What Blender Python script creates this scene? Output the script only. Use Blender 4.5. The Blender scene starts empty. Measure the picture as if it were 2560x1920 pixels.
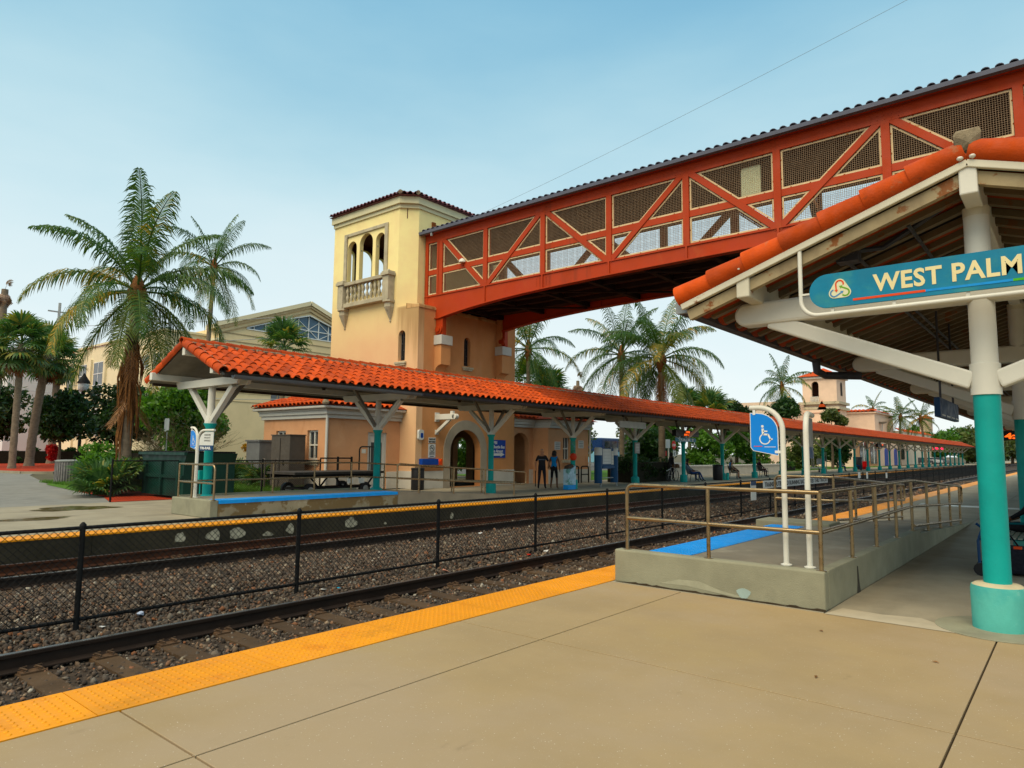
import bpy, bmesh, math, random
import numpy as np
from mathutils import Vector, Matrix
from mathutils.geometry import tessellate_polygon

S = bpy.context.scene
COL = S.collection
rnd = random.Random(7)
PI = math.pi

# ------------------------------------------------------------------ camera
cam_d = bpy.data.cameras.new('camera')
cam = bpy.data.objects.new('camera', cam_d)
COL.objects.link(cam)
cam_d.sensor_width = 36.0
cam_d.lens = 24.0
cam_d.clip_start = 0.1
cam_d.clip_end = 6000.0
_R = Vector((0.77114, 0.63659, 0.00995))
_F = Vector((-0.63423, 0.76673, 0.09944))
_F.normalize()
_U = _R.cross(_F).normalized()
_R = _F.cross(_U).normalized()
cam.matrix_world = Matrix(((_R.x, _U.x, -_F.x, 0.0), (_R.y, _U.y, -_F.y, 0.0), (_R.z, _U.z, -_F.z, 1.597), (0, 0, 0, 1)))
S.camera = cam

# ------------------------------------------------------------------ sky, sun, exposure
SUN_EL = math.radians(56)
SUN_AZ = math.radians(172)          # measured from +Y, towards +X
world = bpy.data.worlds.new('World')
S.world = world
world.use_nodes = True
wn, wl = world.node_tree.nodes, world.node_tree.links
wn.clear()
w_out = wn.new('ShaderNodeOutputWorld')
w_bg = wn.new('ShaderNodeBackground')
w_sky = wn.new('ShaderNodeTexSky')
w_sky.sky_type = 'NISHITA'
w_sky.sun_disc = False
w_sky.sun_elevation = SUN_EL
w_sky.sun_rotation = SUN_AZ
w_sky.altitude = 0
w_sky.air_density = 1.0
w_sky.dust_density = 1.6
w_sky.ozone_density = 1.5
w_bg.inputs['Strength'].default_value = 0.15
# thin high cloud veil, denser towards the horizon
w_tc = wn.new('ShaderNodeTexCoord')
w_sep = wn.new('ShaderNodeSeparateXYZ')
wl.new(w_tc.outputs['Generated'], w_sep.inputs[0])
w_map = wn.new('ShaderNodeMapping')
w_map.inputs['Scale'].default_value = (1.0, 1.0, 3.2)
wl.new(w_tc.outputs['Generated'], w_map.inputs[0])
w_noi = wn.new('ShaderNodeTexNoise')
w_noi.inputs['Scale'].default_value = 2.2
w_noi.inputs['Detail'].default_value = 6
wl.new(w_map.outputs[0], w_noi.inputs['Vector'])
w_nr = wn.new('ShaderNodeMapRange')
w_nr.inputs[1].default_value = 0.3
w_nr.inputs[2].default_value = 0.7
w_nr.inputs[3].default_value = -0.045
w_nr.inputs[4].default_value = 0.045
wl.new(w_noi.outputs['Fac'], w_nr.inputs[0])
w_add = wn.new('ShaderNodeMath')
w_add.operation = 'ADD'
w_add.use_clamp = True
wl.new(w_sep.outputs[2], w_add.inputs[0])
wl.new(w_nr.outputs[0], w_add.inputs[1])
w_veil = wn.new('ShaderNodeValToRGB')         # overcast veil: white at the horizon, cyan overhead
w_veil.color_ramp.interpolation = 'B_SPLINE'
_els = [(0.0, (.90, .95, .94)), (.14, (.82, .91, .91)), (.30, (.63, .815, .86)), (.42, (.455, .705, .79)), (.56, (.225, .51, .69)), (.75, (.17, .42, .62)), (1.0, (.13, .36, .56))]
w_veil.color_ramp.elements[0].position = _els[0][0]
w_veil.color_ramp.elements[0].color = _els[0][1] + (1,)
w_veil.color_ramp.elements[1].position = _els[-1][0]
w_veil.color_ramp.elements[1].color = _els[-1][1] + (1,)
for _p, _c in _els[1:-1]:
    _e = w_veil.color_ramp.elements.new(_p)
    _e.color = _c + (1,)
wl.new(w_add.outputs[0], w_veil.inputs[0])
w_gain = wn.new('ShaderNodeMix')
w_gain.data_type = 'RGBA'
w_gain.blend_type = 'MULTIPLY'
w_gain.clamp_result = False
w_gain.inputs[0].default_value = 1.0
w_gain.inputs[7].default_value = (7.2, 7.2, 7.2, 1)
wl.new(w_veil.outputs[0], w_gain.inputs[6])
w_mix = wn.new('ShaderNodeMix')
w_mix.data_type = 'RGBA'
w_mix.inputs[0].default_value = 0.90
wl.new(w_sky.outputs[0], w_mix.inputs[6])
wl.new(w_gain.outputs[2], w_mix.inputs[7])
wl.new(w_mix.outputs[2], w_bg.inputs['Color'])
wl.new(w_bg.outputs[0], w_out.inputs[0])

sun_d = bpy.data.lights.new('sun', 'SUN')
sun_d.energy = 4.0
sun_d.angle = math.radians(55)
sun_d.color = (1.0, 0.84, 0.58)
sun = bpy.data.objects.new('sun', sun_d)
COL.objects.link(sun)
_sd = Vector((math.sin(SUN_AZ) * math.cos(SUN_EL), math.cos(SUN_AZ) * math.cos(SUN_EL), math.sin(SUN_EL)))
sun.rotation_euler = (-_sd).to_track_quat('-Z', 'Y').to_euler()
sun.location = _sd * 80

S.view_settings.view_transform = 'Standard'
S.view_settings.look = 'None'
S.view_settings.gamma = 1.0
S.view_settings.exposure = 0.0
S.view_settings.use_curve_mapping = False
S.cycles.max_bounces = 6
S.cycles.diffuse_bounces = 2
S.cycles.transparent_max_bounces = 8

# ------------------------------------------------------------------ materials
MATS = {}

def nd(t, typ, **kw):
    n = t.nodes.new(typ)
    for k, v in kw.items():
        setattr(n, k, v)
    return n

def mixc(t, fac, a, b, blend='MIX'):
    m = t.nodes.new('ShaderNodeMix')
    m.data_type = 'RGBA'
    m.blend_type = blend
    for sock, val in ((m.inputs[0], fac), (m.inputs[6], a), (m.inputs[7], b)):
        if isinstance(val, (int, float)):
            sock.default_value = val
        elif isinstance(val, tuple):
            sock.default_value = val if len(val) == 4 else val + (1,)
        else:
            t.links.new(val, sock)
    return m.outputs[2]

def noise(t, vec, scale, detail=4, rough=.55):
    n = t.nodes.new('ShaderNodeTexNoise')
    n.inputs['Scale'].default_value = scale
    n.inputs['Detail'].default_value = detail
    n.inputs['Roughness'].default_value = rough
    if vec is not None:
        t.links.new(vec, n.inputs['Vector'])
    return n.outputs['Fac']

def ramp(t, x, a, b, c=0.0, d=1.0, smooth=True):
    m = t.nodes.new('ShaderNodeMapRange')
    if smooth:
        m.interpolation_type = 'SMOOTHSTEP'
    m.inputs[1].default_value, m.inputs[2].default_value = a, b
    m.inputs[3].default_value, m.inputs[4].default_value = c, d
    t.links.new(x, m.inputs[0])
    return m.outputs[0]

def math1(t, op, a, b=None):
    m = t.nodes.new('ShaderNodeMath')
    m.operation = op
    m.use_clamp = False
    for i, v in enumerate((a, b)):
        if v is None:
            continue
        if isinstance(v, (int, float)):
            m.inputs[i].default_value = v
        else:
            t.links.new(v, m.inputs[i])
    return m.outputs[0]

def scaled(t, vec, s):
    m = t.nodes.new('ShaderNodeMapping')
    m.inputs['Scale'].default_value = s
    t.links.new(vec, m.inputs[0])
    return m.outputs[0]

def grade(c, g=.86, k=1.16):
    l = .3 * c[0] + .55 * c[1] + .15 * c[2]
    return tuple(max(0.0, min(1.0, (l + (x - l) * k) * g)) for x in c[:3])

def mat(name, col, rough=.6, var=.12, scale=2.5, bump=0.0, bscale=60, metal=0.0, spec=.28, rand=0.0,
        stains=(), speck=None, island=0.0, streak=None, emit=None):
    """col linear RGB. stains: (colour, scale, lo, hi, amount, stretch). streak: vertical run marks."""
    if name in MATS:
        return MATS[name]
    m = bpy.data.materials.new(name)
    m.use_nodes = True
    t = m.node_tree
    bs = t.nodes['Principled BSDF']
    geo = nd(t, 'ShaderNodeNewGeometry')
    pos = geo.outputs['Position']
    col = grade(col)
    dark = tuple(x * (1 - var) for x in col) + (1,)
    lite = tuple(min(1, x * (1 + var)) for x in col) + (1,)
    out = mixc(t, ramp(t, noise(t, pos, scale, 6, .6), .3, .7), dark, lite)
    if rand:
        oi = nd(t, 'ShaderNodeObjectInfo')
        r = ramp(t, oi.outputs['Random'], 0, 1, 1 - rand, 1 + rand, False)
        out = mixc(t, 1.0, out, _gray(t, r), 'MULTIPLY')
    if island:
        r = ramp(t, geo.outputs['Random Per Island'], 0, 1, 1 - island, 1 + island, False)
        out = mixc(t, 1.0, out, _gray(t, r), 'MULTIPLY')
    for (sc, ss, lo, hi, am, st) in stains:
        f = ramp(t, noise(t, scaled(t, pos, st), ss, 6, .62), lo, hi, 0, am)
        out = mixc(t, f, out, grade(sc))
    if streak:
        sc, ss, lo, hi, am = streak
        f = ramp(t, noise(t, scaled(t, pos, (1, 1, .06)), ss, 5, .6), lo, hi, 0, am)
        out = mixc(t, f, out, grade(sc))
    if speck:
        for (sc, ss, lo, hi, am) in speck:
            v = nd(t, 'ShaderNodeTexVoronoi')
            v.inputs['Scale'].default_value = ss
            t.links.new(pos, v.inputs['Vector'])
            f = ramp(t, v.outputs['Distance'], lo, hi, am, 0)
            out = mixc(t, f, out, tuple(sc))
    t.links.new(out, bs.inputs['Base Color'])
    rr = ramp(t, noise(t, pos, scale * 2.3, 4), .3, .7, max(0.05, rough - .12), min(1, rough + .12))
    t.links.new(rr, bs.inputs['Roughness'])
    bs.inputs['Metallic'].default_value = metal
    bs.inputs['Specular IOR Level'].default_value = spec
    if bump:
        b = nd(t, 'ShaderNodeBump')
        b.inputs['Strength'].default_value = min(1, bump)
        b.inputs['Distance'].default_value = .02
        t.links.new(noise(t, pos, bscale, 5, .6), b.inputs['Height'])
        t.links.new(b.outputs[0], bs.inputs['Normal'])
    if emit:
        bs.inputs['Emission Color'].default_value = tuple(emit[0]) + (1,)
        bs.inputs['Emission Strength'].default_value = emit[1]
    MATS[name] = m
    return m

def _gray(t, x):
    n = t.nodes.new('ShaderNodeCombineColor')
    for i in range(3):
        t.links.new(x, n.inputs[i])
    return n.outputs[0]

def leafmat(name, a, b, tip=None, trans=.35, rough=.45, rand=.25):
    if name in MATS:
        return MATS[name]
    m = bpy.data.materials.new(name)
    m.use_nodes = True
    t = m.node_tree
    bs = t.nodes['Principled BSDF']
    geo = nd(t, 'ShaderNodeNewGeometry')
    oi = nd(t, 'ShaderNodeObjectInfo')
    f = math1(t, 'ADD', math1(t, 'MULTIPLY', geo.outputs['Random Per Island'], .6),
              math1(t, 'MULTIPLY', noise(t, geo.outputs['Position'], 1.1, 3), .45))
    col = mixc(t, ramp(t, f, .15, .9), tuple(a), tuple(b))
    if tip:
        f2 = ramp(t, math1(t, 'ADD', math1(t, 'MULTIPLY', geo.outputs['Random Per Island'], .5),
                           math1(t, 'MULTIPLY', oi.outputs['Random'], .6)), .72, 1.0)
        col = mixc(t, f2, col, tuple(tip))
    r = ramp(t, oi.outputs['Random'], 0, 1, 1 - rand, 1 + rand, False)
    col = mixc(t, 1.0, col, _gray(t, r), 'MULTIPLY')
    t.links.new(col, bs.inputs['Base Color'])
    bs.inputs['Roughness'].default_value = rough
    bs.inputs['Specular IOR Level'].default_value = .35
    tr = nd(t, 'ShaderNodeBsdfTranslucent')
    br = mixc(t, 1.0, col, (1.5, 1.5, .7, 1), 'MULTIPLY')
    t.links.new(br, tr.inputs[0])
    mx = nd(t, 'ShaderNodeMixShader')
    mx.inputs[0].default_value = trans
    t.links.new(bs.outputs[0], mx.inputs[1])
    t.links.new(tr.outputs[0], mx.inputs[2])
    t.links.new(mx.outputs[0], t.nodes['Material Output'].inputs[0])
    MATS[name] = m
    return m

def glassmat(name, col, rough=.08):
    m = mat(name, col, rough, .05, 1, spec=.9)
    return m

RUST = (.22, .07, .02)
M_conc = mat('tan exposed aggregate concrete', (.380, .280, .160), .82, .07, .9, .25, 240,
             stains=[((.405, .310, .210), .28, .42, .62, .75, (1, 1, 1)), ((.365, .270, .130), .45, .52, .75, .6, (1, 1, 1)), ((.27, .20, .115), 1.1, .60, .80, .35, (1, 1, 1)),
                     ((.20, .15, .09), 3.1, .66, .78, .45, (1, .5, 1)), ((.20, .15, .09), .7, .62, .72, .30, (1, .25, 1))],
             speck=[((.72, .66, .55), 26, .05, .10, .75), ((.66, .60, .50), 55, .05, .12, .5), ((.20, .15, .09), 48, .05, .10, .5)])
M_concw = mat('pale walkway concrete', (.33, .29, .215), .85, .12, 1.2, .2, 160,
              stains=[((.19, .165, .12), .8, .5, .72, .6, (1, .4, 1))], speck=[((.5, .46, .38), 40, .05, .1, .35)])
M_ramp = mat('gray ramp concrete', (.285, .275, .20), .88, .12, 2.0, .3, 90,
             stains=[((.15, .14, .105), 1.6, .55, .75, .5, (1, 1, .6)), ((.38, .36, .27), 3.2, .6, .72, .35, (1, 1, 1))])
M_rampdeck = mat('ramp deck concrete', (.27, .235, .18), .85, .12, 1.3, .2, 120,
                 stains=[((.38, .345, .27), 1.0, .55, .66, .7, (1, .6, 1)), ((.17, .15, .115), 1.9, .6, .75, .5, (1, 1, 1))])
M_oldconc = mat('stained old concrete', (.30, .26, .18), .9, .2, 1.5, .3, 60,
                stains=[((.16, .105, .045), 1.7, .48, .53, .85, (1, 1, 1.2)), ((.46, .41, .31), 3.0, .6, .66, .6, (1, 1, 1))])
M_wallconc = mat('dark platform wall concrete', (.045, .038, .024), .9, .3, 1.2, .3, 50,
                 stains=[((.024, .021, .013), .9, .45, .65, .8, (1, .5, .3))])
M_wallpatch = mat('lime washed wall patch', (.44, .41, .31), .9, .3, 5)
M_seam = mat('joint filler', (.045, .032, .018), .9, .2, 8)
M_yellow = mat('yellow tactile paving', (.80, .33, .008), .55, .06, 2.0, .06, 120,
               stains=[((.60, .21, .006), 3.0, .52, .72, .6, (1, 1, 1)), ((.34, .16, .03), 2.2, .58, .76, .5, (1, .4, 1)), ((.16, .10, .04), 8.0, .66, .76, .45, (1, 1, 1))], rand=.07)
M_blue = mat('blue tactile paving', (.012, .32, .82), .55, .06, 3, .05, 100,
             stains=[((.03, .20, .45), 2.4, .52, .72, .6, (1, 1, 1)), ((.18, .30, .42), 6.0, .62, .74, .5, (1, 1, 1))])
M_white = mat('white paint', (.74, .72, .64), .5, .05, 1.5, .05, 60,
              stains=[((.50, .44, .32), 2.0, .62, .85, .35, (1, 1, .5))])
M_whiterust = mat('rusting white paint', (.66, .62, .50), .55, .07, 2, .08, 60,
                  stains=[(RUST, 3.1, .63, .69, .85, (1, 1, 1)), ((.42, .33, .2), 1.2, .55, .75, .4, (1, 1, 1))])
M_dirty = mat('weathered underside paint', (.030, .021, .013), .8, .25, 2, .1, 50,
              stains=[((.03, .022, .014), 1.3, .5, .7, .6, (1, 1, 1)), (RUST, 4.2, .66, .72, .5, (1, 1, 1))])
M_teal = mat('teal paint', (.0, .33, .30), .5, .10, 1.6, .10, 40, stains=[((.0, .21, .25), 1.1, .5, .75, .6, (1, 1, .6)), ((.10, .36, .33), 5.0, .64, .70, .5, (1, 1, .5)), ((.03, .10, .09), 8.0, .69, .74, .7, (1, 1, 1))])
M_tealbase = mat('faded teal paint', (.13, .45, .39), .6, .10, 2.5, .15, 40, stains=[((.05, .33, .33), 2, .5, .7, .6, (1, 1, 1)), ((.25, .50, .44), 5, .62, .7, .5, (1, 1, 1)), ((.06, .13, .11), 7, .68, .74, .7, (1, 1, 1))])
M_tile = mat('orange clay roof tile', (.42, .070, .017), .8, .16, 3.5, .3, 40, rand=.26, island=.22,
             stains=[((.30, .040, .011), 2.6, .58, .74, .5, (1, 1, 1)), ((.30, .19, .11), 5.5, .62, .74, .5, (1, 1, 1)), ((.13, .045, .02), 9.0, .60, .74, .55, (1, 1, 1))])
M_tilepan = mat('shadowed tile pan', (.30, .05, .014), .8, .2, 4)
M_mortar = mat('gray roof mortar', (.28, .23, .16), .95, .3, 9, .5, 40)
M_purptile = mat('weathered gray roof tile', (.20, .085, .10), .75, .2, 4, .1, 60, rand=.15)
M_grayeave = mat('gray blue painted tile', (.12, .115, .15), .6, .12, 4, .1, 60, rand=.12)
M_gutter = mat('gray gutter metal', (.16, .165, .17), .5, .1, 3)
M_dgutter = mat('dark gutter metal', (.055, .055, .065), .5, .1, 3)
M_red = mat('red oxide paint', (.43, .060, .016), .6, .07, .8, .05, 50,
            stains=[((.39, .042, .010), .8, .5, .75, .6, (1, 1, 1)), ((.46, .10, .035), 2.2, .58, .75, .5, (1, 1, .4))], streak=((.22, .040, .014), 1.7, .60, .74, .55))
M_cream = mat('cream screen frame', (.72, .55, .34), .6, .08, 4, stains=[((.42, .17, .03), 4.6, .62, .68, .8, (1, 1, 1))])
M_wire = mat('screen wire', (.36, .25, .165), .6, .1, 4)
M_inner = mat('brown bridge interior', (.085, .045, .028), .8, .15, 2)
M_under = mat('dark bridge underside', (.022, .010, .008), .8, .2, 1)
M_board = mat('pale board', (.70, .72, .48), .6, .04, 2)
M_stone = mat('weathered cast stone', (.50, .44, .32), .9, .15, 3, .3, 50,
              stains=[((.12, .10, .07), 2.2, .55, .72, .75, (1, 1, .7))])
M_stucco = None
M_peach = mat('peach stucco', (.66, .355, .20), .9, .05, 1.5, .25, 120,
              stains=[((.55, .25, .12), 1.3, .60, .68, .5, (1, 1, .35)), ((.72, .44, .27), .8, .5, .7, .5, (1, 1, 1))],
              streak=((.48, .20, .09), 1.6, .62, .75, .4))
M_pink = mat('pale pink stucco', (.80, .60, .46), .9, .06, 1, .2, 60)
M_wainscot = mat('off white base paint', (.66, .62, .54), .8, .06, 2, .15, 70, stains=[((.42, .36, .27), 2.5, .6, .75, .5, (1, 1, .6))])
M_trim = mat('off white trim', (.62, .60, .54), .7, .06, 2, .05, 50)
M_dark = mat('black paint', (.010, .010, .010), .7, .2, 5, spec=.15)
M_black = mat('black plastic', (.016, .016, .018), .45, .2, 5)
M_void = mat('dark doorway paint', (.03, .019, .013), .9, .2, 2)
M_glassd = glassmat('dark window glass', (.022, .032, .040))
M_glassb = glassmat('blue window glass', (.06, .12, .19))
M_rail = mat('brown rail steel', (.020, .012, .008), .65, .25, 3, .1, 60, stains=[((.05, .018, .007), 1.8, .55, .7, .6, (1, .2, 1))])
M_railred = mat('rusty red rail steel', (.060, .020, .008), .7, .25, 3, .1, 60)
M_railtop = mat('worn rail head', (.17, .165, .16), .3, .1, 4, metal=.7)
M_tie = mat('weathered timber tie', (.075, .046, .025), .9, .2, 3, .4, 30, rand=.2)
M_ballastbed = mat('ballast bed', (.052, .036, .024), .95, .4, 14, .9, 26)
M_rock = bpy.data.materials.new('ballast stone'); M_rock.use_nodes = True
_t = M_rock.node_tree; _b = _t.nodes['Principled BSDF']; _g = nd(_t, 'ShaderNodeNewGeometry')
_r = nd(_t, 'ShaderNodeValToRGB'); _r.color_ramp.interpolation = 'LINEAR'
_cols = [(.0, (.030, .022, .017)), (.25, (.060, .042, .030)), (.45, (.095, .062, .040)), (.6, (.085, .075, .062)), (.75, (.15, .095, .055)), (.86, (.17, .150, .12)), (.93, (.24, .085, .028)), (.975, (.30, .24, .16)), (1.0, (.42, .38, .31))]
_r.color_ramp.elements[0].color = _cols[0][1] + (1,); _r.color_ramp.elements[1].color = _cols[-1][1] + (1,)
for _p, _c in _cols[1:-1]:
    _e = _r.color_ramp.elements.new(_p); _e.color = _c + (1,)
_t.links.new(_g.outputs['Random Per Island'], _r.inputs[0])
_o = mixc(_t, ramp(_t, noise(_t, _g.outputs['Position'], 60, 4), .3, .7, 0, .5), _r.outputs[0], (.05, .035, .025, 1))
_t.links.new(_o, _b.inputs['Base Color']); _b.inputs['Roughness'].default_value = .85; _b.inputs['Specular IOR Level'].default_value = .3
M_steel = mat('bronze stainless rail', (.34, .255, .155), .34, .10, 6, metal=.9, stains=[((.30, .17, .06), 4.5, .6, .72, .6, (1, 1, 1))])
M_galv = mat('galvanised steel', (.38, .39, .38), .5, .1, 6, metal=.4)
M_signblue = mat('blue sign face', (.0, .23, .70), .4, .04, 2)
M_signteal = mat('teal blue sign face', (.0, .19, .31), .45, .10, 3, stains=[((.06, .27, .27), 1.9, .52, .68, .7, (1, 1, 1))])
M_navy = mat('navy sign face', (.008, .045, .13), .45, .08, 3)
M_royal = mat('royal blue sign face', (.005, .06, .33), .45, .06, 3)
M_letter = mat('cream lettering', (.80, .69, .40), .5, .03, 4)
M_letterw = mat('white lettering', (.80, .80, .77), .5, .03, 4)
M_letterk = mat('black lettering', (.02, .02, .02), .5, .03, 4)
M_stripr = mat('orange red stripe', (.70, .09, .012), .5, .03, 4)
M_stripb = mat('blue stripe', (.0, .26, .62), .5, .1, 9)
M_stripg = mat('green stripe', (.09, .40, .03), .5, .03, 4)
M_signwhite = mat('white sign face', (.68, .69, .66), .5, .04, 3)
M_signgray = mat('gray sign back', (.27, .27, .25), .5, .06, 3)
M_stopred = mat('stop sign red', (.62, .012, .02), .45, .04, 3)
M_dump = mat('dark green steel', (.006, .036, .026), .5, .2, 1.5, .05, 30)
M_asphalt = mat('gray asphalt path', (.235, .225, .20), .9, .12, 1.2, .2, 120, stains=[((.15, .145, .13), .5, .5, .75, .5, (1, 1, 1))])
M_mulch = mat('red mulch', (.36, .045, .014), .95, .35, 9, .8, 45)
M_grass = mat('grass ground', (.075, .16, .018), .95, .35, 5, .6, 60)
M_earth = mat('earth ground', (.10, .085, .05), .95, .3, .2, .3, 20)
M_road = mat('street asphalt', (.11, .108, .10), .9, .15, .6)
M_trunk = mat('palm trunk bark', (.21, .165, .12), .9, .2, 5, .5, 30, stains=[((.11, .085, .06), 3, .5, .7, .6, (1, 1, 5))])
M_bark = mat('tree bark', (.10, .075, .05), .9, .25, 5, .5, 30)
M_fibre = mat('brown palm fibre', (.17, .075, .028), .95, .35, 6, .6, 40)
M_palm = leafmat('coconut frond green', (.030, .085, .018), (.080, .155, .022), (.30, .20, .02))
M_palm2 = leafmat('yellowing coconut frond', (.06, .12, .016), (.17, .20, .02), (.42, .24, .02))
M_fan = leafmat('fan palm green', (.028, .085, .022), (.085, .175, .045), (.20, .18, .03))
M_dead = leafmat('dead brown frond', (.16, .065, .022), (.32, .15, .05), None, .25)
M_deadgray = leafmat('dry gray frond', (.20, .13, .10), (.34, .22, .14), None, .25)
M_leaf = leafmat('broad leaf dark green', (.010, .034, .009), (.035, .085, .014), None, .3)
M_leafb = leafmat('broad leaf bright green', (.030, .10, .010), (.11, .24, .018), None, .35)
M_leafo = leafmat('broad leaf olive green', (.040, .070, .016), (.12, .15, .03), None, .3)
M_leafred = leafmat('red leaf', (.40, .008, .012), (.75, .03, .02), None, .3)
M_leafyel = leafmat('yellow croton leaf', (.55, .22, .01), (.80, .45, .02), None, .3)
M_blade = leafmat('grass blade green', (.04, .12, .010), (.11, .24, .02), None, .3)
M_beige = mat('cream office stucco', (.86, .68, .42), .9, .05, .5, .1, 20, stains=[((.56, .42, .23), .35, .58, .8, .5, (1, 1, .2))])
M_beigew = mat('pale office stucco', (.86, .75, .52), .9, .05, .5, .1, 20)
M_groove = mat('shadow groove paint', (.40, .31, .19), .9, .1, 2)
M_skind = mat('brown skin', (.16, .075, .042), .6, .08, 8)
M_skinl = mat('tan skin', (.46, .24, .15), .6, .08, 8)
M_hairk = mat('black hair', (.010, .008, .007), .6, .2, 30)
M_hairg = mat('gray hair', (.25, .23, .21), .7, .2, 30)
M_cloth = {}

def cloth(name, c):
    return mat(name + ' cloth', c, .9, .12, 12, .2, 90)
# ------------------------------------------------------------------ object helpers
WL = {}

def tag(o, label=None, cat=None, group=None, kind=None):
    if label: o['label'] = label
    if cat: o['category'] = cat
    if group: o['group'] = group
    if kind: o['kind'] = kind
    return o

def thing(name, label, cat, loc=(0, 0, 0), group=None, rz=0.0):
    o = bpy.data.objects.new(name, None)
    o.empty_display_size = .2
    COL.objects.link(o)
    o.location = loc
    o.rotation_euler = (0, 0, rz)
    WL[o] = Vector(loc)
    return tag(o, label, cat, group)

def put(name, mesh, parent=None, loc=(0, 0, 0), rot=(0, 0, 0), scale=(1, 1, 1), world=True, kind=None, label=None):
    """another object on an existing mesh; loc is a world location unless world=False"""
    o = bpy.data.objects.new(name, mesh)
    COL.objects.link(o)
    l = Vector(loc)
    WL[o] = l.copy()
    if parent is not None:
        o.parent = parent
        if world:
            l = l - WL.get(parent, Vector((0, 0, 0)))
    o.location = l
    o.rotation_euler = rot
    o.scale = scale
    if kind: o['kind'] = kind
    if label: o['label'] = label
    return o

def copy_tree(o, delta, parent=None, label=None):
    c = o.copy()
    COL.objects.link(c)
    WL[c] = WL.get(o, Vector((0, 0, 0))) + (Vector(delta) if parent is None else Vector((0, 0, 0)))
    if parent is None:
        c.location = o.location + Vector(delta)
    else:
        c.parent = parent
    if label: c['label'] = label
    for ch in list(o.children):
        copy_tree(ch, delta, c)
    return c

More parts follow.
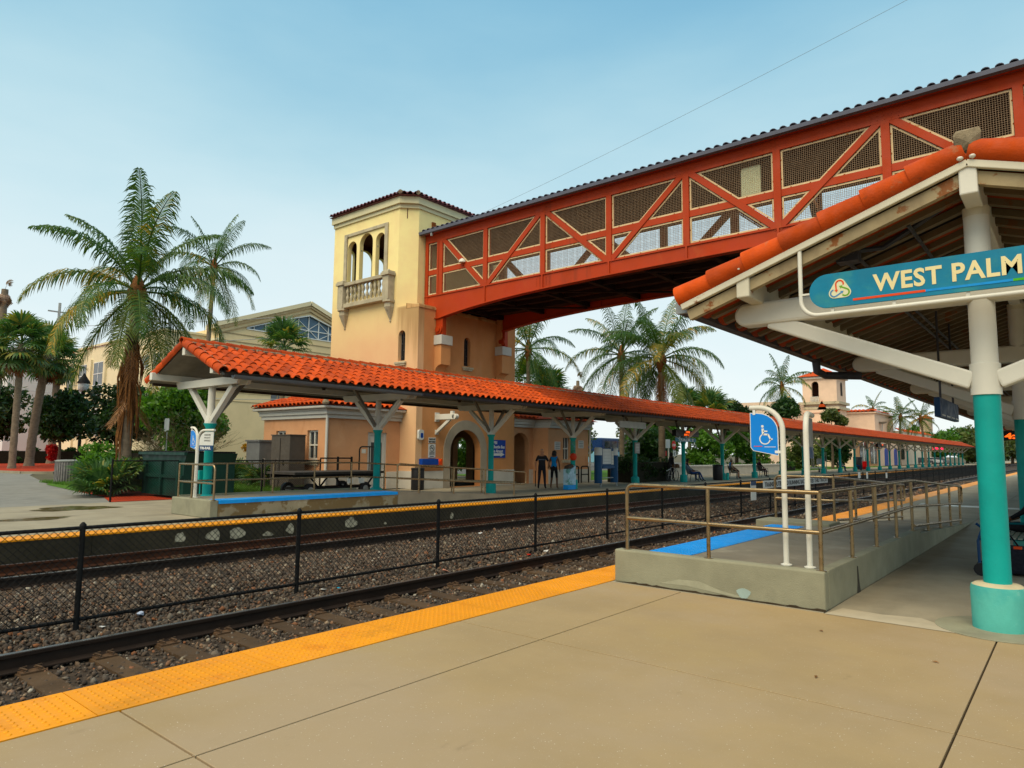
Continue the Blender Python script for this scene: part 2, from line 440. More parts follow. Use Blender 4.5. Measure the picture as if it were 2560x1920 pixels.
class MB:
    def __init__(s):
        s.v, s.f, s.m = [], [], []

    def add(s, vs, fs, mi=0):
        n = len(s.v)
        s.v += [tuple(p) for p in vs]
        s.f += [tuple(i + n for i in f) for f in fs]
        s.m += [mi] * len(fs)
        return s

    def box(s, x0, y0, z0, x1, y1, z1, mi=0):
        if x1 < x0: x0, x1 = x1, x0
        if y1 < y0: y0, y1 = y1, y0
        if z1 < z0: z0, z1 = z1, z0
        vs = [(x0, y0, z0), (x1, y0, z0), (x1, y1, z0), (x0, y1, z0), (x0, y0, z1), (x1, y0, z1), (x1, y1, z1), (x0, y1, z1)]
        return s.add(vs, [(3, 2, 1, 0), (4, 5, 6, 7), (0, 1, 5, 4), (1, 2, 6, 5), (2, 3, 7, 6), (3, 0, 4, 7)], mi)

    def obox(s, c, ax, ay, az, mi=0):
        c, ax, ay, az = Vector(c), Vector(ax), Vector(ay), Vector(az)
        vs = []
        for k in (-1, 1):
            for (i, j) in ((-1, -1), (1, -1), (1, 1), (-1, 1)):
                vs.append(c + ax * i + ay * j + az * k)
        return s.add(vs, [(3, 2, 1, 0), (4, 5, 6, 7), (0, 1, 5, 4), (1, 2, 6, 5), (2, 3, 7, 6), (3, 0, 4, 7)], mi)

    def beam(s, p0, p1, w, h, up=(0, 0, 1), mi=0):
        p0, p1, up = Vector(p0), Vector(p1), Vector(up)
        d = p1 - p0
        t = d.normalized()
        sd = t.cross(up)
        if sd.length < 1e-5: sd = Vector((1, 0, 0))
        sd.normalize()
        u = sd.cross(t).normalized()
        return s.obox((p0 + p1) / 2, d / 2, sd * (w / 2), u * (h / 2), mi)

    def tube(s, pts, r, n=8, cap=True, mi=0):
        pts = [Vector(p) for p in pts]
        rs = r if isinstance(r, (list, tuple)) else [r] * len(pts)
        base = len(s.v)
        prev = None
        for i, p in enumerate(pts):
            a = pts[max(0, i - 1)]
            b = pts[min(len(pts) - 1, i + 1)]
            t = (b - a)
            t = t.normalized() if t.length > 1e-9 else Vector((0, 0, 1))
            if prev is None:
                ref = Vector((0, 0, 1)) if abs(t.z) < .95 else Vector((1, 0, 0))
                e1 = t.cross(ref).normalized()
            else:
                e1 = prev - t * prev.dot(t)
                e1 = e1.normalized() if e1.length > 1e-6 else t.orthogonal().normalized()
            e2 = t.cross(e1)
            prev = e1
            for k in range(n):
                a_ = 2 * PI * k / n
                s.v.append(tuple(p + (e1 * math.cos(a_) + e2 * math.sin(a_)) * rs[i]))
        for i in range(len(pts) - 1):
            for k in range(n):
                a0, a1 = base + i * n + k, base + i * n + (k + 1) % n
                s.f.append((a0, a1, a1 + n, a0 + n))
                s.m.append(mi)
        if cap:
            s.f.append(tuple(base + k for k in range(n))[::-1]); s.m.append(mi)
            l = base + (len(pts) - 1) * n
            s.f.append(tuple(l + k for k in range(n))); s.m.append(mi)
        return s

    def lathe(s, prof, c, n=16, mi=0):
        """prof: (r, z) from bottom to top"""
        base = len(s.v)
        for (r, z) in prof:
            for k in range(n):
                a = 2 * PI * k / n
                s.v.append((c[0] + r * math.cos(a), c[1] + r * math.sin(a), c[2] + z))
        for i in range(len(prof) - 1):
            for k in range(n):
                a0, a1 = base + i * n + k, base + i * n + (k + 1) % n
                s.f.append((a0, a1, a1 + n, a0 + n)); s.m.append(mi)
        s.f.append(tuple(base + k for k in range(n))[::-1]); s.m.append(mi)
        l = base + (len(prof) - 1) * n
        s.f.append(tuple(l + k for k in range(n))); s.m.append(mi)
        return s

    def prism(s, poly, org, u, v, d, mi=0, holes=()):
        """2D polygon (with holes) in the plane org + a*u + b*v, pushed along d"""
        org, u, v, d = Vector(org), Vector(u), Vector(v), Vector(d)
        loops = [list(poly)] + [list(h) for h in holes]
        flat = [p for l in loops for p in l]
        if holes:
            tris = tessellate_polygon([[Vector((p[0], p[1], 0)) for p in l] for l in loops])
        else:
            tris = [tuple(range(len(poly)))]
        f0 = [org + u * a + v * b for a, b in flat]
        f1 = [p + d for p in f0]
        n = len(flat)
        fs = []
        for t in tris:
            fs.append(tuple(t)[::-1])
            fs.append(tuple(i + n for i in t))
        k = 0
        for l in loops:
            m = len(l)
            for i in range(m):
                a, b = k + i, k + (i + 1) % m
                fs.append((a, b, b + n, a + n))
            k += m
        return s.add(f0 + f1, fs, mi)

    def mesh(s, name, mats, origin=(0, 0, 0), smooth=False, fix=False):
        me = bpy.data.meshes.new(name)
        o = Vector(origin)
        me.from_pydata([(p[0] - o.x, p[1] - o.y, p[2] - o.z) for p in s.v], [], s.f)
        if not isinstance(mats, (list, tuple)): mats = [mats]
        for m in mats: me.materials.append(m)
        if len(mats) > 1:
            me.polygons.foreach_set('material_index', s.m)
        if fix:
            bm = bmesh.new(); bm.from_mesh(me)
            bmesh.ops.recalc_face_normals(bm, faces=bm.faces)
            bm.to_mesh(me); bm.free()
        if smooth:
            me.polygons.foreach_set('use_smooth', [True] * len(me.polygons))
            try: me.set_sharp_from_angle(angle=math.radians(40))
            except Exception: pass
        me.update()
        return me

    def build(s, name, mats, parent=None, local=False, smooth=False, bev=0.0, kind=None, label=None, fix=False):
        if parent is not None and not local:
            org = WL.get(parent, Vector((0, 0, 0)))
        else:
            org = Vector((0, 0, 0))
        me = s.mesh(name, mats, org, smooth, fix or bev > 0)
        o = bpy.data.objects.new(name, me)
        COL.objects.link(o)
        WL[o] = Vector(org)
        if parent is not None: o.parent = parent
        if bev:
            b = o.modifiers.new('edge', 'BEVEL')
            b.width = bev; b.segments = 2; b.limit_method = 'ANGLE'
        if kind: o['kind'] = kind
        if label: o['label'] = label
        return o

def arch_poly(u0, u1, z0, zs, rise=None, n=12):
    """opening outline, counter clockwise: jambs to zs, then an arch"""
    r = (u1 - u0) / 2
    h = r if rise is None else rise
    pts = [(u0, z0), (u1, z0), (u1, zs)]
    for i in range(1, n):
        a = PI * i / n
        pts.append(((u0 + u1) / 2 + r * math.cos(a), zs + h * math.sin(a)))
    pts.append((u0, zs))
    return pts

def rect(u0, z0, u1, z1):
    return [(u0, z0), (u1, z0), (u1, z1), (u0, z1)]

def rrect(u0, z0, u1, z1, r, n=6):
    pts = []
    for (cx, cz, a0) in ((u1 - r, z0 + r, -90), (u1 - r, z1 - r, 0), (u0 + r, z1 - r, 90), (u0 + r, z0 + r, 180)):
        for i in range(n + 1):
            a = math.radians(a0 + 90 * i / n)
            pts.append((cx + r * math.cos(a), cz + r * math.sin(a)))
    return pts

_dg = None
def lettering(txt, size, m, parent, org, u, v, bold=0.0, ext=.003, align='CENTER', name='lettering', width=None, space=1.0):
    """text laid in the plane org + a*u + b*v (base line at org)"""
    cu = bpy.data.curves.new('t', 'FONT')
    cu.body = txt; cu.size = size; cu.align_x = align; cu.offset = bold; cu.extrude = ext; cu.space_character = space
    cu.resolution_u = 3
    o = bpy.data.objects.new('t', cu)
    COL.objects.link(o)
    bpy.context.view_layer.update()
    dg = bpy.context.evaluated_depsgraph_get()
    me = bpy.data.meshes.new_from_object(o.evaluated_get(dg))
    bpy.data.objects.remove(o); bpy.data.curves.remove(cu)
    n = len(me.vertices)
    co = np.empty(n * 3); me.vertices.foreach_get('co', co); co = co.reshape(-1, 3)
    if width:
        w = co[:, 0].max() - co[:, 0].min()
        co[:, 0] *= width / max(w, 1e-6)
        if align == 'LEFT': co[:, 0] -= co[:, 0].min()
        else: co[:, 0] -= (co[:, 0].max() + co[:, 0].min()) / 2
    u, v = Vector(u).normalized(), Vector(v).normalized()
    w_ = u.cross(v)
    base = Vector(org) - (WL.get(parent, Vector((0, 0, 0))) if parent is not None else Vector((0, 0, 0)))
    out = np.outer(co[:, 0], np.array(u)) + np.outer(co[:, 1], np.array(v)) + np.outer(co[:, 2], np.array(w_)) + np.array(base)
    me.vertices.foreach_set('co', out.ravel())
    me.materials.clear(); me.materials.append(m)
    me.name = name
    ob = bpy.data.objects.new(name, me)
    COL.objects.link(ob)
    WL[ob] = WL.get(parent, Vector((0, 0, 0)))
    if parent is not None: ob.parent = parent
    return ob

def clip(poly, a, b, c):
    """keep the side a*x + b*y >= c of a convex polygon"""
    out = []
    for i in range(len(poly)):
        p, q = poly[i], poly[(i + 1) % len(poly)]
        dp, dq = a * p[0] + b * p[1] - c, a * q[0] + b * q[1] - c
        if dp >= 0: out.append(p)
        if (dp >= 0) != (dq >= 0):
            t = dp / (dp - dq)
            out.append((p[0] + (q[0] - p[0]) * t, p[1] + (q[1] - p[1]) * t))
    return out

def inset(poly, d):
    """inset a convex counter clockwise polygon"""
    out = poly
    for i in range(len(poly)):
        p, q = poly[i], poly[(i + 1) % len(poly)]
        ex, ey = q[0] - p[0], q[1] - p[1]
        l = math.hypot(ex, ey)
        if l < 1e-6: continue
        nx, ny = -ey / l, ex / l
        out = clip(out, nx, ny, nx * p[0] + ny * p[1] + d)
        if not out: return []
    return out

def np_mesh(name, V, Fq, m, mi=None):
    """numpy vertices (n,3) and faces (k,3|4)"""
    me = bpy.data.meshes.new(name)
    k, w = Fq.shape
    me.vertices.add(len(V)); me.vertices.foreach_set('co', np.ascontiguousarray(V, dtype=np.float32).ravel())
    me.loops.add(k * w); me.loops.foreach_set('vertex_index', np.ascontiguousarray(Fq, dtype=np.int32).ravel())
    me.polygons.add(k)
    me.polygons.foreach_set('loop_start', np.arange(0, k * w, w, dtype=np.int32))
    try: me.polygons.foreach_set('loop_total', np.full(k, w, dtype=np.int32))
    except Exception: pass
    me.materials.append(m)
    me.update(calc_edges=True)
    return me

# S shaped barrel tile: width along local Y, length up-slope along local X, lower end at x=0
def tile_mesh(name, m, pitch=.28, length=.42, lift=.028, thick=.022, cover=.68):
    mb = MB()
    prof = []
    cw = pitch * cover
    for i in range(7):
        a = PI * i / 6
        prof.append((-cw / 2 * math.cos(a) + cw / 2, .075 * math.sin(a) + .02))
    pw = pitch - cw
    for i in range(1, 4):
        a = PI * i / 3
        prof.append((cw + pw / 2 - pw / 2 * math.cos(a), .02 - .02 * math.sin(a)))
    n = len(prof)
    vs = []
    for (x, dz) in ((0, lift), (length, 0)):
        for (y, z) in prof: vs.append((x, y - pitch / 2, z + dz))
    for (y, z) in prof: vs.append((0, y - pitch / 2, z + lift - thick))
    fs = []
    for i in range(n - 1):
        fs.append((i + 1, i, n + i, n + i + 1))
        fs.append((i, i + 1, 2 * n + i + 1, 2 * n + i))
    mb.add(vs, fs)
    return mb.mesh(name, m, smooth=True)

def half_tile(name, m, r0=.11, r1=.095, length=.44, n=7, thick=.02, a0=0.0, a1=180.0):
    """half round cover tile along local X, crown up"""
    mb = MB()
    vs = []
    for (x, r) in ((0, r0), (length, r1), (0, r0 - thick)):
        for i in range(n):
            a = math.radians(a0 + (a1 - a0) * i / (n - 1))
            vs.append((x, -r * math.cos(a), r * math.sin(a)))
    fs = []
    for i in range(n - 1):
        fs.append((i + 1, i, n + i, n + i + 1))
        fs.append((i, i + 1, 2 * n + i + 1, 2 * n + i))
    mb.add(vs, fs)
    return mb.mesh(name, m, smooth=True)

def frame_rot(xa, ya):
    """euler of a frame whose local X, Y follow xa, ya"""
    xa = Vector(xa).normalized(); ya = Vector(ya); ya = (ya - xa * ya.dot(xa)).normalized()
    za = xa.cross(ya)
    return Matrix((xa, ya, za)).transposed().to_euler()

def join_copies(mesh, mats4):
    """numpy stack of copies of one mesh under 4x4 matrices -> vertices, list of faces per size"""
    n = len(mesh.vertices)
    co = np.empty(n * 3); mesh.vertices.foreach_get('co', co); co = co.reshape(-1, 3)
    Vs, Fs = [], []
    faces = np.array([list(p.vertices) for p in mesh.polygons])
    for i, M in enumerate(mats4):
        A = np.array(M)
        Vs.append(co @ A[:3, :3].T + A[:3, 3])
        Fs.append(faces + i * n)
    return np.concatenate(Vs), np.concatenate(Fs)
# ------------------------------------------------------------------ ground and setting
def sheet(name, x0, y0, x1, y1, z, m, kind='structure', n=1):
    mb = MB()
    mb.add([(x0, y0, z), (x1, y0, z), (x1, y1, z), (x0, y1, z)], [(0, 1, 2, 3)])
    return mb.build(name, m, kind=kind)

sheet('ground', -3000, -3000, 3000, 3000, -0.75, M_earth)
mb = MB(); mb.box(-80, 150, -.9, -22.6, 1500, -.03); mb.box(-2000, -400, -.9, -22.25, 150, -.03); mb.build('town_ground', M_earth, kind='structure')
mb = MB(); mb.box(-14.2, -40, -.9, -5.24, 700, -.505); mb.build('track_bed', M_ballastbed, kind='structure')

# ---- near platform
plat = bpy.data.objects.new('platform', None); COL.objects.link(plat); WL[plat] = Vector((0, 0, 0)); plat['kind'] = 'structure'
mb = MB(); mb.box(-5.20, -12, -.74, 14, 400, -.02); mb.build('platform_core', M_seam, plat)
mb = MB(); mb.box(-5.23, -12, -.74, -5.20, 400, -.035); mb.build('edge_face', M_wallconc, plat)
_slabs = {}
def slab(x0, x1, y0, y1, m, parent, z=0.0, th=.1, gap=.014):
    key = (round(x1 - x0, 3), round(y1 - y0, 3), m.name)
    w, l = (x1 - x0) / 2 - gap / 2, (y1 - y0) / 2 - gap / 2
    if key not in _slabs:
        b = MB()
        c = .002
        vs = []
        for (dx, dy, dz) in ((0, 0, -th), (0, 0, -c), (c, c, 0)):
            for sx, sy in ((-1, -1), (1, -1), (1, 1), (-1, 1)):
                vs.append((sx * (w - dx), sy * (l - dy), dz))
        fs = [(8, 9, 10, 11)]
        for r in (0, 4):
            for i in range(4):
                fs.append((r + i, r + (i + 1) % 4, r + 4 + (i + 1) % 4, r + 4 + i))
        b.add(vs, fs)
        _slabs[key] = b.mesh('slab', m)
    return put('slab', _slabs[key], parent, ((x0 + x1) / 2, (y0 + y1) / 2, z))

YJ = [-10.13, -7.14, -4.15, -1.15, 1.84, 4.83, 7.54]
XJ = [-4.612, -3.65, -.64, 2.4, 5.4, 8.4, 11.4]
for j in range(len(YJ) - 1):
    for i in range(len(XJ) - 1):
        slab(XJ[i], XJ[i + 1], YJ[j], YJ[j + 1], M_conc, plat)
yy = 7.54
k = 0
while yy < 62:
    l = 5.5
    for (a, b) in ((-4.612, -2.09), (-2.09, .9), (.9, 4.0), (4.0, 11.4)):
        slab(a, b, yy, yy + l, M_concw, plat)
    yy += l
mb = MB(); mb.box(-4.612, yy, -.1, 11.4, 400, 0); mb.build('far_paving', M_concw, plat)

def tactile_mesh(name, m, w, l, r=.0145, h=.0055, pitch=.061, thick=.03):
    b = MB()
    b.box(-w / 2, -l / 2, -thick, w / 2, l / 2, 0)
    nx, ny = int(w / pitch), int(l / pitch)
    for i in range(nx):
        for j in range(ny):
            cx, cy = (i - (nx - 1) / 2) * pitch, (j - (ny - 1) / 2) * pitch
            vs = []
            for (rr, z) in ((r, 0.0005), (r * .6, h)):
                for q in range(7):
                    a = 2 * PI * q / 7
                    vs.append((cx + rr * math.cos(a), cy + rr * math.sin(a), z))
            b.add(vs, [(q, (q + 1) % 7, 7 + (q + 1) % 7, 7 + q) for q in range(7)] + [tuple(range(7, 14))])
    return b.mesh(name, m)

TM = tactile_mesh('tactile_tile', M_yellow, .604, 1.214)
TMf = MB().box(-.302, -.607, -.03, .302, .607, 0).mesh('tactile_tile_plain', M_yellow)
y = -9.0 + .35
while y < 90:
    put('tactile_tile', TM if y < 30 else TMf, plat, (-4.916, y, 0.004)); y += 1.22
mb = MB(); mb.box(-5.218, 90, -.03, -4.614, 400, .004); mb.build('far_tactile_strip', M_yellow, plat)

# light patch of newer concrete beside the ramp and a footing ring
mb = MB()
mb.add([(-2.07, 7.50, .004), (-.90, 7.50, .004), (-1.05, 7.72, .004), (-1.29, 7.95, .004), (-1.62, 7.86, .004), (-2.0, 7.90, .004)], [(0, 1, 2, 3, 4, 5)])
mb.build('paving_patch', mat('new pale concrete', (.46, .40, .30), .85, .1, 3), plat)
mb = MB(); mb.lathe([(.52, 0.001), (.52, .008), (.50, .012)], (-.65, 7.93, 0), 28); mb.build('column_pad', M_ramp, plat)
mb = MB(); mb.box(-4.2, 26.2, .001, 1.0, 26.9, .005); mb.build('painted_band', M_white, plat)

# ---- opposite platform
op = bpy.data.objects.new('platform', None); COL.objects.link(op); WL[op] = Vector((0, 0, 0)); op['kind'] = 'structure'
mb = MB(); mb.box(-22.2, -40, -.8, -14.26, 400, -.02); mb.build('platform_core', M_seam, op)
for k in range(-14, 30):
    slab(-18.4, -14.84, k * 4.2 - .6, k * 4.2 + 3.6, M_concw, op, gap=.012)
    slab(-22.2, -18.4, k * 4.2 - .6, k * 4.2 + 3.6, M_concw, op, gap=.012)
mb = MB(); mb.box(-22.2, 125.4, -.1, -14.84, 400, 0); mb.build('far_paving', M_concw, op)
y = -20.0
while y < 80:
    put('tactile_tile', TMf, op, (-14.53, y, .004)); y += 1.22
mb = MB(); mb.box(-14.83, 80, -.03, -14.225, 400, .004); mb.build('far_tactile_strip', M_yellow, op)
y = -14.0
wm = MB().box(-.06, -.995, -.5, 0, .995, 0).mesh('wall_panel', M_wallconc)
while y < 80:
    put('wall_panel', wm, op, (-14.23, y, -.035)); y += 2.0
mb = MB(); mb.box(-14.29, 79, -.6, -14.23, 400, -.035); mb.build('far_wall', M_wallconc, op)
for (py, pz, a, b) in [(6.63, -.20, .12, .12), (7.34, -.20, .15, .13), (7.86, -.20, .17, .15), (8.6, -.29, .12, .06), (9.17, -.22, .10, .13), (10.9, -.20, .18, .14), (14.5, -.26, .06, .10), (12.0, -.30, .05, .04)]:
    pts = []
    for q in range(11):
        a_ = 2 * PI * q / 11
        rr = rnd.uniform(.7, 1.1)
        pts.append((py + a * rr * math.cos(a_) * (1.15 - .45 * math.sin(a_)), pz + b * rr * math.sin(a_)))
    mb = MB(); mb.prism(pts, (-14.227, 0, 0), (0, 1, 0), (0, 0, 1), (.003, 0, 0)); mb.build('lime_patch', M_wallpatch, op, fix=True)

# puddles
M_wet = mat('wet stained concrete', (.15, .115, .05), .10, .2, 2, spec=.7)
for cx, cy, a, b in [(-20.6, 6.75, .75, .95), (-18.1, 5.1, .35, .8)]:
    pts = []
    for q in range(28):
        a_ = 2 * PI * q / 28
        rr = 1 + .16 * math.sin(3 * a_ + cx) + .10 * math.sin(7 * a_)
        pts.append((cx + a * rr * math.cos(a_), cy + b * rr * math.sin(a_), .004))
    mb = MB(); mb.add(pts, [tuple(range(28))]); mb.build('puddle', M_wet, kind='structure')

# ---- left park: path, kerbs, mulch, grass
mb = MB(); mb.box(-140, -60, -.1, -22.21, 9.2, -.012)
mb.add([(-22.21, 9.2, -.012), (-24.5, 9.2, -.012), (-36, 10.6, -.012), (-47, 13.0, -.012), (-76, 23, -.012), (-140, 30, -.012), (-140, 9.2, -.012)], [(6, 5, 4, 3, 2, 1, 0)])
mb.build('path', M_asphalt, kind='structure')
mb = MB(); mb.add([(-22.3, 8.25, .0), (-24.9, 9.0, .0), (-29, 9.5, 0), (-29, 16, 0), (-22.3, 16, 0)], [(4, 3, 2, 1, 0)]); mb.build('mulch_bed', M_mulch, kind='structure')
mb = MB(); mb.add([(-29, 9.5, .0), (-34.6, 10.2, .0), (-36.2, 10.8, 0), (-50, 18, 0), (-60, 26, 0), (-29, 26, 0)], [(5, 4, 3, 2, 1, 0)]); mb.build('lawn', M_grass, kind='structure')
mb = MB()
pk = [(-140, 4), (-90, 8), (-60, 11.4), (-50, 13.4), (-49, 14.8), (-55, 17.6), (-74, 25.5), (-100, 34), (-140, 40)]
mb.add([(x, y, .10) for x, y in pk], [tuple(range(len(pk)))[::-1]])
mb.build('mulch_bed', M_mulch, kind='structure')
kb = MB()
for (a, b) in zip(pk[:6], pk[1:7]):
    kb.beam((a[0], a[1], .03), (b[0], b[1], .03), .22, .2)
kb.build('kerb', M_concw, kind='structure')
mb = MB(); mb.box(-130, 25, -.02, -40, 36, .0); mb.build('street', M_road, kind='structure')
mb = MB(); mb.box(-60, 36, -.02, -34, 120, .0); mb.build('street', M_road, kind='structure')
mb = MB(); mb.box(-34, 34, -.02, -22.3, 120, .01); mb.build('lawn', M_grass, kind='structure')

# ------------------------------------------------------------------ tracks
def rail_prof():
    return [(-.07, 0), (.07, 0), (.07, .012), (.014, .035), (.012, .125), (.036, .135), (.037, .165), (.030, .172), (-.030, .172), (-.037, .165), (-.036, .135), (-.012, .125), (-.014, .035), (-.07, .012)]

tie_me = MB().box(-1.28, -.115, -.16, 1.28, .115, 0).mesh('tie', M_tie)
clip_b = MB()
clip_b.box(-.09, -.10, 0, .09, .10, .018)
for sy in (-.06, .06):
    clip_b.tube([(-.05, sy - .02, .02), (-.02, sy + .03, .045), (.02, sy - .03, .05), (.05, sy + .02, .03), (.07, sy - .01, .02)], .011, 5)
clip_me = clip_b.mesh('rail_clip', mat('rusty spring clip', (.10, .06, .035), .7, .3, 20))
def track(xr, label, ytie0, cliprange, gz=-.30, rm=None):
    t = thing('railway_track', label, 'track', ((xr[0] + xr[1]) / 2, 0, gz - .172), group='railway tracks between the platforms')
    for x in xr:
        b = MB(); P = rail_prof()
        vs = [(x + a, -40, gz - .172 + c) for a, c in P] + [(x + a, 600, gz - .172 + c) for a, c in P]
        n = len(P)
        fs = [tuple(range(n))[::-1]] + [(i, (i + 1) % n, n + (i + 1) % n, n + i) for i in range(n)]
        top = [3 for _ in range(1)]
        b.add(vs, fs)
        b.m = [1 if (len(f) == 4 and {f[0] % n, f[1] % n} == {7, 8}) else 0 for f in b.f]
        b.build('rail', [M_railred if (rm and x == xr[0]) else M_rail, M_railtop], t, fix=True)
    y = ytie0
    cx = (xr[0] + xr[1]) / 2
    k = 0
    while y < 62:
        put('tie', tie_me, t, (cx + rnd.uniform(-.03, .03), y, gz - .176), rot=(0, 0, rnd.uniform(-.01, .01)))
        if cliprange[0] < y < cliprange[1]:
            for x in xr:
                put('rail_clip', clip_me, t, (x + .09, y, gz - .176))
        y += .62
        k += 1
    return t
track((-7.72, -6.17), 'nearer railway track running along the yellow platform edge', -3.96, (.5, 14))
track((-13.53, -12.20), 'farther railway track below the opposite platform wall', -3.7, (6, 9), rm=True)

# ------------------------------------------------------------------ ballast stones
def ico():
    t = (1 + 5 ** .5) / 2
    v = np.array([(-1, t, 0), (1, t, 0), (-1, -t, 0), (1, -t, 0), (0, -1, t), (0, 1, t), (0, -1, -t), (0, 1, -t), (t, 0, -1), (t, 0, 1), (-t, 0, -1), (-t, 0, 1)], float)
    v /= np.linalg.norm(v[0])
    f = np.array([(0, 11, 5), (0, 5, 1), (0, 1, 7), (0, 7, 10), (0, 10, 11), (1, 5, 9), (5, 11, 4), (11, 10, 2), (10, 7, 6), (7, 1, 8), (3, 9, 4), (3, 4, 2), (3, 2, 6), (3, 6, 8), (3, 8, 9), (4, 9, 5), (2, 4, 11), (6, 2, 10), (8, 6, 7), (9, 8, 1)])
    return v, f
OCT = (np.array([(1, 0, 0), (-1, 0, 0), (0, 1, 0), (0, -1, 0), (0, 0, 1), (0, 0, -1)], float),
       np.array([(0, 2, 4), (2, 1, 4), (1, 3, 4), (3, 0, 4), (2, 0, 5), (1, 2, 5), (3, 1, 5), (0, 3, 5)]))

def rocks(n, xr, yr, size, base, seed, hgt):
    rg = np.random.default_rng(seed)
    bv, bf = base
    x = rg.uniform(xr[0], xr[1], n); y = rg.uniform(yr[0], yr[1], n)
    z = hgt(x) + rg.uniform(-.012, .022, n)
    s = size * rg.lognormal(0, .32, n)
    sc = s[:, None] * rg.uniform(.6, 1.25, (n, 3)); sc[:, 2] *= .75
    # random rotations
    q = rg.normal(size=(n, 4)); q /= np.linalg.norm(q, axis=1)[:, None]
    w, a, b, c = q.T
    R = np.stack([1 - 2 * (b * b + c * c), 2 * (a * b - c * w), 2 * (a * c + b * w), 2 * (a * b + c * w), 1 - 2 * (a * a + c * c), 2 * (b * c - a * w), 2 * (a * c - b * w), 2 * (b * c + a * w), 1 - 2 * (a * a + b * b)], -1).reshape(n, 3, 3)
    J = bv[None] * (1 + rg.uniform(-.36, .30, (n, len(bv), 1)))
    V = np.einsum('nij,nkj->nki', R, J * sc[:, None, :]) + np.stack([x, y, z], -1)[:, None, :]
    Fc = bf[None] + (np.arange(n) * len(bv))[:, None, None]
    return V.reshape(-1, 3), Fc.reshape(-1, 3)

def bh(x):
    mid = np.clip(1 - np.abs(x + 10.0) / 1.6, 0, 1)
    return -.492 + .05 * mid
IC = ico()
bn = lambda x: np.full_like(x, -.505)
zones = [(27000, (-12.3, -7.8), (1.2, 9.0), .0215, IC, bh), (6500, (-7.8, -5.9), (1.0, 8.5), .0195, IC, bn),
         (15000, (-12.3, -7.8), (9.0, 18.0), .027, IC, bh), (3400, (-7.8, -5.9), (8.5, 16.0), .024, IC, bn),
         (6500, (-13.9, -12.3), (3.0, 22.0), .028, OCT, bn), (13000, (-12.2, -5.9), (16.0, 34.0), .042, OCT, bh), (7000, (-14, -5.9), (34.0, 70.0), .07, OCT, bn)]
for i, (n, xr, yr, sz, base, hf) in enumerate(zones):
    V, Fc = rocks(n, xr, yr, sz, base, 11 + i, hf)
    o = bpy.data.objects.new('ballast', np_mesh('ballast', V, Fc, M_rock)); COL.objects.link(o); o['kind'] = 'stuff'

# ------------------------------------------------------------------ litter on the ballast
def crumple(size, seed):
    r = random.Random(seed)
    b = MB()
    n = 9
    vs = [(r.uniform(-1, 1) * size, r.uniform(-.7, .7) * size, r.uniform(0, .6) * size) for _ in range(n)]
    bm = bmesh.new()
    for v in vs: bm.verts.new(v)
    bmesh.ops.convex_hull(bm, input=bm.verts)
    me = bpy.data.meshes.new('litter'); bm.to_mesh(me); bm.free()
    return me
for (x, y, sz, c, lab) in [(-9.0, 3.75, .09, (.55, .60, .72), 'pale bluish crumpled plastic scrap lying against the fence bottom'),
                           (-8.75, 3.25, .05, (.7, .7, .68), 'small white paper ball lying by the nearest fence post'),
                           (-8.7, 6.2, .055, (.72, .70, .66), 'white crumpled paper scrap beside a blue one on the ballast'),
                           (-8.62, 6.42, .045, (.02, .35, .55), 'bright blue plastic scrap lying on the ballast'),
                           (-8.5, 8.5, .085, (.75, .35, .25), 'red and white wrapper lying beside the third fence post'),
                           (-8.66, 11.6, .075, (.78, .76, .72), 'white paper cup lying near a red scrap by the fence'),
                           (-8.55, 10.95, .06, (.60, .05, .03), 'red plastic scrap lying near the rail by the fence'),
                           (-11.68, 12.95, .09, (.72, .72, .70), 'white paper scrap lying beyond the fence near the far rail'),
                           (-7.05, 7.7, .05, (.75, .74, .70), 'round white scrap lying between the rails of the near track')]:
    me = crumple(sz, int(x * 100 + y * 1000))
    me.materials.append(mat('litter %.2f %.2f' % (c[0], c[2]), c, .6, .1, 20))
    o = bpy.data.objects.new('litter', me); COL.objects.link(o); o.location = (x, y, -.455)
    tag(o, lab, 'litter')
# dry leaves on the near platform
for (x, y, lab) in [(-1.55, 5.35, 'dry red leaf lying on the tan platform concrete'), (-.95, 6.35, 'brown twig lying on the platform near the blue green column'), (-1.9, 6.75, 'small dark leaf lying before the concrete ramp end')]:
    b = MB(); b.add([(-.03, 0, .004), (0, -.012, .010), (.035, 0, .005), (0, .012, .012)], [(0, 1, 2, 3)])
    o = b.build('fallen_leaf', M_dead); o.location = (x, y, .002); o.rotation_euler = (0, 0, x * 7); tag(o, lab, 'leaf')

# ------------------------------------------------------------------ chain link fence between the tracks
FX, FZ0, FZ1, FSP, FY0 = -8.86, -.40, .70, 2.84, 3.01
def chain_mesh(w, h, cell=.082, r=.0034):
    """diagonal wires in the YZ plane, y 0..w, z 0..h"""
    b = MB()
    for sgn in (1, -1):
        c0 = -h if sgn > 0 else 0
        c = c0
        while c < (w if sgn > 0 else w + h):
            # line: y = c + sgn*z
            z0, z1 = 0.0, h
            ya, yb = c + sgn * z0, c + sgn * z1
            if sgn > 0:
                if ya < 0: z0 = -c
                if yb > w: z1 = w - c
            else:
                if ya > w: z0 = c - w
                if yb < 0: z1 = c
            if z1 - z0 > .02:
                off = .003 * sgn
                b.tube([(off, c + sgn * z0, z0), (off, c + sgn * z1, z1)], r, 4, False)
            c += cell
    # knuckles along the top
    y = .02
    while y < w:
        b.tube([(0, y, h - .005), (0, y + .008, h + .022), (0, y + .016, h - .005)], .0032, 3, False)
        y += cell
    return b.mesh('wire_mesh', M_dark)
fence = thing('chain_link_fence', 'low black chain link fence standing in the ballast between the two tracks', 'fence', (FX, FY0, FZ0))
chain_me = chain_mesh(FSP - .05, FZ1 - FZ0 - .07)
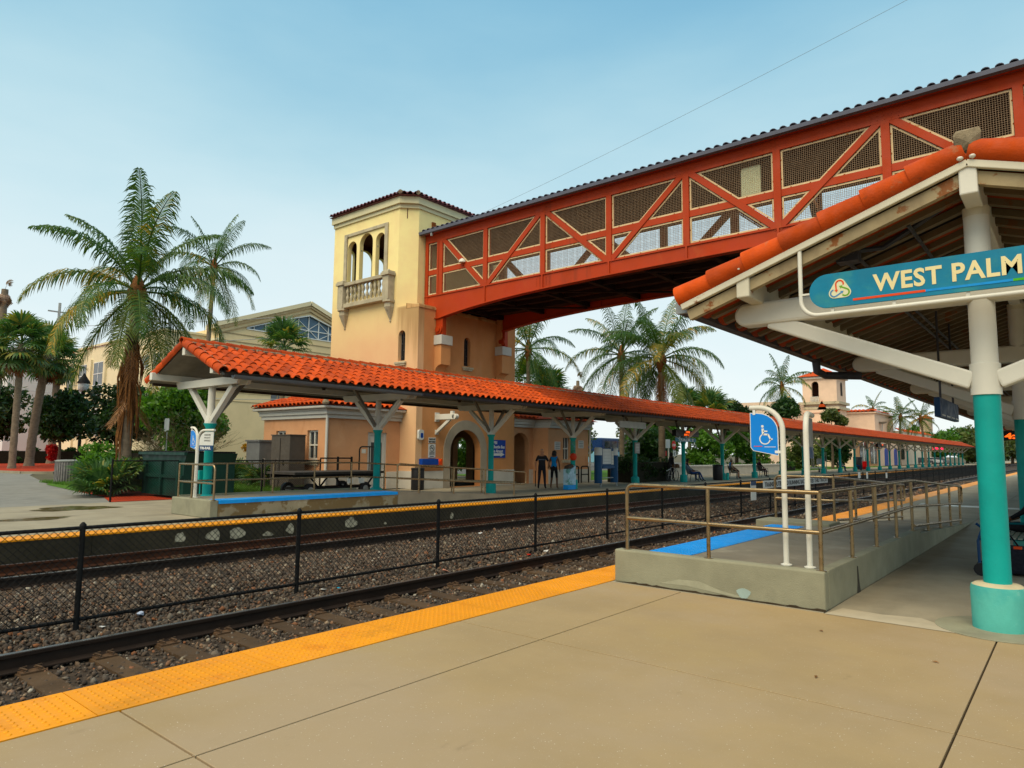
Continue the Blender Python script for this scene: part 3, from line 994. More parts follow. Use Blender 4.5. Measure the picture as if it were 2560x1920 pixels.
pb = MB(); pb.tube([(0, 0, -.25), (0, 0, FZ1 - FZ0 + .01)], .031, 10); pb.lathe([(.036, FZ1 - FZ0), (.036, FZ1 - FZ0 + .02), (.012, FZ1 - FZ0 + .05)], (0, 0, 0), 10)
post_me = pb.mesh('post', M_dark, smooth=True)
for k in range(-3, 42):
    y = FY0 + k * FSP
    put('post', post_me, fence, (FX, y, FZ0))
    put('wire_mesh', chain_me, fence, (FX + .03, y + .025, FZ0 + .06), kind='stuff')
mb = MB(); mb.tube([(FX, FY0 - 3 * FSP, FZ1 - .015), (FX, FY0 + 42 * FSP, FZ1 - .015)], .021, 8); mb.build('top_rail', M_dark, fence, smooth=True)
mb = MB(); mb.tube([(FX, FY0 - 3 * FSP, FZ0 + .06), (FX, FY0 + 42 * FSP, FZ0 + .06)], .021, 8); mb.build('bottom_rail', M_dark, fence, smooth=True)

# banner and notices hung on the fence
bt = thing('banner', 'long white banner with black capitals hung on the chain link fence', 'banner', (FX + .06, 29, .4))
mb = MB(); mb.box(FX + .05, 24.87, .385, FX + .06, 33.05, .66); mb.build('cloth', M_signwhite, bt)
lettering('TRAINS OUTBOUND RUNNING BACK LIMITED THRU TRACKS', .235, M_letterk, bt, (FX + .063, 28.96, .44), (0, 1, 0), (0, 0, 1), .004, width=7.9)
def notice(y, w, z0, z1, lab, blue=True):
    t = thing('notice', lab, 'sign', (FX + .06, y, z0), group='notices hung on the fence')
    zb = z1 - (z1 - z0) * .22
    mb = MB(); mb.box(FX + .05, y - w / 2, z0, FX + .06, y + w / 2, z1); mb.build('plate', M_signwhite, t)
    if blue:
        mb = MB(); mb.box(FX + .061, y - w / 2, zb, FX + .063, y + w / 2, z1 + .002); mb.build('header', M_navy, t)
notice(23.9, .5, .02, .67, 'white notice with a navy top hung on the fence left of the long banner')
notice(38.9, .5, .44, .75, 'first of three small white notices on the fence beyond the banner', False)
notice(40.6, .35, .38, .73, 'second of three small white notices on the fence beyond the banner', False)
notice(45.4, .4, .30, .62, 'third of three small white notices on the fence beyond the banner', False)

# ------------------------------------------------------------------ boarding ramps
def railing(name, label, mtl, runs, posts, r=.024, group=None):
    """runs: lists of points for bars; posts: (x, y, zbase, ztop)"""
    p0 = posts[0]
    t = thing(name, label, 'railing', (p0[0], p0[1], p0[2]), group)
    for pts in runs:
        b = MB(); b.tube(pts, r, 10); b.build('bar', mtl, t, smooth=True)
    for (x, y, z0, z1) in posts:
        b = MB(); b.tube([(x, y, z0 - .02), (x, y, z1)], r * .95, 10); b.lathe([(r * 2.2, 0), (r * 2.2, .008), (r * 1.2, .012)], (x, y, z0), 12)
        b.build('post', mtl, t, smooth=True)
    return t

def elbow(c, d0, d1, r, n=6):
    """quarter bend: arrives along d0, leaves along d1, corner point c"""
    c, d0, d1 = Vector(c), Vector(d0), Vector(d1)
    ctr = c - d0 * r + d1 * r
    return [tuple(ctr - d1 * r * math.cos(a) + d0 * r * math.sin(a)) for a in [PI / 2 * i / n for i in range(n + 1)]]

rp = thing('boarding_ramp', 'raised gray concrete boarding ramp with blue edge on the near platform', 'ramp', (-3.3, 7.6, 0))
mb = MB(); mb.box(-4.57, 7.58, 0.0, -2.08, 7.74, .402); mb.build('end_wall', M_ramp, rp, bev=.02)
mb = MB(); mb.prism([(7.74, 0), (20.1, 0), (19.6, .03), (13.12, .335), (13.05, .40), (7.74, .402)], (-2.20, 0, 0), (0, 1, 0), (0, 0, 1), (.12, 0, 0)); mb.build('side_wall', M_ramp, rp, bev=.01)
mb = MB(); mb.box(-4.20, 7.74, .22, -2.20, 13.25, .385); mb.box(-4.0, 7.75, 0, -2.21, 13.24, .22)
mb.build('deck', M_rampdeck, rp)
mb = MB(); mb.prism([(13.25, 0), (19.7, 0), (19.7, .012), (13.25, .385)], (-3.48, 0, 0), (0, 1, 0), (0, 0, 1), (1.28, 0, 0)); mb.build('slope', M_rampdeck, rp)
mb = MB()
pts = [(-4.5, .0)]
x = -4.5
while x < -2.1:
    x += rnd.uniform(.04, .12); pts.append((min(x, -2.08), rnd.uniform(.006, .028)))
pts.append((-2.08, 0)); mb.prism(pts, (0, 7.577, .002), (1, 0, 0), (0, 0, 1), (0, .004, 0)); mb.build('base_crack', M_seam, rp, fix=True)
mb = MB(); mb.prism([(-3.95, .06), (-3.7, .13), (-3.45, .14), (-3.2, .07), (-2.95, .035), (-3.0, .02), (-3.3, .045), (-3.6, .07)], (0, 7.578, 0), (1, 0, 0), (0, 0, 1), (0, .003, 0)); mb.build('mortar_smear', mat('pale mortar smear', (.36, .35, .26), .9, .1, 6), rp, fix=True)
mb = MB(); mb.prism([(-2.93 + .075 * math.cos(a) * (1 + .2 * math.sin(3 * a)), .075 + .055 * math.sin(a)) for a in [2 * PI * i / 14 for i in range(14)]], (0, 7.577, 0), (1, 0, 0), (0, 0, 1), (0, .003, 0)); mb.build('paint_spot', mat('pale blue paint spot', (.36, .45, .42), .8, .1, 6), rp, fix=True)
mb = MB(); mb.prism([(8.86, .0), (9.02, .0), (8.97, .12), (8.93, .30), (8.90, .31), (8.90, .12)], (-2.077, 0, 0), (0, 1, 0), (0, 0, 1), (.003, 0, 0)); mb.build('drain_stain', mat('dark drain stain', (.05, .045, .035), .9, .2, 6), rp, fix=True)
mb = MB(); mb.box(-4.60, 12.55, 0, -3.34, 13.25, .43); mb.build('end_curb', M_ramp, rp, bev=.02)
bme = tactile_mesh('tactile_tile', M_blue, .545, 1.115)
for k in range(4):
    put('tactile_tile', bme, rp, (-3.925, 7.745 + .56 + k * 1.12, .389 + .004))
GRP = 'steel railings of the near ramp'
zt, zm = 1.205, .79
el = elbow((-4.43, 7.66, zt), (0, 0, 1), (1, 0, 0), .09)
railing('railing', 'bronze steel railing across the front end of the near ramp', M_steel,
        [[(-4.43, 7.66, .39)] + el + [(-2.13, 7.66, zt)], [(-4.43, 7.66, zm), (-2.13, 7.66, zm)]],
        [(-4.43, 7.66, .40, zt - .09), (-3.36, 7.66, .40, zt), (-2.13, 7.66, .40, zt)], group=GRP)
pz = [(8.93, .40), (10.2, .40), (11.5, .40), (12.75, .40), (14.2, .30), (15.55, .235), (16.95, .165), (18.45, .09)]
top = [(-2.13, 7.69, zt), (-2.13, 12.8, zt), (-2.13, 18.5, .93)] + elbow((-2.13, 18.85, .91), (0, 1, -.05), (0, 0, -1), .1) + elbow((-2.13, 18.85, .53), (0, 0, -1), (0, -1, .05), .1) + [(-2.13, 12.8, zm), (-2.13, 7.69, zm)]
railing('railing', 'long bronze steel railing along the right hand wall of the near ramp', M_steel,
        [top, [(-2.13, 12.9, .47), (-2.13, 18.5, .18)]],
        [(-2.13, y, z, (zt if y < 12.9 else zt - (y - 12.8) * .0482)) for y, z in pz], group=GRP)
el = elbow((-4.45, 13.2, zt), (0, 0, 1), (1, 0, 0), .09)
railing('railing', 'bronze steel railing across the far curb of the near ramp', M_steel,
        [[(-4.45, 13.2, .42)] + el + [(-3.42, 13.2, zt)], [(-4.45, 13.2, zm), (-3.42, 13.2, zm)]],
        [(-4.45, 13.2, .42, zt - .09), (-3.42, 13.2, .38, zt)], group=GRP)
top = [(-3.42, 13.22, zt), (-3.42, 19.2, .90)] + elbow((-3.42, 19.6, .88), (0, 1, -.05), (0, 0, -1), .1) + elbow((-3.42, 19.6, .50), (0, 0, -1), (0, -1, .05), .1) + [(-3.42, 13.22, zm)]
railing('railing', 'bronze steel railing down the track side of the near ramp slope', M_steel,
        [top, [(-3.42, 13.4, .44), (-3.42, 19.2, .12)]],
        [(-3.42, y, .385 - (y - 13.25) * .058, zt - (y - 13.2) * .05) for y in (14.73, 16.2, 17.7, 19.2)], group=GRP)

# opposite ramp
ro = thing('boarding_ramp', 'stained concrete boarding ramp with blue edge on the opposite platform', 'ramp', (-16.4, 7.9, 0))
mb = MB(); mb.box(-17.42, 7.85, 0, -15.48, 8.05, .42); mb.build('end_wall', M_ramp, ro, bev=.02)
mb = MB(); mb.box(-17.42, 8.05, 0, -15.50, 13.5, .405); mb.build('deck', M_rampdeck, ro)
mb = MB(); mb.box(-15.50, 8.05, .0, -15.47, 13.5, .33); mb.build('side_wall', M_oldconc, ro)
mb = MB(); mb.prism([(13.5, 0), (20.2, 0), (20.2, .015), (13.5, .405)], (-17.42, 0, 0), (0, 1, 0), (0, 0, 1), (1.93, 0, 0)); mb.build('slope', M_rampdeck, ro)
mb = MB(); mb.box(-17.46, 8.05, 0, -17.42, 13.5, .45); mb.build('back_curb', M_ramp, ro)
bm2 = MB().box(-.29, -.54, -.075, .29, .54, .006).mesh('tactile_tile', M_blue)
for k in range(5):
    put('tactile_tile', bm2, ro, (-15.74, 8.6 + k * 1.085, .407))
GRP2 = 'steel railings of the opposite ramp'
zt2, zm2 = 1.23, .80
el = elbow((-15.52, 7.95, zt2), (1, 0, 0), (0, 0, -1), .12)
railing('railing', 'steel railing across the end of the opposite ramp', M_steel,
        [[(-17.3, 7.95, zt2)] + el + [(-15.52, 7.95, .4)], [(-17.3, 7.95, zm2), (-15.52, 7.95, zm2)]],
        [(-17.3, 7.95, .42, zt2), (-16.6, 7.95, .42, zt2), (-15.52, 7.95, .42, zt2 - .12)], group=GRP2)
run = [(-17.3, 7.98, zt2), (-17.3, 13.4, zt2), (-17.3, 21.2, .84)]
railing('railing', 'long steel railing along the back of the opposite ramp', M_steel,
        [run, [(-17.3, 7.98, zm2), (-17.3, 13.4, zm2), (-17.3, 21.2, .42)]],
        [(-17.3, y, z, z + .82) for y, z in ((9.19, .41), (10.54, .41), (11.88, .41), (13.2, .41), (14.5, .35), (16.04, .26), (17.6, .17), (19.2, .08), (21.1, .0))], group=GRP2)
el = elbow((-15.52, 13.5, 1.22), (0, 0, 1), (0, 1, 0), .1)
t2 = [(-15.52, 13.5, .41)] + el + [(-15.52, 19.2, .90)] + elbow((-15.52, 19.6, .88), (0, 1, -.05), (0, 0, -1), .1) + elbow((-15.52, 19.6, .45), (0, 0, -1), (0, -1, .05), .1) + [(-15.52, 13.5, zm2)]
railing('railing', 'steel railing down the track side slope of the opposite ramp', M_steel,
        [t2], [(-15.52, y, max(0, .405 - (y - 13.5) * .0582), 1.22 - (y - 13.5) * .056) for y in (13.5, 14.36, 15.88, 17.4, 18.93)], group=GRP2)
# ------------------------------------------------------------------ opposite canopy
CX_, RZ, EZ, HW = -17.4, 4.24, 3.40, 1.95        # axis, ridge and eave height of the deck, half width
CY0, CYS, NCOL = 8.72, 5.545, 28
Y0, Y1 = 7.90, CY0 + CYS * (NCOL - 1) + 1.0
cp = thing('platform_canopy', 'long open canopy with orange barrel tiles on teal columns over the opposite platform', 'canopy', (CX_, Y0, 0))
sl = Vector((-HW, 0, RZ - EZ)); SLEN = sl.length; sl.normalize()      # up slope on the track side
nrm = Vector((RZ - EZ, 0, HW)).normalized()
TP = .285
tile_me = tile_mesh('tile', M_tile, TP, .405)
rot = frame_rot(sl, (0, -1, 0))          # local X up the slope
ez = Vector((CX_ + HW, 0, EZ)) + nrm * .03
NC = 6
step = SLEN / NC
rest = []
ncolt = int((Y1 - Y0) / TP)
cnt = 0
for j in range(ncolt):
    y = Y0 + .26 + j * TP
    if y > Y1 - .2: break
    for i in range(NC):
        p = ez + sl * (i * step - .06) + Vector((0, y, 0)) + nrm * rnd.uniform(-.004, .005)
        if cnt < 288 and j < 48:
            put('tile', tile_me, cp, p, rot=(rot.x + rnd.uniform(-.012, .012), rot.y + rnd.uniform(-.012, .012), rot.z + rnd.uniform(-.02, .02)))
            cnt += 1
        else:
            R3 = frame_rot(sl, (rnd.uniform(-.02, .02), -1, 0)).to_matrix().to_4x4()
            rest.append(Matrix.Translation(p - WL[cp]) @ R3)
V, Fc = join_copies(tile_me, rest)
me = np_mesh('tile_field', V, Fc, M_tile); me.polygons.foreach_set('use_smooth', [True] * len(me.polygons))
o = bpy.data.objects.new('tile_field', me); COL.objects.link(o); o.parent = cp; WL[o] = WL[cp]; o['kind'] = 'stuff'
# back slope as long ribbed tiles
bs_ = Vector((HW, 0, RZ - EZ)).normalized(); rotb = frame_rot(bs_, (0, 1, 0)); eb = Vector((CX_ - HW, 0, EZ)) + Vector((-(RZ - EZ), 0, HW)).normalized() * .03
long_me = tile_mesh('tile', M_tile, TP * 2, SLEN + .05)
mats_ = [Matrix.Translation(eb + Vector((0, Y0 + .3 + j * TP * 2, 0)) - WL[cp]) @ rotb.to_matrix().to_4x4() for j in range(int((Y1 - Y0 - .6) / (TP * 2)))]
V, Fc = join_copies(long_me, mats_)
o = bpy.data.objects.new('tile_field', np_mesh('tile_field', V, Fc, M_tile)); COL.objects.link(o); o.parent = cp; WL[o] = WL[cp]; o['kind'] = 'stuff'
# rake tiles on the gable, ridge tiles along the top
rk = half_tile('rake_tile', M_tile, .125, .11, .40, 9, a0=0, a1=235)
rkb = half_tile('rake_tile', M_tile, .125, .11, .40, 9, a0=-55, a1=180)
for i in range(6):
    p = Vector((CX_ + HW, Y0 + .06, EZ)) + sl * (i * step - .05) + nrm * .055
    put('rake_tile', rk, cp, p, rot=frame_rot(sl + nrm * -.05, (0, -1, 0)))
    p = Vector((CX_ - HW, Y0 + .06, EZ)) + bs_ * (i * step - .05) + Vector((-(RZ - EZ), 0, HW)).normalized() * .055
    put('rake_tile', rkb, cp, p, rot=frame_rot(bs_ + Vector((0, 0, -.04)), (0, 1, 0)))
rg_ = half_tile('ridge_tile', M_tile, .125, .11, .44)
for k in range(int((Y1 - Y0) / .40)):
    if k < 110:
        put('ridge_tile', rg_, cp, (CX_, Y0 - .05 + k * .40, RZ + .075), rot=frame_rot((0, 1, -.035), (-1, 0, 0)))
mb = MB(); mb.tube([(CX_, Y0 + 44, RZ + .07), (CX_, Y1, RZ + .07)], .12, 8); mb.build('ridge_cap', M_tile, cp, smooth=True)
mb = MB()
for k in range(int((Y1 - Y0) / .2)):
    y = Y0 + .2 + k * .2
    if y > 75: break
    mb.obox((CX_ + .13 + rnd.uniform(-.02, .03), y, RZ + .03), (.07, 0, -.02), (0, rnd.uniform(.05, .09), 0), (.01, 0, rnd.uniform(.035, .06)))
mb.build('mortar', M_mortar, cp, kind='stuff')
mb = MB()
for i in range(NC - 1):
    p = Vector((CX_ + HW, Y0 + .22, EZ)) + sl * (i * step + .2) + nrm * .075
    mb.obox(p, tuple(sl * .13), (0, .035, 0), tuple(nrm * .03))
mb.build('rake_mortar', M_mortar, cp, kind='stuff')

# deck, boards, beams, gutter
mb = MB(); mb.prism([(CX_ + HW, EZ), (CX_, RZ), (CX_ - HW, EZ), (CX_ - HW, EZ - .05), (CX_, RZ - .05), (CX_ + HW, EZ - .05)], (0, Y0 + .05, 0), (1, 0, 0), (0, 0, 1), (0, Y1 - Y0 - .1, 0))
M_soffit = mat('gray soffit boards', (.21, .195, .165), .8, .2, 2)
mb.build('roof_deck', M_soffit, cp, fix=True)
bf = mat('eave closure', (.05, .035, .025), .9, .3, 8)
mb = MB(); mb.box(CX_ + HW - .06, Y0 + .12, EZ - .10, CX_ + HW + .01, Y1, EZ + .045); mb.build('eave_board', bf, cp)
mb = MB(); mb.box(CX_ - HW - .01, Y0 + .12, EZ - .10, CX_ - HW + .06, Y1, EZ + .045); mb.build('eave_board', bf, cp)
for (xa, za, hh, y0_) in ((CX_ + 1.50, 3.42, .20, Y0 + .02), (CX_ - 1.50, 3.42, .20, Y0 - .12), (CX_, 3.98, .22, Y0 + .02)):
    mb = MB(); mb.box(xa - .075, y0_, za - .01, xa + .075, Y1 - .1, za + hh - .01); mb.build('purlin', M_white if hh > .1 else M_soffit, cp, bev=.012)
gp = [(math.cos(a) * .075, math.sin(a) * .075) for a in [PI + PI * i / 7 for i in range(8)]] + [(.085, .02), (.07, .02)] + [(math.cos(a) * .065, math.sin(a) * .065) for a in [2 * PI - PI * i / 7 for i in range(8)]] + [(-.085, .02)]
def gutter(y0, y1, m):
    mb = MB(); mb.prism(gp, (CX_ + HW + .095, y0, EZ - .06), (1, 0, 0), (0, 0, 1), (0, y1 - y0, 0)); return mb.build('gutter', m, cp, smooth=True, fix=True)
gutter(Y0 + .28, 14.2, M_gutter)
gutter(14.25, 42.0, M_dgutter)
gutter(42.05, Y1, M_dgutter)
for k in range(7):
    mb = MB(); mb.lathe([(.05, 0), (.05, .05), (.09, .07), (.07, .16), (.11, .18), (.11, .2)], (CX_ + .95, CY0 + CYS * (k + .5), 3.30), 10)
    mb.build('ceiling_lamp', M_dirty, cp)

def canopy_column(parent, x, y, hw, ztop, zcap, rc=.11, rb=.21, hb=.42, longit=True, label=None):
    """round column with flared base, white head, cross beam and raking braces"""
    b = MB(); b.lathe([(rc, .0), (rc, zcap - .10), (rc * 1.5, zcap), (rc * 1.5, zcap + .015)], (x, y, 0), 18)
    c = b.build('column', M_teal, parent, smooth=True, label=label)
    b = MB(); b.lathe([(rb, 0), (rb, hb - .06), (rb * .92, hb - .02), (rc * 1.05, hb + .02)], (x, y, 0.002), 10); b.build('base', M_teal, c)
    b = MB(); b.lathe([(rc * 1.35, zcap + .015), (rc * 1.25, zcap + .12), (rc * .9, zcap + .18), (rc * .82, ztop - .2)], (x, y, 0), 14); b.build('head', M_white, c, smooth=True)
    for s in (-1, 1):
        b = MB(); b.beam((x + s * .05, y, zcap + .06), (x + s * (hw - .55), y, ztop - .20), .14, .13, (0, 1, 0)); b.build('brace', M_white, c, bev=.01)
        if longit and not (longit == 'fwd' and s < 0):
            b = MB(); b.beam((x, y + s * .05, zcap + .06), (x, y + s * 1.05, ztop + .2), .09, .08, (1, 0, 0)); b.build('brace', M_soffit, c)
    for s in (-1, 1):
        b = MB(); b.prism([(-hw, ztop - .04), (-hw + .10, ztop - .19), (hw - .10, ztop - .19), (hw, ztop - .04), (hw, ztop), (-hw, ztop)], (x, y + s * .14 - .04, 0), (1, 0, 0), (0, 0, 1), (0, .08, 0))
        b.build('cross_beam', M_white, c, fix=True)
    return c
canopy_column(cp, CX_, CY0, 1.66, 3.41, 2.25, longit='fwd')
c0 = canopy_column(cp, CX_, CY0 + CYS, 1.66, 3.41, 2.25)
for k in range(1, NCOL - 1):
    c = copy_tree(c0, (0, 0, 0), cp)
    c.location = c0.location + Vector((0, CYS * k, 0))
mb = MB(); mb.box(CX_ - .25, CY0 - .17, .75, CX_ - .10, CY0 - .06, 1.05); mb.tube([(CX_ - .17, CY0 - .1, .02), (CX_ - .17, CY0 - .1, .8)], .02, 6); mb.build('electric_box', M_teal, cp)

# ------------------------------------------------------------------ station building with tower
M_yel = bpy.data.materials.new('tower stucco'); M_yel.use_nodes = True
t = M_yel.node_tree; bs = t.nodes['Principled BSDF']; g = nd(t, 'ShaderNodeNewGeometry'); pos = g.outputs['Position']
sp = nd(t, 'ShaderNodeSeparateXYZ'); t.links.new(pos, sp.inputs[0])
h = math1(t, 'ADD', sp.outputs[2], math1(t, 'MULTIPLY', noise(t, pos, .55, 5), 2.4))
c1 = mixc(t, ramp(t, h, 6.6, 11.2), (.74, .43, .22, 1), (.90, .75, .33, 1))  # peach below, bright yellow above: tint of the light painted into the colour
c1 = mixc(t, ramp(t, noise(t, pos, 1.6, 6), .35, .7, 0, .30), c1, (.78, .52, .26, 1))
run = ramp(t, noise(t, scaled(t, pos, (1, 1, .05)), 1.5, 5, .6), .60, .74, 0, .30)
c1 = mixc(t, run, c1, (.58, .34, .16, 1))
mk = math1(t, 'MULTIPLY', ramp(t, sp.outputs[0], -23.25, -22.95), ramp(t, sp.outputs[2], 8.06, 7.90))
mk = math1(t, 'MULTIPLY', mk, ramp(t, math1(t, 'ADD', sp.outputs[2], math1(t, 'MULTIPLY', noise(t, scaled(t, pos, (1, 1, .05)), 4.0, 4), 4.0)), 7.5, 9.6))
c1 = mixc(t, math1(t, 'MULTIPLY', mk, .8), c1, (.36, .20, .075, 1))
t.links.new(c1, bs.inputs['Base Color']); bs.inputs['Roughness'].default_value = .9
b_ = nd(t, 'ShaderNodeBump'); b_.inputs['Strength'].default_value = .3; b_.inputs['Distance'].default_value = .02
t.links.new(noise(t, pos, 60, 5), b_.inputs['Height']); t.links.new(b_.outputs[0], bs.inputs['Normal'])
M_stainst = mat('water stained stucco', (.64, .40, .20), .9, .15, 1.5, .3, 60, streak=((.26, .14, .05), 3.5, .50, .68, .85), stains=[((.45, .26, .11), 1.4, .5, .7, .5, (1, 1, .3))])

M_peachd = mat('shade darkened peach stucco', (.64, .31, .145), .9, .06, 1.2, .25, 100, streak=((.46, .20, .08), 1.2, .58, .75, .5), stains=[((.70, .40, .22), .7, .5, .7, .5, (1, 1, .4))])  # peach darkened to orange: shade under the bridge put into the wall colour
sb = thing('station_building', 'peach and yellow stucco station building with square arched tower behind the canopy', 'building', (-25, 20, 0))
TX0, TX1, TY0, TY1, ZL = -27.95, -21.70, 19.84, 26.45, 8.0
X, Y, Z = (1, 0, 0), (0, 1, 0), (0, 0, 1)
# lower tower walls
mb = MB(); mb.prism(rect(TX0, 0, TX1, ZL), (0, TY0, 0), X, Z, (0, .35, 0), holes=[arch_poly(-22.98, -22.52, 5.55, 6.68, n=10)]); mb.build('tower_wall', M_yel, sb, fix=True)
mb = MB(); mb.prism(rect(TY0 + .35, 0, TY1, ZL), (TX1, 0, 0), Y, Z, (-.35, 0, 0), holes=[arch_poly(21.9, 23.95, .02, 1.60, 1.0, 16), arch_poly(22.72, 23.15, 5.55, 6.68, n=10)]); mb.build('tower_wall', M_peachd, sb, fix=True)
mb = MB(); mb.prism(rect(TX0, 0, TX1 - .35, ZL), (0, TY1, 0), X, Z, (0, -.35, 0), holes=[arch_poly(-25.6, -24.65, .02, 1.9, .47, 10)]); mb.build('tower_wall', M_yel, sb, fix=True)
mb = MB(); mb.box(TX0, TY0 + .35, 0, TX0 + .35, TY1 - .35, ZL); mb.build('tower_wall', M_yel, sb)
mb = MB(); mb.box(TX0 + .35, TY0 + .35, 3.3, TX1 - .35, TY1 - .35, 3.5); mb.box(TX0 + .36, TY0 + .36, .01, -26.2, TY1 - .36, 3.29); mb.box(-22.85, 24.7, .01, TX1 - .36, TY1 - .36, 3.29); mb.build('lobby_partition', M_void, sb)
mb = MB(); mb.box(TX0 + .02, TY0 + .02, ZL - .15, TX1 - .02, TY1 - .02, ZL - .001); mb.build('tower_floor', M_inner, sb)
# sloped ledge on top of the lower body where it steps back
mb = MB(); mb.prism([(-22.5, ZL + .10), (-21.66, ZL - .06), (-21.66, ZL - .16), (-22.5, ZL - .14)], (0, TY0 - .01, 0), X, Z, (0, TY1 - TY0 + .02, 0)); mb.build('ledge', M_stainst, sb, fix=True)
# upper tower
TZ = 12.60
UX1, CH = -22.50, .63
pn = (TX0, UX1 - CH)                    # north-west face, towards the viewer
holes = []
for (a, b, top, n) in ((-26.84, -26.16, 11.66, 12), (-25.94, -24.96, 11.86, 14), (-24.74, -24.08, 11.68, 12)):
    r = (b - a) / 2
    holes.append(arch_poly(a, b, 8.85, top - r, None, n))
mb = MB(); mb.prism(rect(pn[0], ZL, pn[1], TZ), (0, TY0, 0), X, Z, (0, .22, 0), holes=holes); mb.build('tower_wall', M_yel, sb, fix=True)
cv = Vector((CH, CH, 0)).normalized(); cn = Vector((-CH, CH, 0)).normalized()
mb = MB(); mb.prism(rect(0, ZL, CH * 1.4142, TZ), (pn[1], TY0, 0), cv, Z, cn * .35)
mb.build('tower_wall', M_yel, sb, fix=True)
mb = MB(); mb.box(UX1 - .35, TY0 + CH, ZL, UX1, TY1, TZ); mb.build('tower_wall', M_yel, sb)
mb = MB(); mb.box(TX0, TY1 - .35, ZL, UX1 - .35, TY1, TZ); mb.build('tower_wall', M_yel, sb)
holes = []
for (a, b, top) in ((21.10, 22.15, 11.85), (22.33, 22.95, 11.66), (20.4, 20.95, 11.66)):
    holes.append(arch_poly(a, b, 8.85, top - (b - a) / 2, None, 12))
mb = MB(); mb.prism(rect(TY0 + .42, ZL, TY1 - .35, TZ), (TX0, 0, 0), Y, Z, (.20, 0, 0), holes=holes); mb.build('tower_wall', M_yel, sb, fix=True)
mb = MB(); mb.box(TX0 + .21, TY0 + .24, TZ - .5, UX1 - .36, TY1 - .36, TZ - .02); mb.box(UX1 - .40, TY0 + .9, ZL + .01, UX1 - .352, TY1 - .40, TZ - .5); mb.box(TX0 + .21, TY1 - .40, ZL + .01, UX1 - .40, TY1 - .352, TZ - .5)
mb.box(-23.75, TY0 + .24, ZL + .01, -23.70, 21.2, TZ - .5)
mb.prism(rect(TY0 + .43, ZL + .01, TY1 - .41, TZ - .5), (TX0 + .201, 0, 0), Y, Z, (.02, 0, 0), holes=holes)
mb.build('belfry_interior', mat('red brown interior paint', (.13, .046, .030), .9, .1, 2), sb, fix=True)
for x in (-26.05, -24.85):
    mb = MB(); mb.lathe([(.10, 0), (.10, .06), (.072, .12), (.066, 1.9), (.10, 2.0), (.12, 2.1), (.12, 2.16)], (x, TY0 + .12, 8.98 + .02), 12); mb.build('colonnette', M_stone, sb, smooth=True)
mb = MB(); mb.lathe([(.08, 0), (.07, .1), (.06, 2.0), (.1, 2.15)], (TX0 + .17, 22.24, 8.95), 10); mb.build('colonnette', M_stone, sb, smooth=True)
# stone surround of the arcade
mb = MB(); mb.box(-27.08, TY0 - .07, 9.3, -26.86, TY0 - .001, 12.06); mb.box(-24.06, TY0 - .07, 9.3, -23.84, TY0 - .001, 12.06); mb.box(-26.86, TY0 - .07, 11.90, -24.06, TY0 - .001, 12.06); mb.build('stone_surround', M_stone, sb, bev=.015)
# balcony
bal = MB(); bal.box(-26.65, TY0 - .32, 8.350, -23.72, TY0 - .001, 8.550); bal = bal.build('balcony', M_stone, sb, bev=.02)
mb = MB(); mb.box(-26.66, TY0 - .34, 9.390, -23.72, TY0 - .06, 9.560); mb.build('handrail', M_stone, bal, bev=.02)
for x in (-26.85, -23.53):
    mb = MB(); mb.box(x - .2, TY0 - .38, 8.350, x + .2, TY0 - .001, 9.450); mb.box(x - .27, TY0 - .45, 9.450, x + .27, TY0 - .001, 9.590); mb.box(x - .23, TY0 - .41, 9.590, x + .23, TY0 - .001, 9.660); mb.lathe([(.06, 0), (.09, .05), (.04, .11)], (x, TY0 - .2, 9.660), 8)
    mb.build('pedestal', M_stone, bal, bev=.012)
    mb = MB()
    ring = [(.25, 8.350), (.25, 8.250), (.19, 8.210), (.20, 8.030), (.10, 7.680), (.03, 7.450), (.045, 7.410), (.02, 7.350)]
    for (w0, z0), (w1, z1) in zip(ring[:-1], ring[1:]):
        vs = []
        for w, z in ((w0, z0), (w1, z1)):
            d = max(.03, w * 1.6)
            vs += [(x - w, TY0, z), (x - w, TY0 - d + w * .4, z), (x - w * .5, TY0 - d, z), (x + w * .5, TY0 - d, z), (x + w, TY0 - d + w * .4, z), (x + w, TY0, z)]
        mb.add(vs, [(i, i + 1, i + 7, i + 6) for i in range(5)])
    mb.add([(x - .25, TY0, 8.349), (x - .25, TY0 - .3, 8.349), (x + .25, TY0 - .3, 8.349), (x + .25, TY0, 8.349)], [(0, 1, 2, 3)])
    mb.build('pendant', M_stone, bal, fix=True)
bme_ = MB().lathe([(.07, 0), (.07, .05), (.045, .08), (.085, .24), (.085, .30), (.04, .42), (.04, .44), (.085, .56), (.085, .62), (.045, .78), (.07, .80), (.07, .84)], (0, 0, 0), 10).mesh('baluster', M_stone, smooth=True)
for i in range(10):
    put('baluster', bme_, bal, (-26.48 + i * .290, TY0 - .19, 8.550))
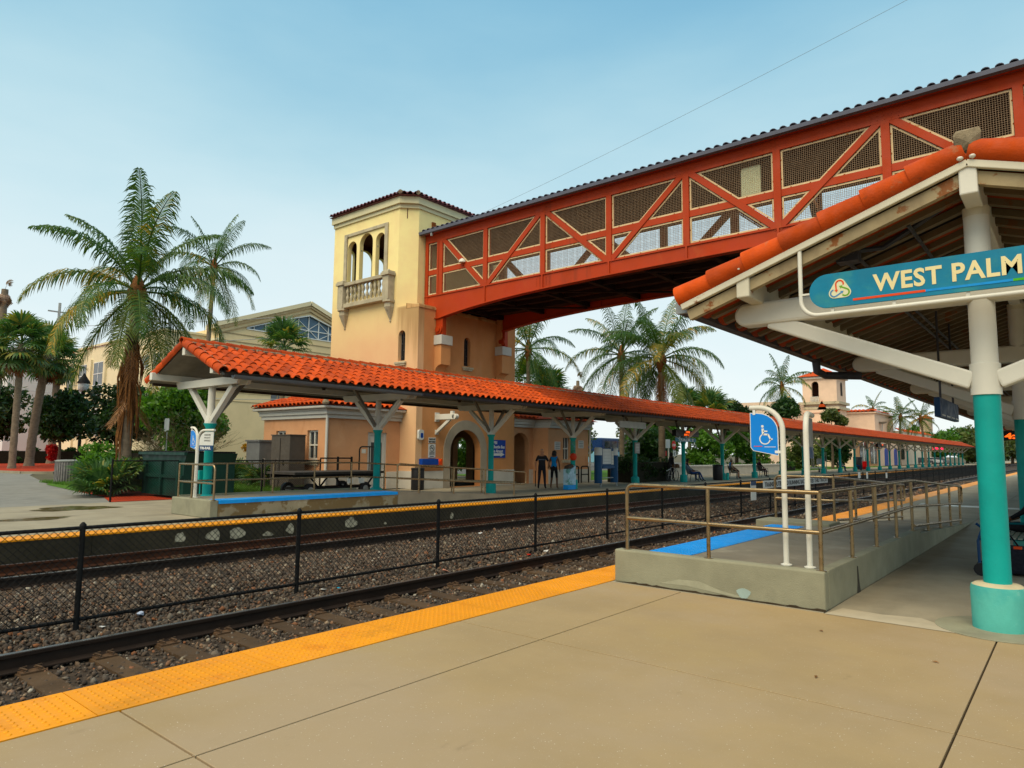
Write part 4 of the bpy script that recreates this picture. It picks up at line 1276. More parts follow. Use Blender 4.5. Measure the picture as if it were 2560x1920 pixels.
# narrow barred windows
def barwin(axis, c, u0, u1, z0, z1):
    mb = MB()
    r = (u1 - u0) / 2
    if axis == 'y':
        mb.prism(arch_poly(u0 + .001, u1 - .001, z0, z1 - r), (0, c + .2, 0), X, Z, (0, .02, 0))
    else:
        mb.prism(arch_poly(u0 + .001, u1 - .001, z0, z1 - r), (c - .2, 0, 0), Y, Z, (-.02, 0, 0))
    w = mb.build('window', M_dark, sb, fix=True)
    mb = MB()
    for k in range(3):
        u = u0 + (u1 - u0) * (k + 1) / 4
        if axis == 'y': mb.tube([(u, c + .1, z0), (u, c + .1, z1 - .1)], .011, 6)
        else: mb.tube([(c - .1, u, z0), (c - .1, u, z1 - .1)], .011, 6)
    for k in range(4):
        z = z0 + (z1 - z0) * (k + .6) / 4.6
        um = (u0 + u1) / 2 + (.05 if k % 2 else -.05)
        if axis == 'y': mb.lathe([(.0, -.03), (.035, 0), (.0, .03)], (um, c + .09, z), 6)
        else: mb.lathe([(.0, -.03), (.035, 0), (.0, .03)], (c - .09, um, z), 6)
    mb.build('bars', M_galv if False else mat('iron bars', (.06, .055, .06), .5, .1, 5), w)
    mb = MB()
    if axis == 'y': mb.box(u0 - .12, c - .12, z0 - .14, u1 + .12, c - .001, z0 - .05); mb.box(u0 - .08, c - .09, z0 - .22, u1 + .08, c - .001, z0 - .14)
    else: mb.box(c + .001, u0 - .12, z0 - .14, c + .12, u1 + .12, z0 - .05); mb.box(c + .001, u0 - .08, z0 - .22, c + .09, u1 + .08, z0 - .14)
    mb.build('sill', M_stone, w, bev=.01)
barwin('y', TY0, -22.98, -22.52, 5.55, 6.91)
barwin('x', TX1, 22.72, 23.15, 5.55, 6.91)
# corbels that carry the bridge
for yc in (20.83, 24.95):
    prof = [(0, 5.02), (.03, 5.02)] + [(.42 - .38 * math.cos(a), 5.02 + .38 * math.sin(a)) for a in [PI / 2 * i / 7 for i in range(1, 8)]] + [(.42, 6.28), (0, 6.28)]
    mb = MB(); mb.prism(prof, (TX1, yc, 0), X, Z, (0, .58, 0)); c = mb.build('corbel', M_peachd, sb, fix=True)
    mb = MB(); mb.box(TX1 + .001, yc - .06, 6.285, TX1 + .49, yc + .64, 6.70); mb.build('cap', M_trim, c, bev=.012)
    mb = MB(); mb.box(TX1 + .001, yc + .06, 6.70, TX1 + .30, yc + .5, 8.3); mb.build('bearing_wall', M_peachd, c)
# tower cornice following the chamfer
def band(z0, z1, off, m, name='cornice'):
    x0, x1, y0, y1 = TX0 - off * .3, UX1 + off, TY0 - off, TY1 + off
    c = CH - off * .2 + off * .0
    poly = [(x0, y0), (x1 - c, y0), (x1, y0 + c), (x1, y1), (x0, y1)]
    mb = MB(); mb.prism(poly, (0, 0, z0), X, Y, (0, 0, z1 - z0)); return mb.build(name, m, sb, fix=True)
M_cornice = mat('pale yellow cornice', (.74, .68, .46), .8, .05, 1.2, .1, 50)
band(12.56, 12.73, .07, M_cornice); band(12.735, 13.04, .17, M_cornice)
# tower roof
OV = .30
x0, x1, y0, y1, ze = TX0 - .08, UX1 + OV, TY0 - OV, TY1 + OV, 13.12
cx, cy, zr = (x0 + x1) / 2, (y0 + y1) / 2, 13.10 + 3.2 * .26
ch = CH * .9
base = [(x0, y0), (x1 - ch, y0), (x1, y0 + ch), (x1, y1), (x0, y1)]
mb = MB(); mb.add([(a, b, ze - .06) for a, b in base] + [(cx, cy, zr)], [(i, (i + 1) % 5, 5) for i in range(5)] + [(4, 3, 2, 1, 0)]); troof = mb.build('tower_roof', M_purptile, sb)
et = tile_mesh('roof_tile', M_purptile, .27, 1.0, .03)
def eave_row(p0, p1, inward, n, slope=.26):
    p0, p1, inward = Vector(p0), Vector(p1), Vector(inward)
    for i in range(n):
        p = p0 + (p1 - p0) * ((i + .5) / n)
        put('roof_tile', et, troof, p, rot=frame_rot(inward + Vector((0, 0, slope)), (p1 - p0) if (Vector(inward).cross(p1 - p0)).z > 0 else (p0 - p1)))
eave_row((x0, y0 - .02, ze - .03), (x1 - ch, y0 - .02, ze - .03), (0, 1, 0), 20)
eave_row((x1 - ch, y0, ze - .03), (x1, y0 + ch, ze - .03), (-.7, .7, 0), 3)
eave_row((x1 + .02, y0 + ch, ze - .03), (x1 + .02, y1, ze - .03), (-1, 0, 0), 23)
mb = MB()
for a, b in ((x1 - ch, y0), (x1, y0 + ch)):
    mb.tube([(a, b, ze + .05), (a + (cx - a) * .5, b + (cy - b) * .5, ze + (zr - ze) * .5 + .05)], .10, 8)
mb.build('hip_cap', M_mortar, troof)
# rusty bracket under the eave
mb = MB(); mb.box(UX1 + .001, 21.25, 11.9, UX1 + .08, 21.45, 12.15); mb.tube([(UX1 + .05, 21.45, 12.05), (UX1 + .05, 22.1, 12.12)], .012, 5); mb.build('rusty_bracket', mat('rust', RUST, .9, .3, 20), sb)

# ---- left wing
LX0, LX1, LY0, LZ = -27.3, -22.7, 16.09, 2.87
winholes = [rect(-24.03, 1.22, -23.30, 2.40), rect(-26.33, 1.22, -25.60, 2.40)]
mb = MB(); mb.prism(rect(LX0, 0, LX1, LZ), (0, LY0, 0), X, Z, (0, .25, 0), holes=winholes); mb.build('wing_wall', M_peach, sb, fix=True)
mb = MB(); mb.prism(rect(LY0 + .25, 0, TY0, LZ), (LX1, 0, 0), Y, Z, (-.25, 0, 0), holes=[rect(18.10, .02, 19.12, 2.37)]); mb.build('wing_wall', M_peach, sb, fix=True)
mb = MB(); mb.box(LX0, LY0 + .25, 0, LX0 + .25, TY0, LZ); mb.build('wing_wall', M_peach, sb)
for (u0, u1) in ((-24.03, -23.30), (-26.33, -25.60)):
    mb = MB(); mb.box(u0, LY0 + .16, 1.22, u1, LY0 + .18, 2.40); w = mb.build('window', M_glassd, sb)
    mb = MB(); um = (u0 + u1) / 2
    for (a, b) in ((u0, u0 + .06), (um - .03, um + .03), (u1 - .06, u1)): mb.box(a, LY0 + .10, 1.22, b, LY0 + .155, 2.40)
    for (a, b) in ((1.22, 1.29), (1.78, 1.84), (2.33, 2.40)): mb.box(u0 + .06, LY0 + .104, a, u1 - .06, LY0 + .15, b)
    mb.build('frame', M_white, w)
    mb = MB(); mb.box(u0 - .15, LY0 - .1, 1.10, u1 + .15, LY0 - .001, 1.2); mb.box(u0 - .1, LY0 - .06, 1.0, u1 + .1, LY0 - .001, 1.1); mb.build('sill', M_stone, w)
mb = MB(); mb.box(LX1 - .12, 18.10, .02, LX1 - .06, 18.22, 2.37); mb.box(LX1 - .12, 19.0, .02, LX1 - .06, 19.12, 2.37); mb.box(LX1 - .12, 18.22, 2.25, LX1 - .06, 19.0, 2.37); mb.box(LX1 - .14, 18.22, .02, LX1 - .09, 19.0, 2.25)
d = mb.build('door', M_trim, sb)
mb = MB(); mb.box(LX1 - .089, 18.34, .75, LX1 - .08, 18.9, 1.95); mb.build('dark_panel', mat('dark door panel', (.055, .06, .06), .5, .1, 4), d)
mb = MB(); mb.tube([(LX1 - .08, 18.95, 1.02), (LX1 - .04, 18.95, 1.02), (LX1 - .04, 18.86, 1.02)], .012, 6); mb.build('handle', M_galv, d)
mb = MB(); mb.box(LX1 + .002, LY0, 0, LX1 + .03, 18.1, .72); mb.box(LX1 + .002, 19.12, 0, LX1 + .03, TY0, .72); mb.box(LX0, LY0 - .03, 0, LX1 + .03, LY0 - .001, .72)
mb.box(TX1 + .002, TY0, 0, TX1 + .035, 21.5, .75); mb.box(TX1 + .002, 24.35, 0, TX1 + .035, TY1, .75); mb.box(-22.7, TY0 - .035, 0, TX1 + .035, TY0 - .001, .75)
mb.build('base_band', M_wainscot, sb, bev=.01)
# arch surround on the tower
mb = MB()
outer = arch_poly(21.5, 24.35, .0, 1.62, 1.42, 18); inner = arch_poly(21.9, 23.95, -.001, 1.60, 1.0, 16)
mb.prism(outer, (TX1 + .002, 0, 0), Y, Z, (.05, 0, 0), holes=[[(a, b + .002) for a, b in inner]])
mb.build('arch_surround', mat('tan arch surround', (.40, .34, .26), .8, .08, 2, .1, 50), sb, fix=True)
def wing_cornice(x0, y0, x1, y1):
    for (z0, z1, o_) in ((2.87, 3.02, .10), (3.022, 3.17, .17), (3.172, 3.24, .21)):
        mb = MB(); mb.box(x0 - o_, y0 - o_, z0, x1 + o_, y1, z1); mb.build('cornice', M_trim, sb, bev=.015)
    mb = MB()
    mb.box(x0 - .38, y0 - .38, 3.245, x1 + .38, y1, 3.36); mb.build('eave_gutter', M_trim, sb, bev=.04)
wing_cornice(LX0, LY0, LX1, TY0 - .01)
mb = MB(); mb.tube([(LX1 + .07, LY0 - .07, .05), (LX1 + .07, LY0 - .07, 3.1)], .055, 10); mb.build('downspout', M_trim, sb, smooth=True)
# left wing roof tiles
wt = tile_mesh('roof_tile', M_tile, .285, .40)
ex0, ex1, ey0 = LX0 - .42, LX1 + .42, LY0 - .42
slw = .36
mb = MB(); mid = (ex1 - ex0) / 2
mb.add([(ex0, ey0, 3.38), (ex1, ey0, 3.38), (ex1, 20, 3.38), (ex0, 20, 3.38), (ex0 + mid, ey0 + mid, 3.38 + mid * slw), (ex0 + mid, 20, 3.38 + mid * slw)], [(0, 1, 4), (1, 2, 5, 4), (3, 0, 4, 5)])
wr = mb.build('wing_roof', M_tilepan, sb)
n = int((ex1 - ex0) / .285)
for j in range(n):
    x = ex0 + (j + .5) * (ex1 - ex0) / n
    dmax = min(x - ex0, ex1 - x)
    k = 0
    while k * .355 < min(dmax, 1.9):
        put('roof_tile', wt, wr, (x, ey0 + k * .355 * .94, 3.40 + k * .355 * .94 * slw), rot=frame_rot((0, 1, slw), (-1, 0, 0)))
        k += 1
for j in range(13):
    y = ey0 + (j + .5) * .285
    if y > TY0 - .1: break
    k = 0
    while k * .355 < min(y - ey0, 1.1):
        put('roof_tile', wt, wr, (ex1 - k * .355 * .94, y, 3.40 + k * .355 * .94 * slw), rot=frame_rot((-1, 0, slw), (0, -1, 0)))
        k += 1
mb = MB(); mb.tube([(ex1 - .05, ey0 + .05, 3.46), (ex1 - 1.8, ey0 + 1.8, 3.46 + 1.8 * slw)], .11, 8); mb.lathe([(.12, -.02), (.14, .05), (.08, .16)], (ex1 - .03, ey0 + .03, 3.40), 8); mb.build('hip_cap', M_mortar, wr)
# ---- right wing
mb = MB(); mb.prism(rect(TY1, 0, 28.35, LZ), (-22.0, 0, 0), Y, Z, (-.3, 0, 0), holes=[arch_poly(26.6, 28.05, .02, 1.88, .72, 14)]); mb.build('wing_wall', M_peach, sb, fix=True)
mb = MB(); mb.prism(rect(28.35, 0, 32.1, LZ), (-21.0, 0, 0), Y, Z, (-.3, 0, 0), holes=[rect(29.68, 1.25, 30.28, 2.38)]); mb.build('wing_wall', M_peach, sb, fix=True)
mb = MB(); mb.box(-24.3, 28.35, 0, -21.3, 28.6, LZ); mb.box(-26.5, 31.85, 0, -21.3, 32.1, LZ); mb.box(-26.5, 28.6, 0, -26.2, 31.85, LZ); mb.build('wing_wall', M_peach, sb)
mb = MB(); mb.box(-21.18, 29.68, 1.25, -21.16, 30.28, 2.38); w = mb.build('window', M_glassd, sb)
mb = MB()
for (a, b) in ((29.68, 29.74), (29.95, 30.01), (30.22, 30.28)): mb.box(-21.15, a, 1.25, -21.10, b, 2.38)
mb.box(-21.146, 29.74, 1.78, -21.105, 30.22, 1.84); mb.build('frame', M_white, w)
mb = MB(); mb.box(-20.999, 29.55, 1.08, -20.88, 30.41, 1.22); mb.build('sill', M_stone, w)
mb = MB(); mb.box(-20.998, 28.38, 0, -20.965, 32.1, .72); mb.box(-21.998, TY1, 0, -21.965, 26.6, .72); mb.box(-21.998, 28.05, 0, -21.965, 28.35, .72); mb.build('base_band', M_wainscot, sb)
for (x0_, y0_, x1_, y1_) in ((-26.5, TY1, -22.0, 28.34), (-26.5, 28.36, -21.0, 32.1)):
    for (z0, z1, o_) in ((2.87, 3.02, .10), (3.022, 3.17, .17), (3.172, 3.30, .24)):
        mb = MB(); mb.box(x0_, y0_, z0, x1_ + o_, y1_ + (o_ if y1_ > 30 else 0), z1); mb.build('cornice', M_trim, sb, bev=.015)
mb = MB(); mb.tube([(-20.93, 32.16, .05), (-20.93, 32.16, 2.9)], .05, 8); mb.build('downspout', M_trim, sb)
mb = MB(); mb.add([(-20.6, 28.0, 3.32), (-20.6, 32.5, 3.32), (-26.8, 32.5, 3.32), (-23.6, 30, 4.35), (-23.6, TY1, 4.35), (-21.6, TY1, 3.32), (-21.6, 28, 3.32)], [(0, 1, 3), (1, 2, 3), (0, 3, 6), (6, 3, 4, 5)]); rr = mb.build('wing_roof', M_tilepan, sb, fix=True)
for j in range(16):
    put('roof_tile', wt, rr, (-20.58 if j >= 6 else -21.55, 26.7 + j * .355, 3.34), rot=frame_rot((-1, 0, slw), (0, -1, 0)))
# ------------------------------------------------------------------ footbridge
BY, BW = 20.95, 4.25
br = thing('footbridge', 'red steel truss footbridge with mesh screens and tiled roof crossing the tracks', 'bridge', (-12, BY, 8))
XP = [-21.43 + 0.0] + [-18.77 + 3.015 * k for k in range(10)]
XEND = 9.0
ZB, ZM0, ZM1, ZT0, ZT1 = 8.56, 9.50, 9.72, 10.98, 11.36
def hb(x):
    d = x - (-21.43)
    return 7.45 + .60 * (1 - math.exp(-max(0, d) / 3.6))
def bbox(name, x0, y0, z0, x1, y1, z1, m=M_red, parent=br, bev=0):
    b = MB(); b.box(x0, y0, z0, x1, y1, z1); return b.build(name, m, parent, bev=bev)
near = []
# girder with a haunched lower edge
xs = [-22.42] + [-21.43 + i * .6 for i in range(12)] + [-13 + i * 2 for i in range(12)]
poly = [(x, hb(x) if x > -21.5 else 7.45) for x in xs] + [(xs[-1], ZB - .06), (xs[0], ZB - .06)]
b = MB(); b.prism(poly, (0, BY - .10, 0), (1, 0, 0), (0, 0, 1), (0, .2, 0)); near.append(b.build('girder', M_red, br, fix=True))
b = MB()
for x0, x1 in zip(xs[:-1], xs[1:]):
    b.beam((x0, BY - .13, (hb(x0) if x0 > -21.5 else 7.45) + .02), (x1, BY - .13, hb(x1) + .02), .1, .04, (0, 0, 1))
near.append(b.build('bottom_flange', M_red, br))
near.append(bbox('upper_flange', -22.42, BY - .14, ZB - .058, XEND, BY + .12, ZB - .02))
near.append(bbox('lower_rail', -22.42, BY - .09, ZB - .018, XEND, BY + .09, ZB + .03))
near.append(bbox('top_chord', -22.42, BY - .12, ZT0, XEND, BY + .12, ZT1))
near.append(bbox('mid_rail', -22.42, BY - .085, ZM0, XEND, BY + .085, ZM1))
for i, x in enumerate(XP):
    w = .11
    near.append(bbox('post', x - w, BY - .125, ZB - .02, x + w, BY + .125, ZT0 + .002))
    if i:
        near.append(bbox('stiffener', x - .035, BY - .15, hb(x) + .02, x + .035, BY - .101, ZB - .06))
near.append(bbox('post', -22.42, BY - .12, 7.5, -22.24, BY + .12, ZT0 + .002))
near.append(bbox('post', -21.66, BY - .13, ZB - .02, -21.56, BY + .13, ZT0 + .001))
# diagonals and screens
M_meshdark = M_wire
rivet_b = MB()
def screen(poly, parent_list):
    if len(poly) < 3: return
    fr = inset(poly, .012)
    if len(fr) < 3: return
    inn = inset(fr, .052)
    if len(inn) < 3: return
    b = MB(); b.prism(fr, (0, BY - .06, 0), (1, 0, 0), (0, 0, 1), (0, .03, 0), holes=[inn]); f = b.build('screen_frame', M_cream, br, fix=True)
    b = MB()
    x0, x1 = min(p[0] for p in inn), max(p[0] for p in inn)
    z0, z1 = min(p[1] for p in inn), max(p[1] for p in inn)
    pitch = .058
    def span(ax, c):
        vals = []
        for i in range(len(inn)):
            p, q = inn[i], inn[(i + 1) % len(inn)]
            if (p[ax] - c) * (q[ax] - c) < 0:
                t = (c - p[ax]) / (q[ax] - p[ax]); vals.append(p[1 - ax] + t * (q[1 - ax] - p[1 - ax]))
        return (min(vals), max(vals)) if len(vals) >= 2 else None
    c = math.ceil(x0 / pitch) * pitch
    while c < x1:
        s_ = span(0, c)
        if s_: b.beam((c, BY - .046, s_[0] - .02), (c, BY - .046, s_[1] + .02), .0068, .004, (0, 1, 0))
        c += pitch
    c = math.ceil(z0 / pitch) * pitch
    while c < z1:
        s_ = span(1, c)
        if s_: b.beam((s_[0] - .02, BY - .04, c), (s_[1] + .02, BY - .04, c), .004, .0068, (0, 0, 1))
        c += pitch
    b.build('wire_mesh', M_wire, f, kind='stuff')
    # clips
    b = MB()
    for i in range(len(fr)):
        p, q = Vector(fr[i]), Vector(fr[(i + 1) % len(fr)])
        L = (q - p).length
        for k in range(int(L / .55)):
            m_ = p + (q - p) * ((k + .5) / max(1, int(L / .55)))
            b.box(m_.x - .022, BY - .066, m_.y - .022, m_.x + .022, BY - .0605, m_.y + .022)
    if b.v: b.build('clips', mat('rusty clips', (.26, .07, .02), .8, .3, 20), f)
    parent_list.append(f)
bays = [(XP[i], XP[i + 1]) for i in range(len(XP) - 1)]
for i, (xa, xb) in enumerate(bays):
    down = (i % 2 == 0)                    # falls towards the right
    pa, pb = ((xa + .05, ZT0 + .12), (xb - .02, ZB - .05)) if down else ((xa + .02, ZB - .05), (xb - .05, ZT0 + .12))
    b = MB(); b.beam((pa[0], BY - .02, pa[1]), (pb[0], BY - .02, pb[1]), .19, .20, (0, 0, 1)); near.append(b.build('diagonal', M_red, br))
    dx, dz = pb[0] - pa[0], pb[1] - pa[1]
    L = math.hypot(dx, dz); nx, nz = -dz / L, dx / L
    c0_ = nx * pa[0] + nz * pa[1]
    for (z0, z1) in ((ZB + .03, ZM0), (ZM1, ZT0)):
        R_ = [(xa + .11, z0), (xb - .11, z0), (xb - .11, z1), (xa + .11, z1)]
        screen(clip(R_, nx, nz, c0_ + .10), near)
        screen(clip(R_, -nx, -nz, -c0_ + .10), near)
for (z0, z1) in ((ZB + .03, ZM0), (ZM1, ZT0)):
    screen([(-22.24, z0), (-21.66, z0), (-21.66, z1), (-22.24, z1)], near)
# rivet groups and name plate patch
b = MB()
for i in range(5):
    for j in range(4):
        b.obox((-16.05 + i * .16, BY - .104, 8.12 + j * .085), (.014, 0, 0), (0, .01, 0), (0, 0, .014))
for xc in (-15.75, -9.71, -3.7):
    for i in range(5):
        for j in range(2):
            b.obox((xc - .36 + i * .18, BY - .124, 11.06 + j * .12), (.013, 0, 0), (0, .01, 0), (0, 0, .013))
b.build('rivets', M_red, br, kind='stuff')
# scrolled bearings on the corbels
b = MB(); b.box(-21.66, BY - .10, 6.72, -21.24, BY + .12, 7.46)
cc = [( -21.44 + .20 * math.cos(a), 6.95 + .20 * math.sin(a)) for a in [2 * PI * i / 18 for i in range(18)]]
b.prism(cc, (0, BY - .17, 0), (1, 0, 0), (0, 0, 1), (0, .07, 0))
cc = [( -21.44 + .11 * math.cos(a), 6.95 + .11 * math.sin(a)) for a in [2 * PI * i / 14 for i in range(14)]]
b.prism(cc, (0, BY - .22, 0), (1, 0, 0), (0, 0, 1), (0, .05, 0))
near.append(b.build('bearing', M_red, br, fix=True))
# far truss: the same pieces one bridge width behind
for o in near:
    c = copy_tree(o, (0, 0, 0), br)
    c.location = o.location + Vector((0, BW, 0))
# deck, ceiling, beams
bbox('deck', -22.4, BY + .13, 8.24, XEND, BY + BW - .13, 8.40, M_inner)
bbox('ceiling', -22.4, BY + .13, 11.05, XEND, BY + BW - .13, 11.12, M_inner)
b = MB()
for k in range(12):
    b.box(-21.5 + k * 2.5, BY + .12, 8.02, -21.3 + k * 2.5, BY + BW - .12, 8.238)
for yy in (BY + 1.2, BY + 2.1, BY + 3.0):
    b.box(-22.4, yy - .06, 8.06, XEND, yy + .06, 8.236)
for k in range(6):
    b.beam((-21.4 + k * 5, BY + .2, 7.98), (-16.4 + k * 5, BY + BW - .2, 7.98), .1, .06)
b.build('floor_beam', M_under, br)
# roof
RZ0, RY0, RY1 = 11.46, BY - .34, BY + BW + .34
rzc = RZ0 + (RY1 - RY0) / 2 * .26
b = MB(); b.add([(-22.45, RY0, RZ0), (XEND, RY0, RZ0), (XEND, (RY0 + RY1) / 2, rzc), (-22.45, (RY0 + RY1) / 2, rzc), (-22.45, RY1, RZ0), (XEND, RY1, RZ0)], [(0, 1, 2, 3), (3, 2, 5, 4), (1, 0, 4, 5)])
b.add([(-22.45, RY0 + .2, RZ0 - .1), (XEND, RY0 + .2, RZ0 - .1), (XEND, RY1 - .2, RZ0 - .1), (-22.45, RY1 - .2, RZ0 - .1)], [(3, 2, 1, 0)])
broof = b.build('bridge_roof', M_grayeave, br)
gt = tile_mesh('roof_tile', M_grayeave, .30, 1.3, .03)
n = int((XEND + 22.4) / .30)
for i in range(n):
    put('roof_tile', gt, broof, (-22.35 + i * .30, RY0 - .03, RZ0 + .005), rot=frame_rot((0, 1, .26), (-1, 0, 0)))
b = MB(); b.prism([(RY0 - .14, RZ0 - .12), (RY0 + .0, RZ0 - .14), (RY0 + .02, RZ0 + .01), (RY0 - .02, RZ0 + .01), (RY0 - .15, RZ0 - .0)], (-22.6, 0, 0), (0, 1, 0), (0, 0, 1), (XEND + 22.6, 0, 0)); b.build('gutter', mat('blue gray gutter', (.12, .125, .16), .5, .1, 2), br, fix=True)
bbox('outlet', -21.78, RY0 - .10, RZ0 - .28, -21.70, RY0 - .02, RZ0 - .12, M_galv)
bbox('eave_board', -22.42, RY0 + .03, ZT1 + .003, XEND, BY + .1, ZT1 + .05, M_red)
# pale board behind the screen, lamp, guard plate
nb = thing('notice_board', 'blank pale yellow board fixed inside the footbridge screen', 'board', (-7.6, BY, 9.7))
b = MB(); b.prism(rrect(-7.93, 9.74, -7.30, 10.80, .06), (0, BY + .16, 0), (1, 0, 0), (0, 0, 1), (0, .02, 0)); b.build('panel', M_board, nb, fix=True)
lamp = thing('bridge_lamp', 'small white lamp at the tower end of the footbridge mid rail', 'lamp', (-20.1, BY, 9.6))
b = MB(); b.lathe([(.06, 0), (.16, .03), (.13, .14), (.05, .2)], (-20.05, BY - .16, 9.70), 12); b.build('globe', M_white, lamp, smooth=True)
b = MB(); b.box(-20.08, BY - .16, 9.6, -20.02, BY - .09, 9.7); b.build('bracket', M_red, lamp)
cb = thing('control_box', 'dark gray box hung on the far screen inside the footbridge', 'box', (-17.5, BY + BW - .3, 8.9))
b = MB(); b.box(-19.5, BY + BW - .35, 8.85, -18.9, BY + BW - .2, 9.4); b.build('case', mat('olive gray box', (.16, .14, .09), .6, .1, 4), cb, bev=.01)

# ------------------------------------------------------------------ near canopy
NX, NY0, NRZ, NEZ, NHW = -.65, 7.42, 4.36, 3.37, 2.86
nc = thing('platform_canopy', 'near platform canopy with orange rake tiles, white beams and teal columns', 'canopy', (NX, NY0, 0))
NY1 = NY0 + 62
s1 = Vector((-NHW, 0, -(NRZ - NEZ))).normalized()          # down the left slope
n1 = Vector((-(NRZ - NEZ), 0, NHW)).normalized()
n2 = Vector((NRZ - NEZ, 0, NHW)).normalized()
NL = math.hypot(NHW, NRZ - NEZ)
# deck sheets
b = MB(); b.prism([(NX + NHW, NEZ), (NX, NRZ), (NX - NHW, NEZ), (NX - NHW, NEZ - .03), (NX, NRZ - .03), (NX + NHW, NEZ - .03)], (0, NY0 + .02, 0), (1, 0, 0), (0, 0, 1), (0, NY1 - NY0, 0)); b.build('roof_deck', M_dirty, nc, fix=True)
# ribs along the slopes
M_rib = mat('dirty cream rib paint', (.17, .13, .08), .75, .15, 2, .1, 50, stains=[(RUST, 4.2, .60, .68, .85, (1, 1, 1)), ((.16, .12, .07), 1.4, .5, .72, .6, (1, 1, 1))])
ribL = MB(); ribL.beam((0, 0, 0), tuple(s1 * (NL - .12)), .16, .075, (0, 1, 0)); 
def rib_mesh(sgn):
    b = MB()
    d = Vector((sgn * NHW, 0, -(NRZ - NEZ))).normalized()
    nn = Vector((sgn * (NRZ - NEZ), 0, NHW)).normalized()
    b.obox(d * ((NL - .1) / 2 + .05) - nn * .066, tuple(d * ((NL - .16) / 2)), (0, .048, 0), tuple(nn * .036))
    return b.mesh('rib', M_rib)
rm = {-1: rib_mesh(-1), 1: rib_mesh(1)}
for k in range(105):
    for sgn in (-1, 1):
        put('rib', rm[sgn], nc, (NX, NY0 + .20 + k * .40, NRZ - .03))
for k in range(105, 180):
    for sgn in (-1, 1):
        if k % 2 == 0: put('rib', rm[sgn], nc, (NX, NY0 + .16 + k * .34, NRZ - .03)) if False else None
# rake trim and tiles on the gable
for sgn, nn in ((-1, n1), (1, n2)):
    d = Vector((sgn * NHW, 0, -(NRZ - NEZ))).normalized()
    a = Vector((NX, NY0 - .02, NRZ - .025)); e = a + d * (NL + .02)
    b = MB(); b.obox((a + e) / 2 - nn * .02, tuple((e - a) / 2), (0, .03, 0), tuple(nn * .035)); b.build('rake_trim', M_whiterust, nc, bev=.008)
    b = MB(); b.obox((a + e) / 2 - nn * .13 + Vector((0, .07, 0)), tuple((e - a) / 2 * .98), (0, .04, 0), tuple(nn * .06)); b.build('rake_board', mat('rusting cream rake board', (.36, .29, .18), .75, .15, 2, .1, 50, stains=[(RUST, 4.2, .57, .64, .9, (1, 1, 1)), ((.18, .13, .08), 1.4, .5, .72, .6, (1, 1, 1))]), nc)
NT = 7
rkn = {-1: half_tile('rake_tile', M_tile, .130, .112, .48, 13, a0=0, a1=255), 1: half_tile('rake_tile', M_tile, .130, .112, .48, 13, a0=-75, a1=180)}
for sgn, nn in ((-1, n1), (1, n2)):
    up = Vector((-sgn * NHW, 0, NRZ - NEZ)).normalized()
    ebase = Vector((NX + sgn * NHW, NY0 + .05, NEZ))
    for i in range(NT):
        put('rake_tile', rkn[sgn], nc, ebase + up * (i * NL / NT - .04) + nn * .105 + Vector((0, -.03, 0)), rot=frame_rot(up - nn * .05, (0, sgn, 0)))
_mr = random.Random(5); bm = bmesh.new()
for i in range(26):
    a = _mr.uniform(0, 6.28); zz = _mr.uniform(0, 1)
    rr = (.085 + .055 * zz) * _mr.uniform(.8, 1.1)
    bm.verts.new((rr * math.cos(a), rr * math.sin(a) * .8, zz * .24))
bmesh.ops.convex_hull(bm, input=bm.verts)
me = bpy.data.meshes.new('ridge_mortar'); bm.to_mesh(me); bm.free(); me.materials.append(M_mortar)
put('ridge_mortar', me, nc, (NX, NY0 - .02, NRZ + .04))
big = tile_mesh('tile', M_tile, .57, NL + .05, .03)
ml = []
for sgn in (-1, 1):
    up = Vector((-sgn * NHW, 0, NRZ - NEZ)).normalized(); nn = Vector((sgn * (NRZ - NEZ), 0, NHW)).normalized()
    R4 = frame_rot(up, (0, sgn, 0)).to_matrix().to_4x4()
    for j in range(105):
        ml.append(Matrix.Translation(Vector((NX + sgn * (NHW + .03), NY0 + .45 + j * .57, NEZ)) + nn * .02 - WL[nc]) @ R4)
V, Fc = join_copies(big, ml)
o = bpy.data.objects.new('tile_field', np_mesh('tile_field', V, Fc, M_tile)); COL.objects.link(o); o.parent = nc; WL[o] = WL[nc]; o['kind'] = 'stuff'
# purlins with square ends
for x, z0, z1 in ((NX - 2.14, 3.34, 3.63), (NX + 2.14, 3.34, 3.63), (NX, 4.02, 4.31)):
    b = MB(); b.box(x - .073, NY0 - .03, z0, x + .073, NY1, z1); b.build('purlin', M_whiterust if x != NX else M_white, nc, bev=.015)
b = MB()
for p in ((NX - .05, NY0 - .06, NRZ - .0), (NX + .05, NY0 - .06, NRZ - .0), (NX - 2.16, NY0 - .06, 3.66)):
    b.lathe([(.0, -.025), (.025, -.012), (.03, .0), (.025, .012), (.0, .025)], p, 10)
b.build('bolts', M_white, nc, kind='stuff')
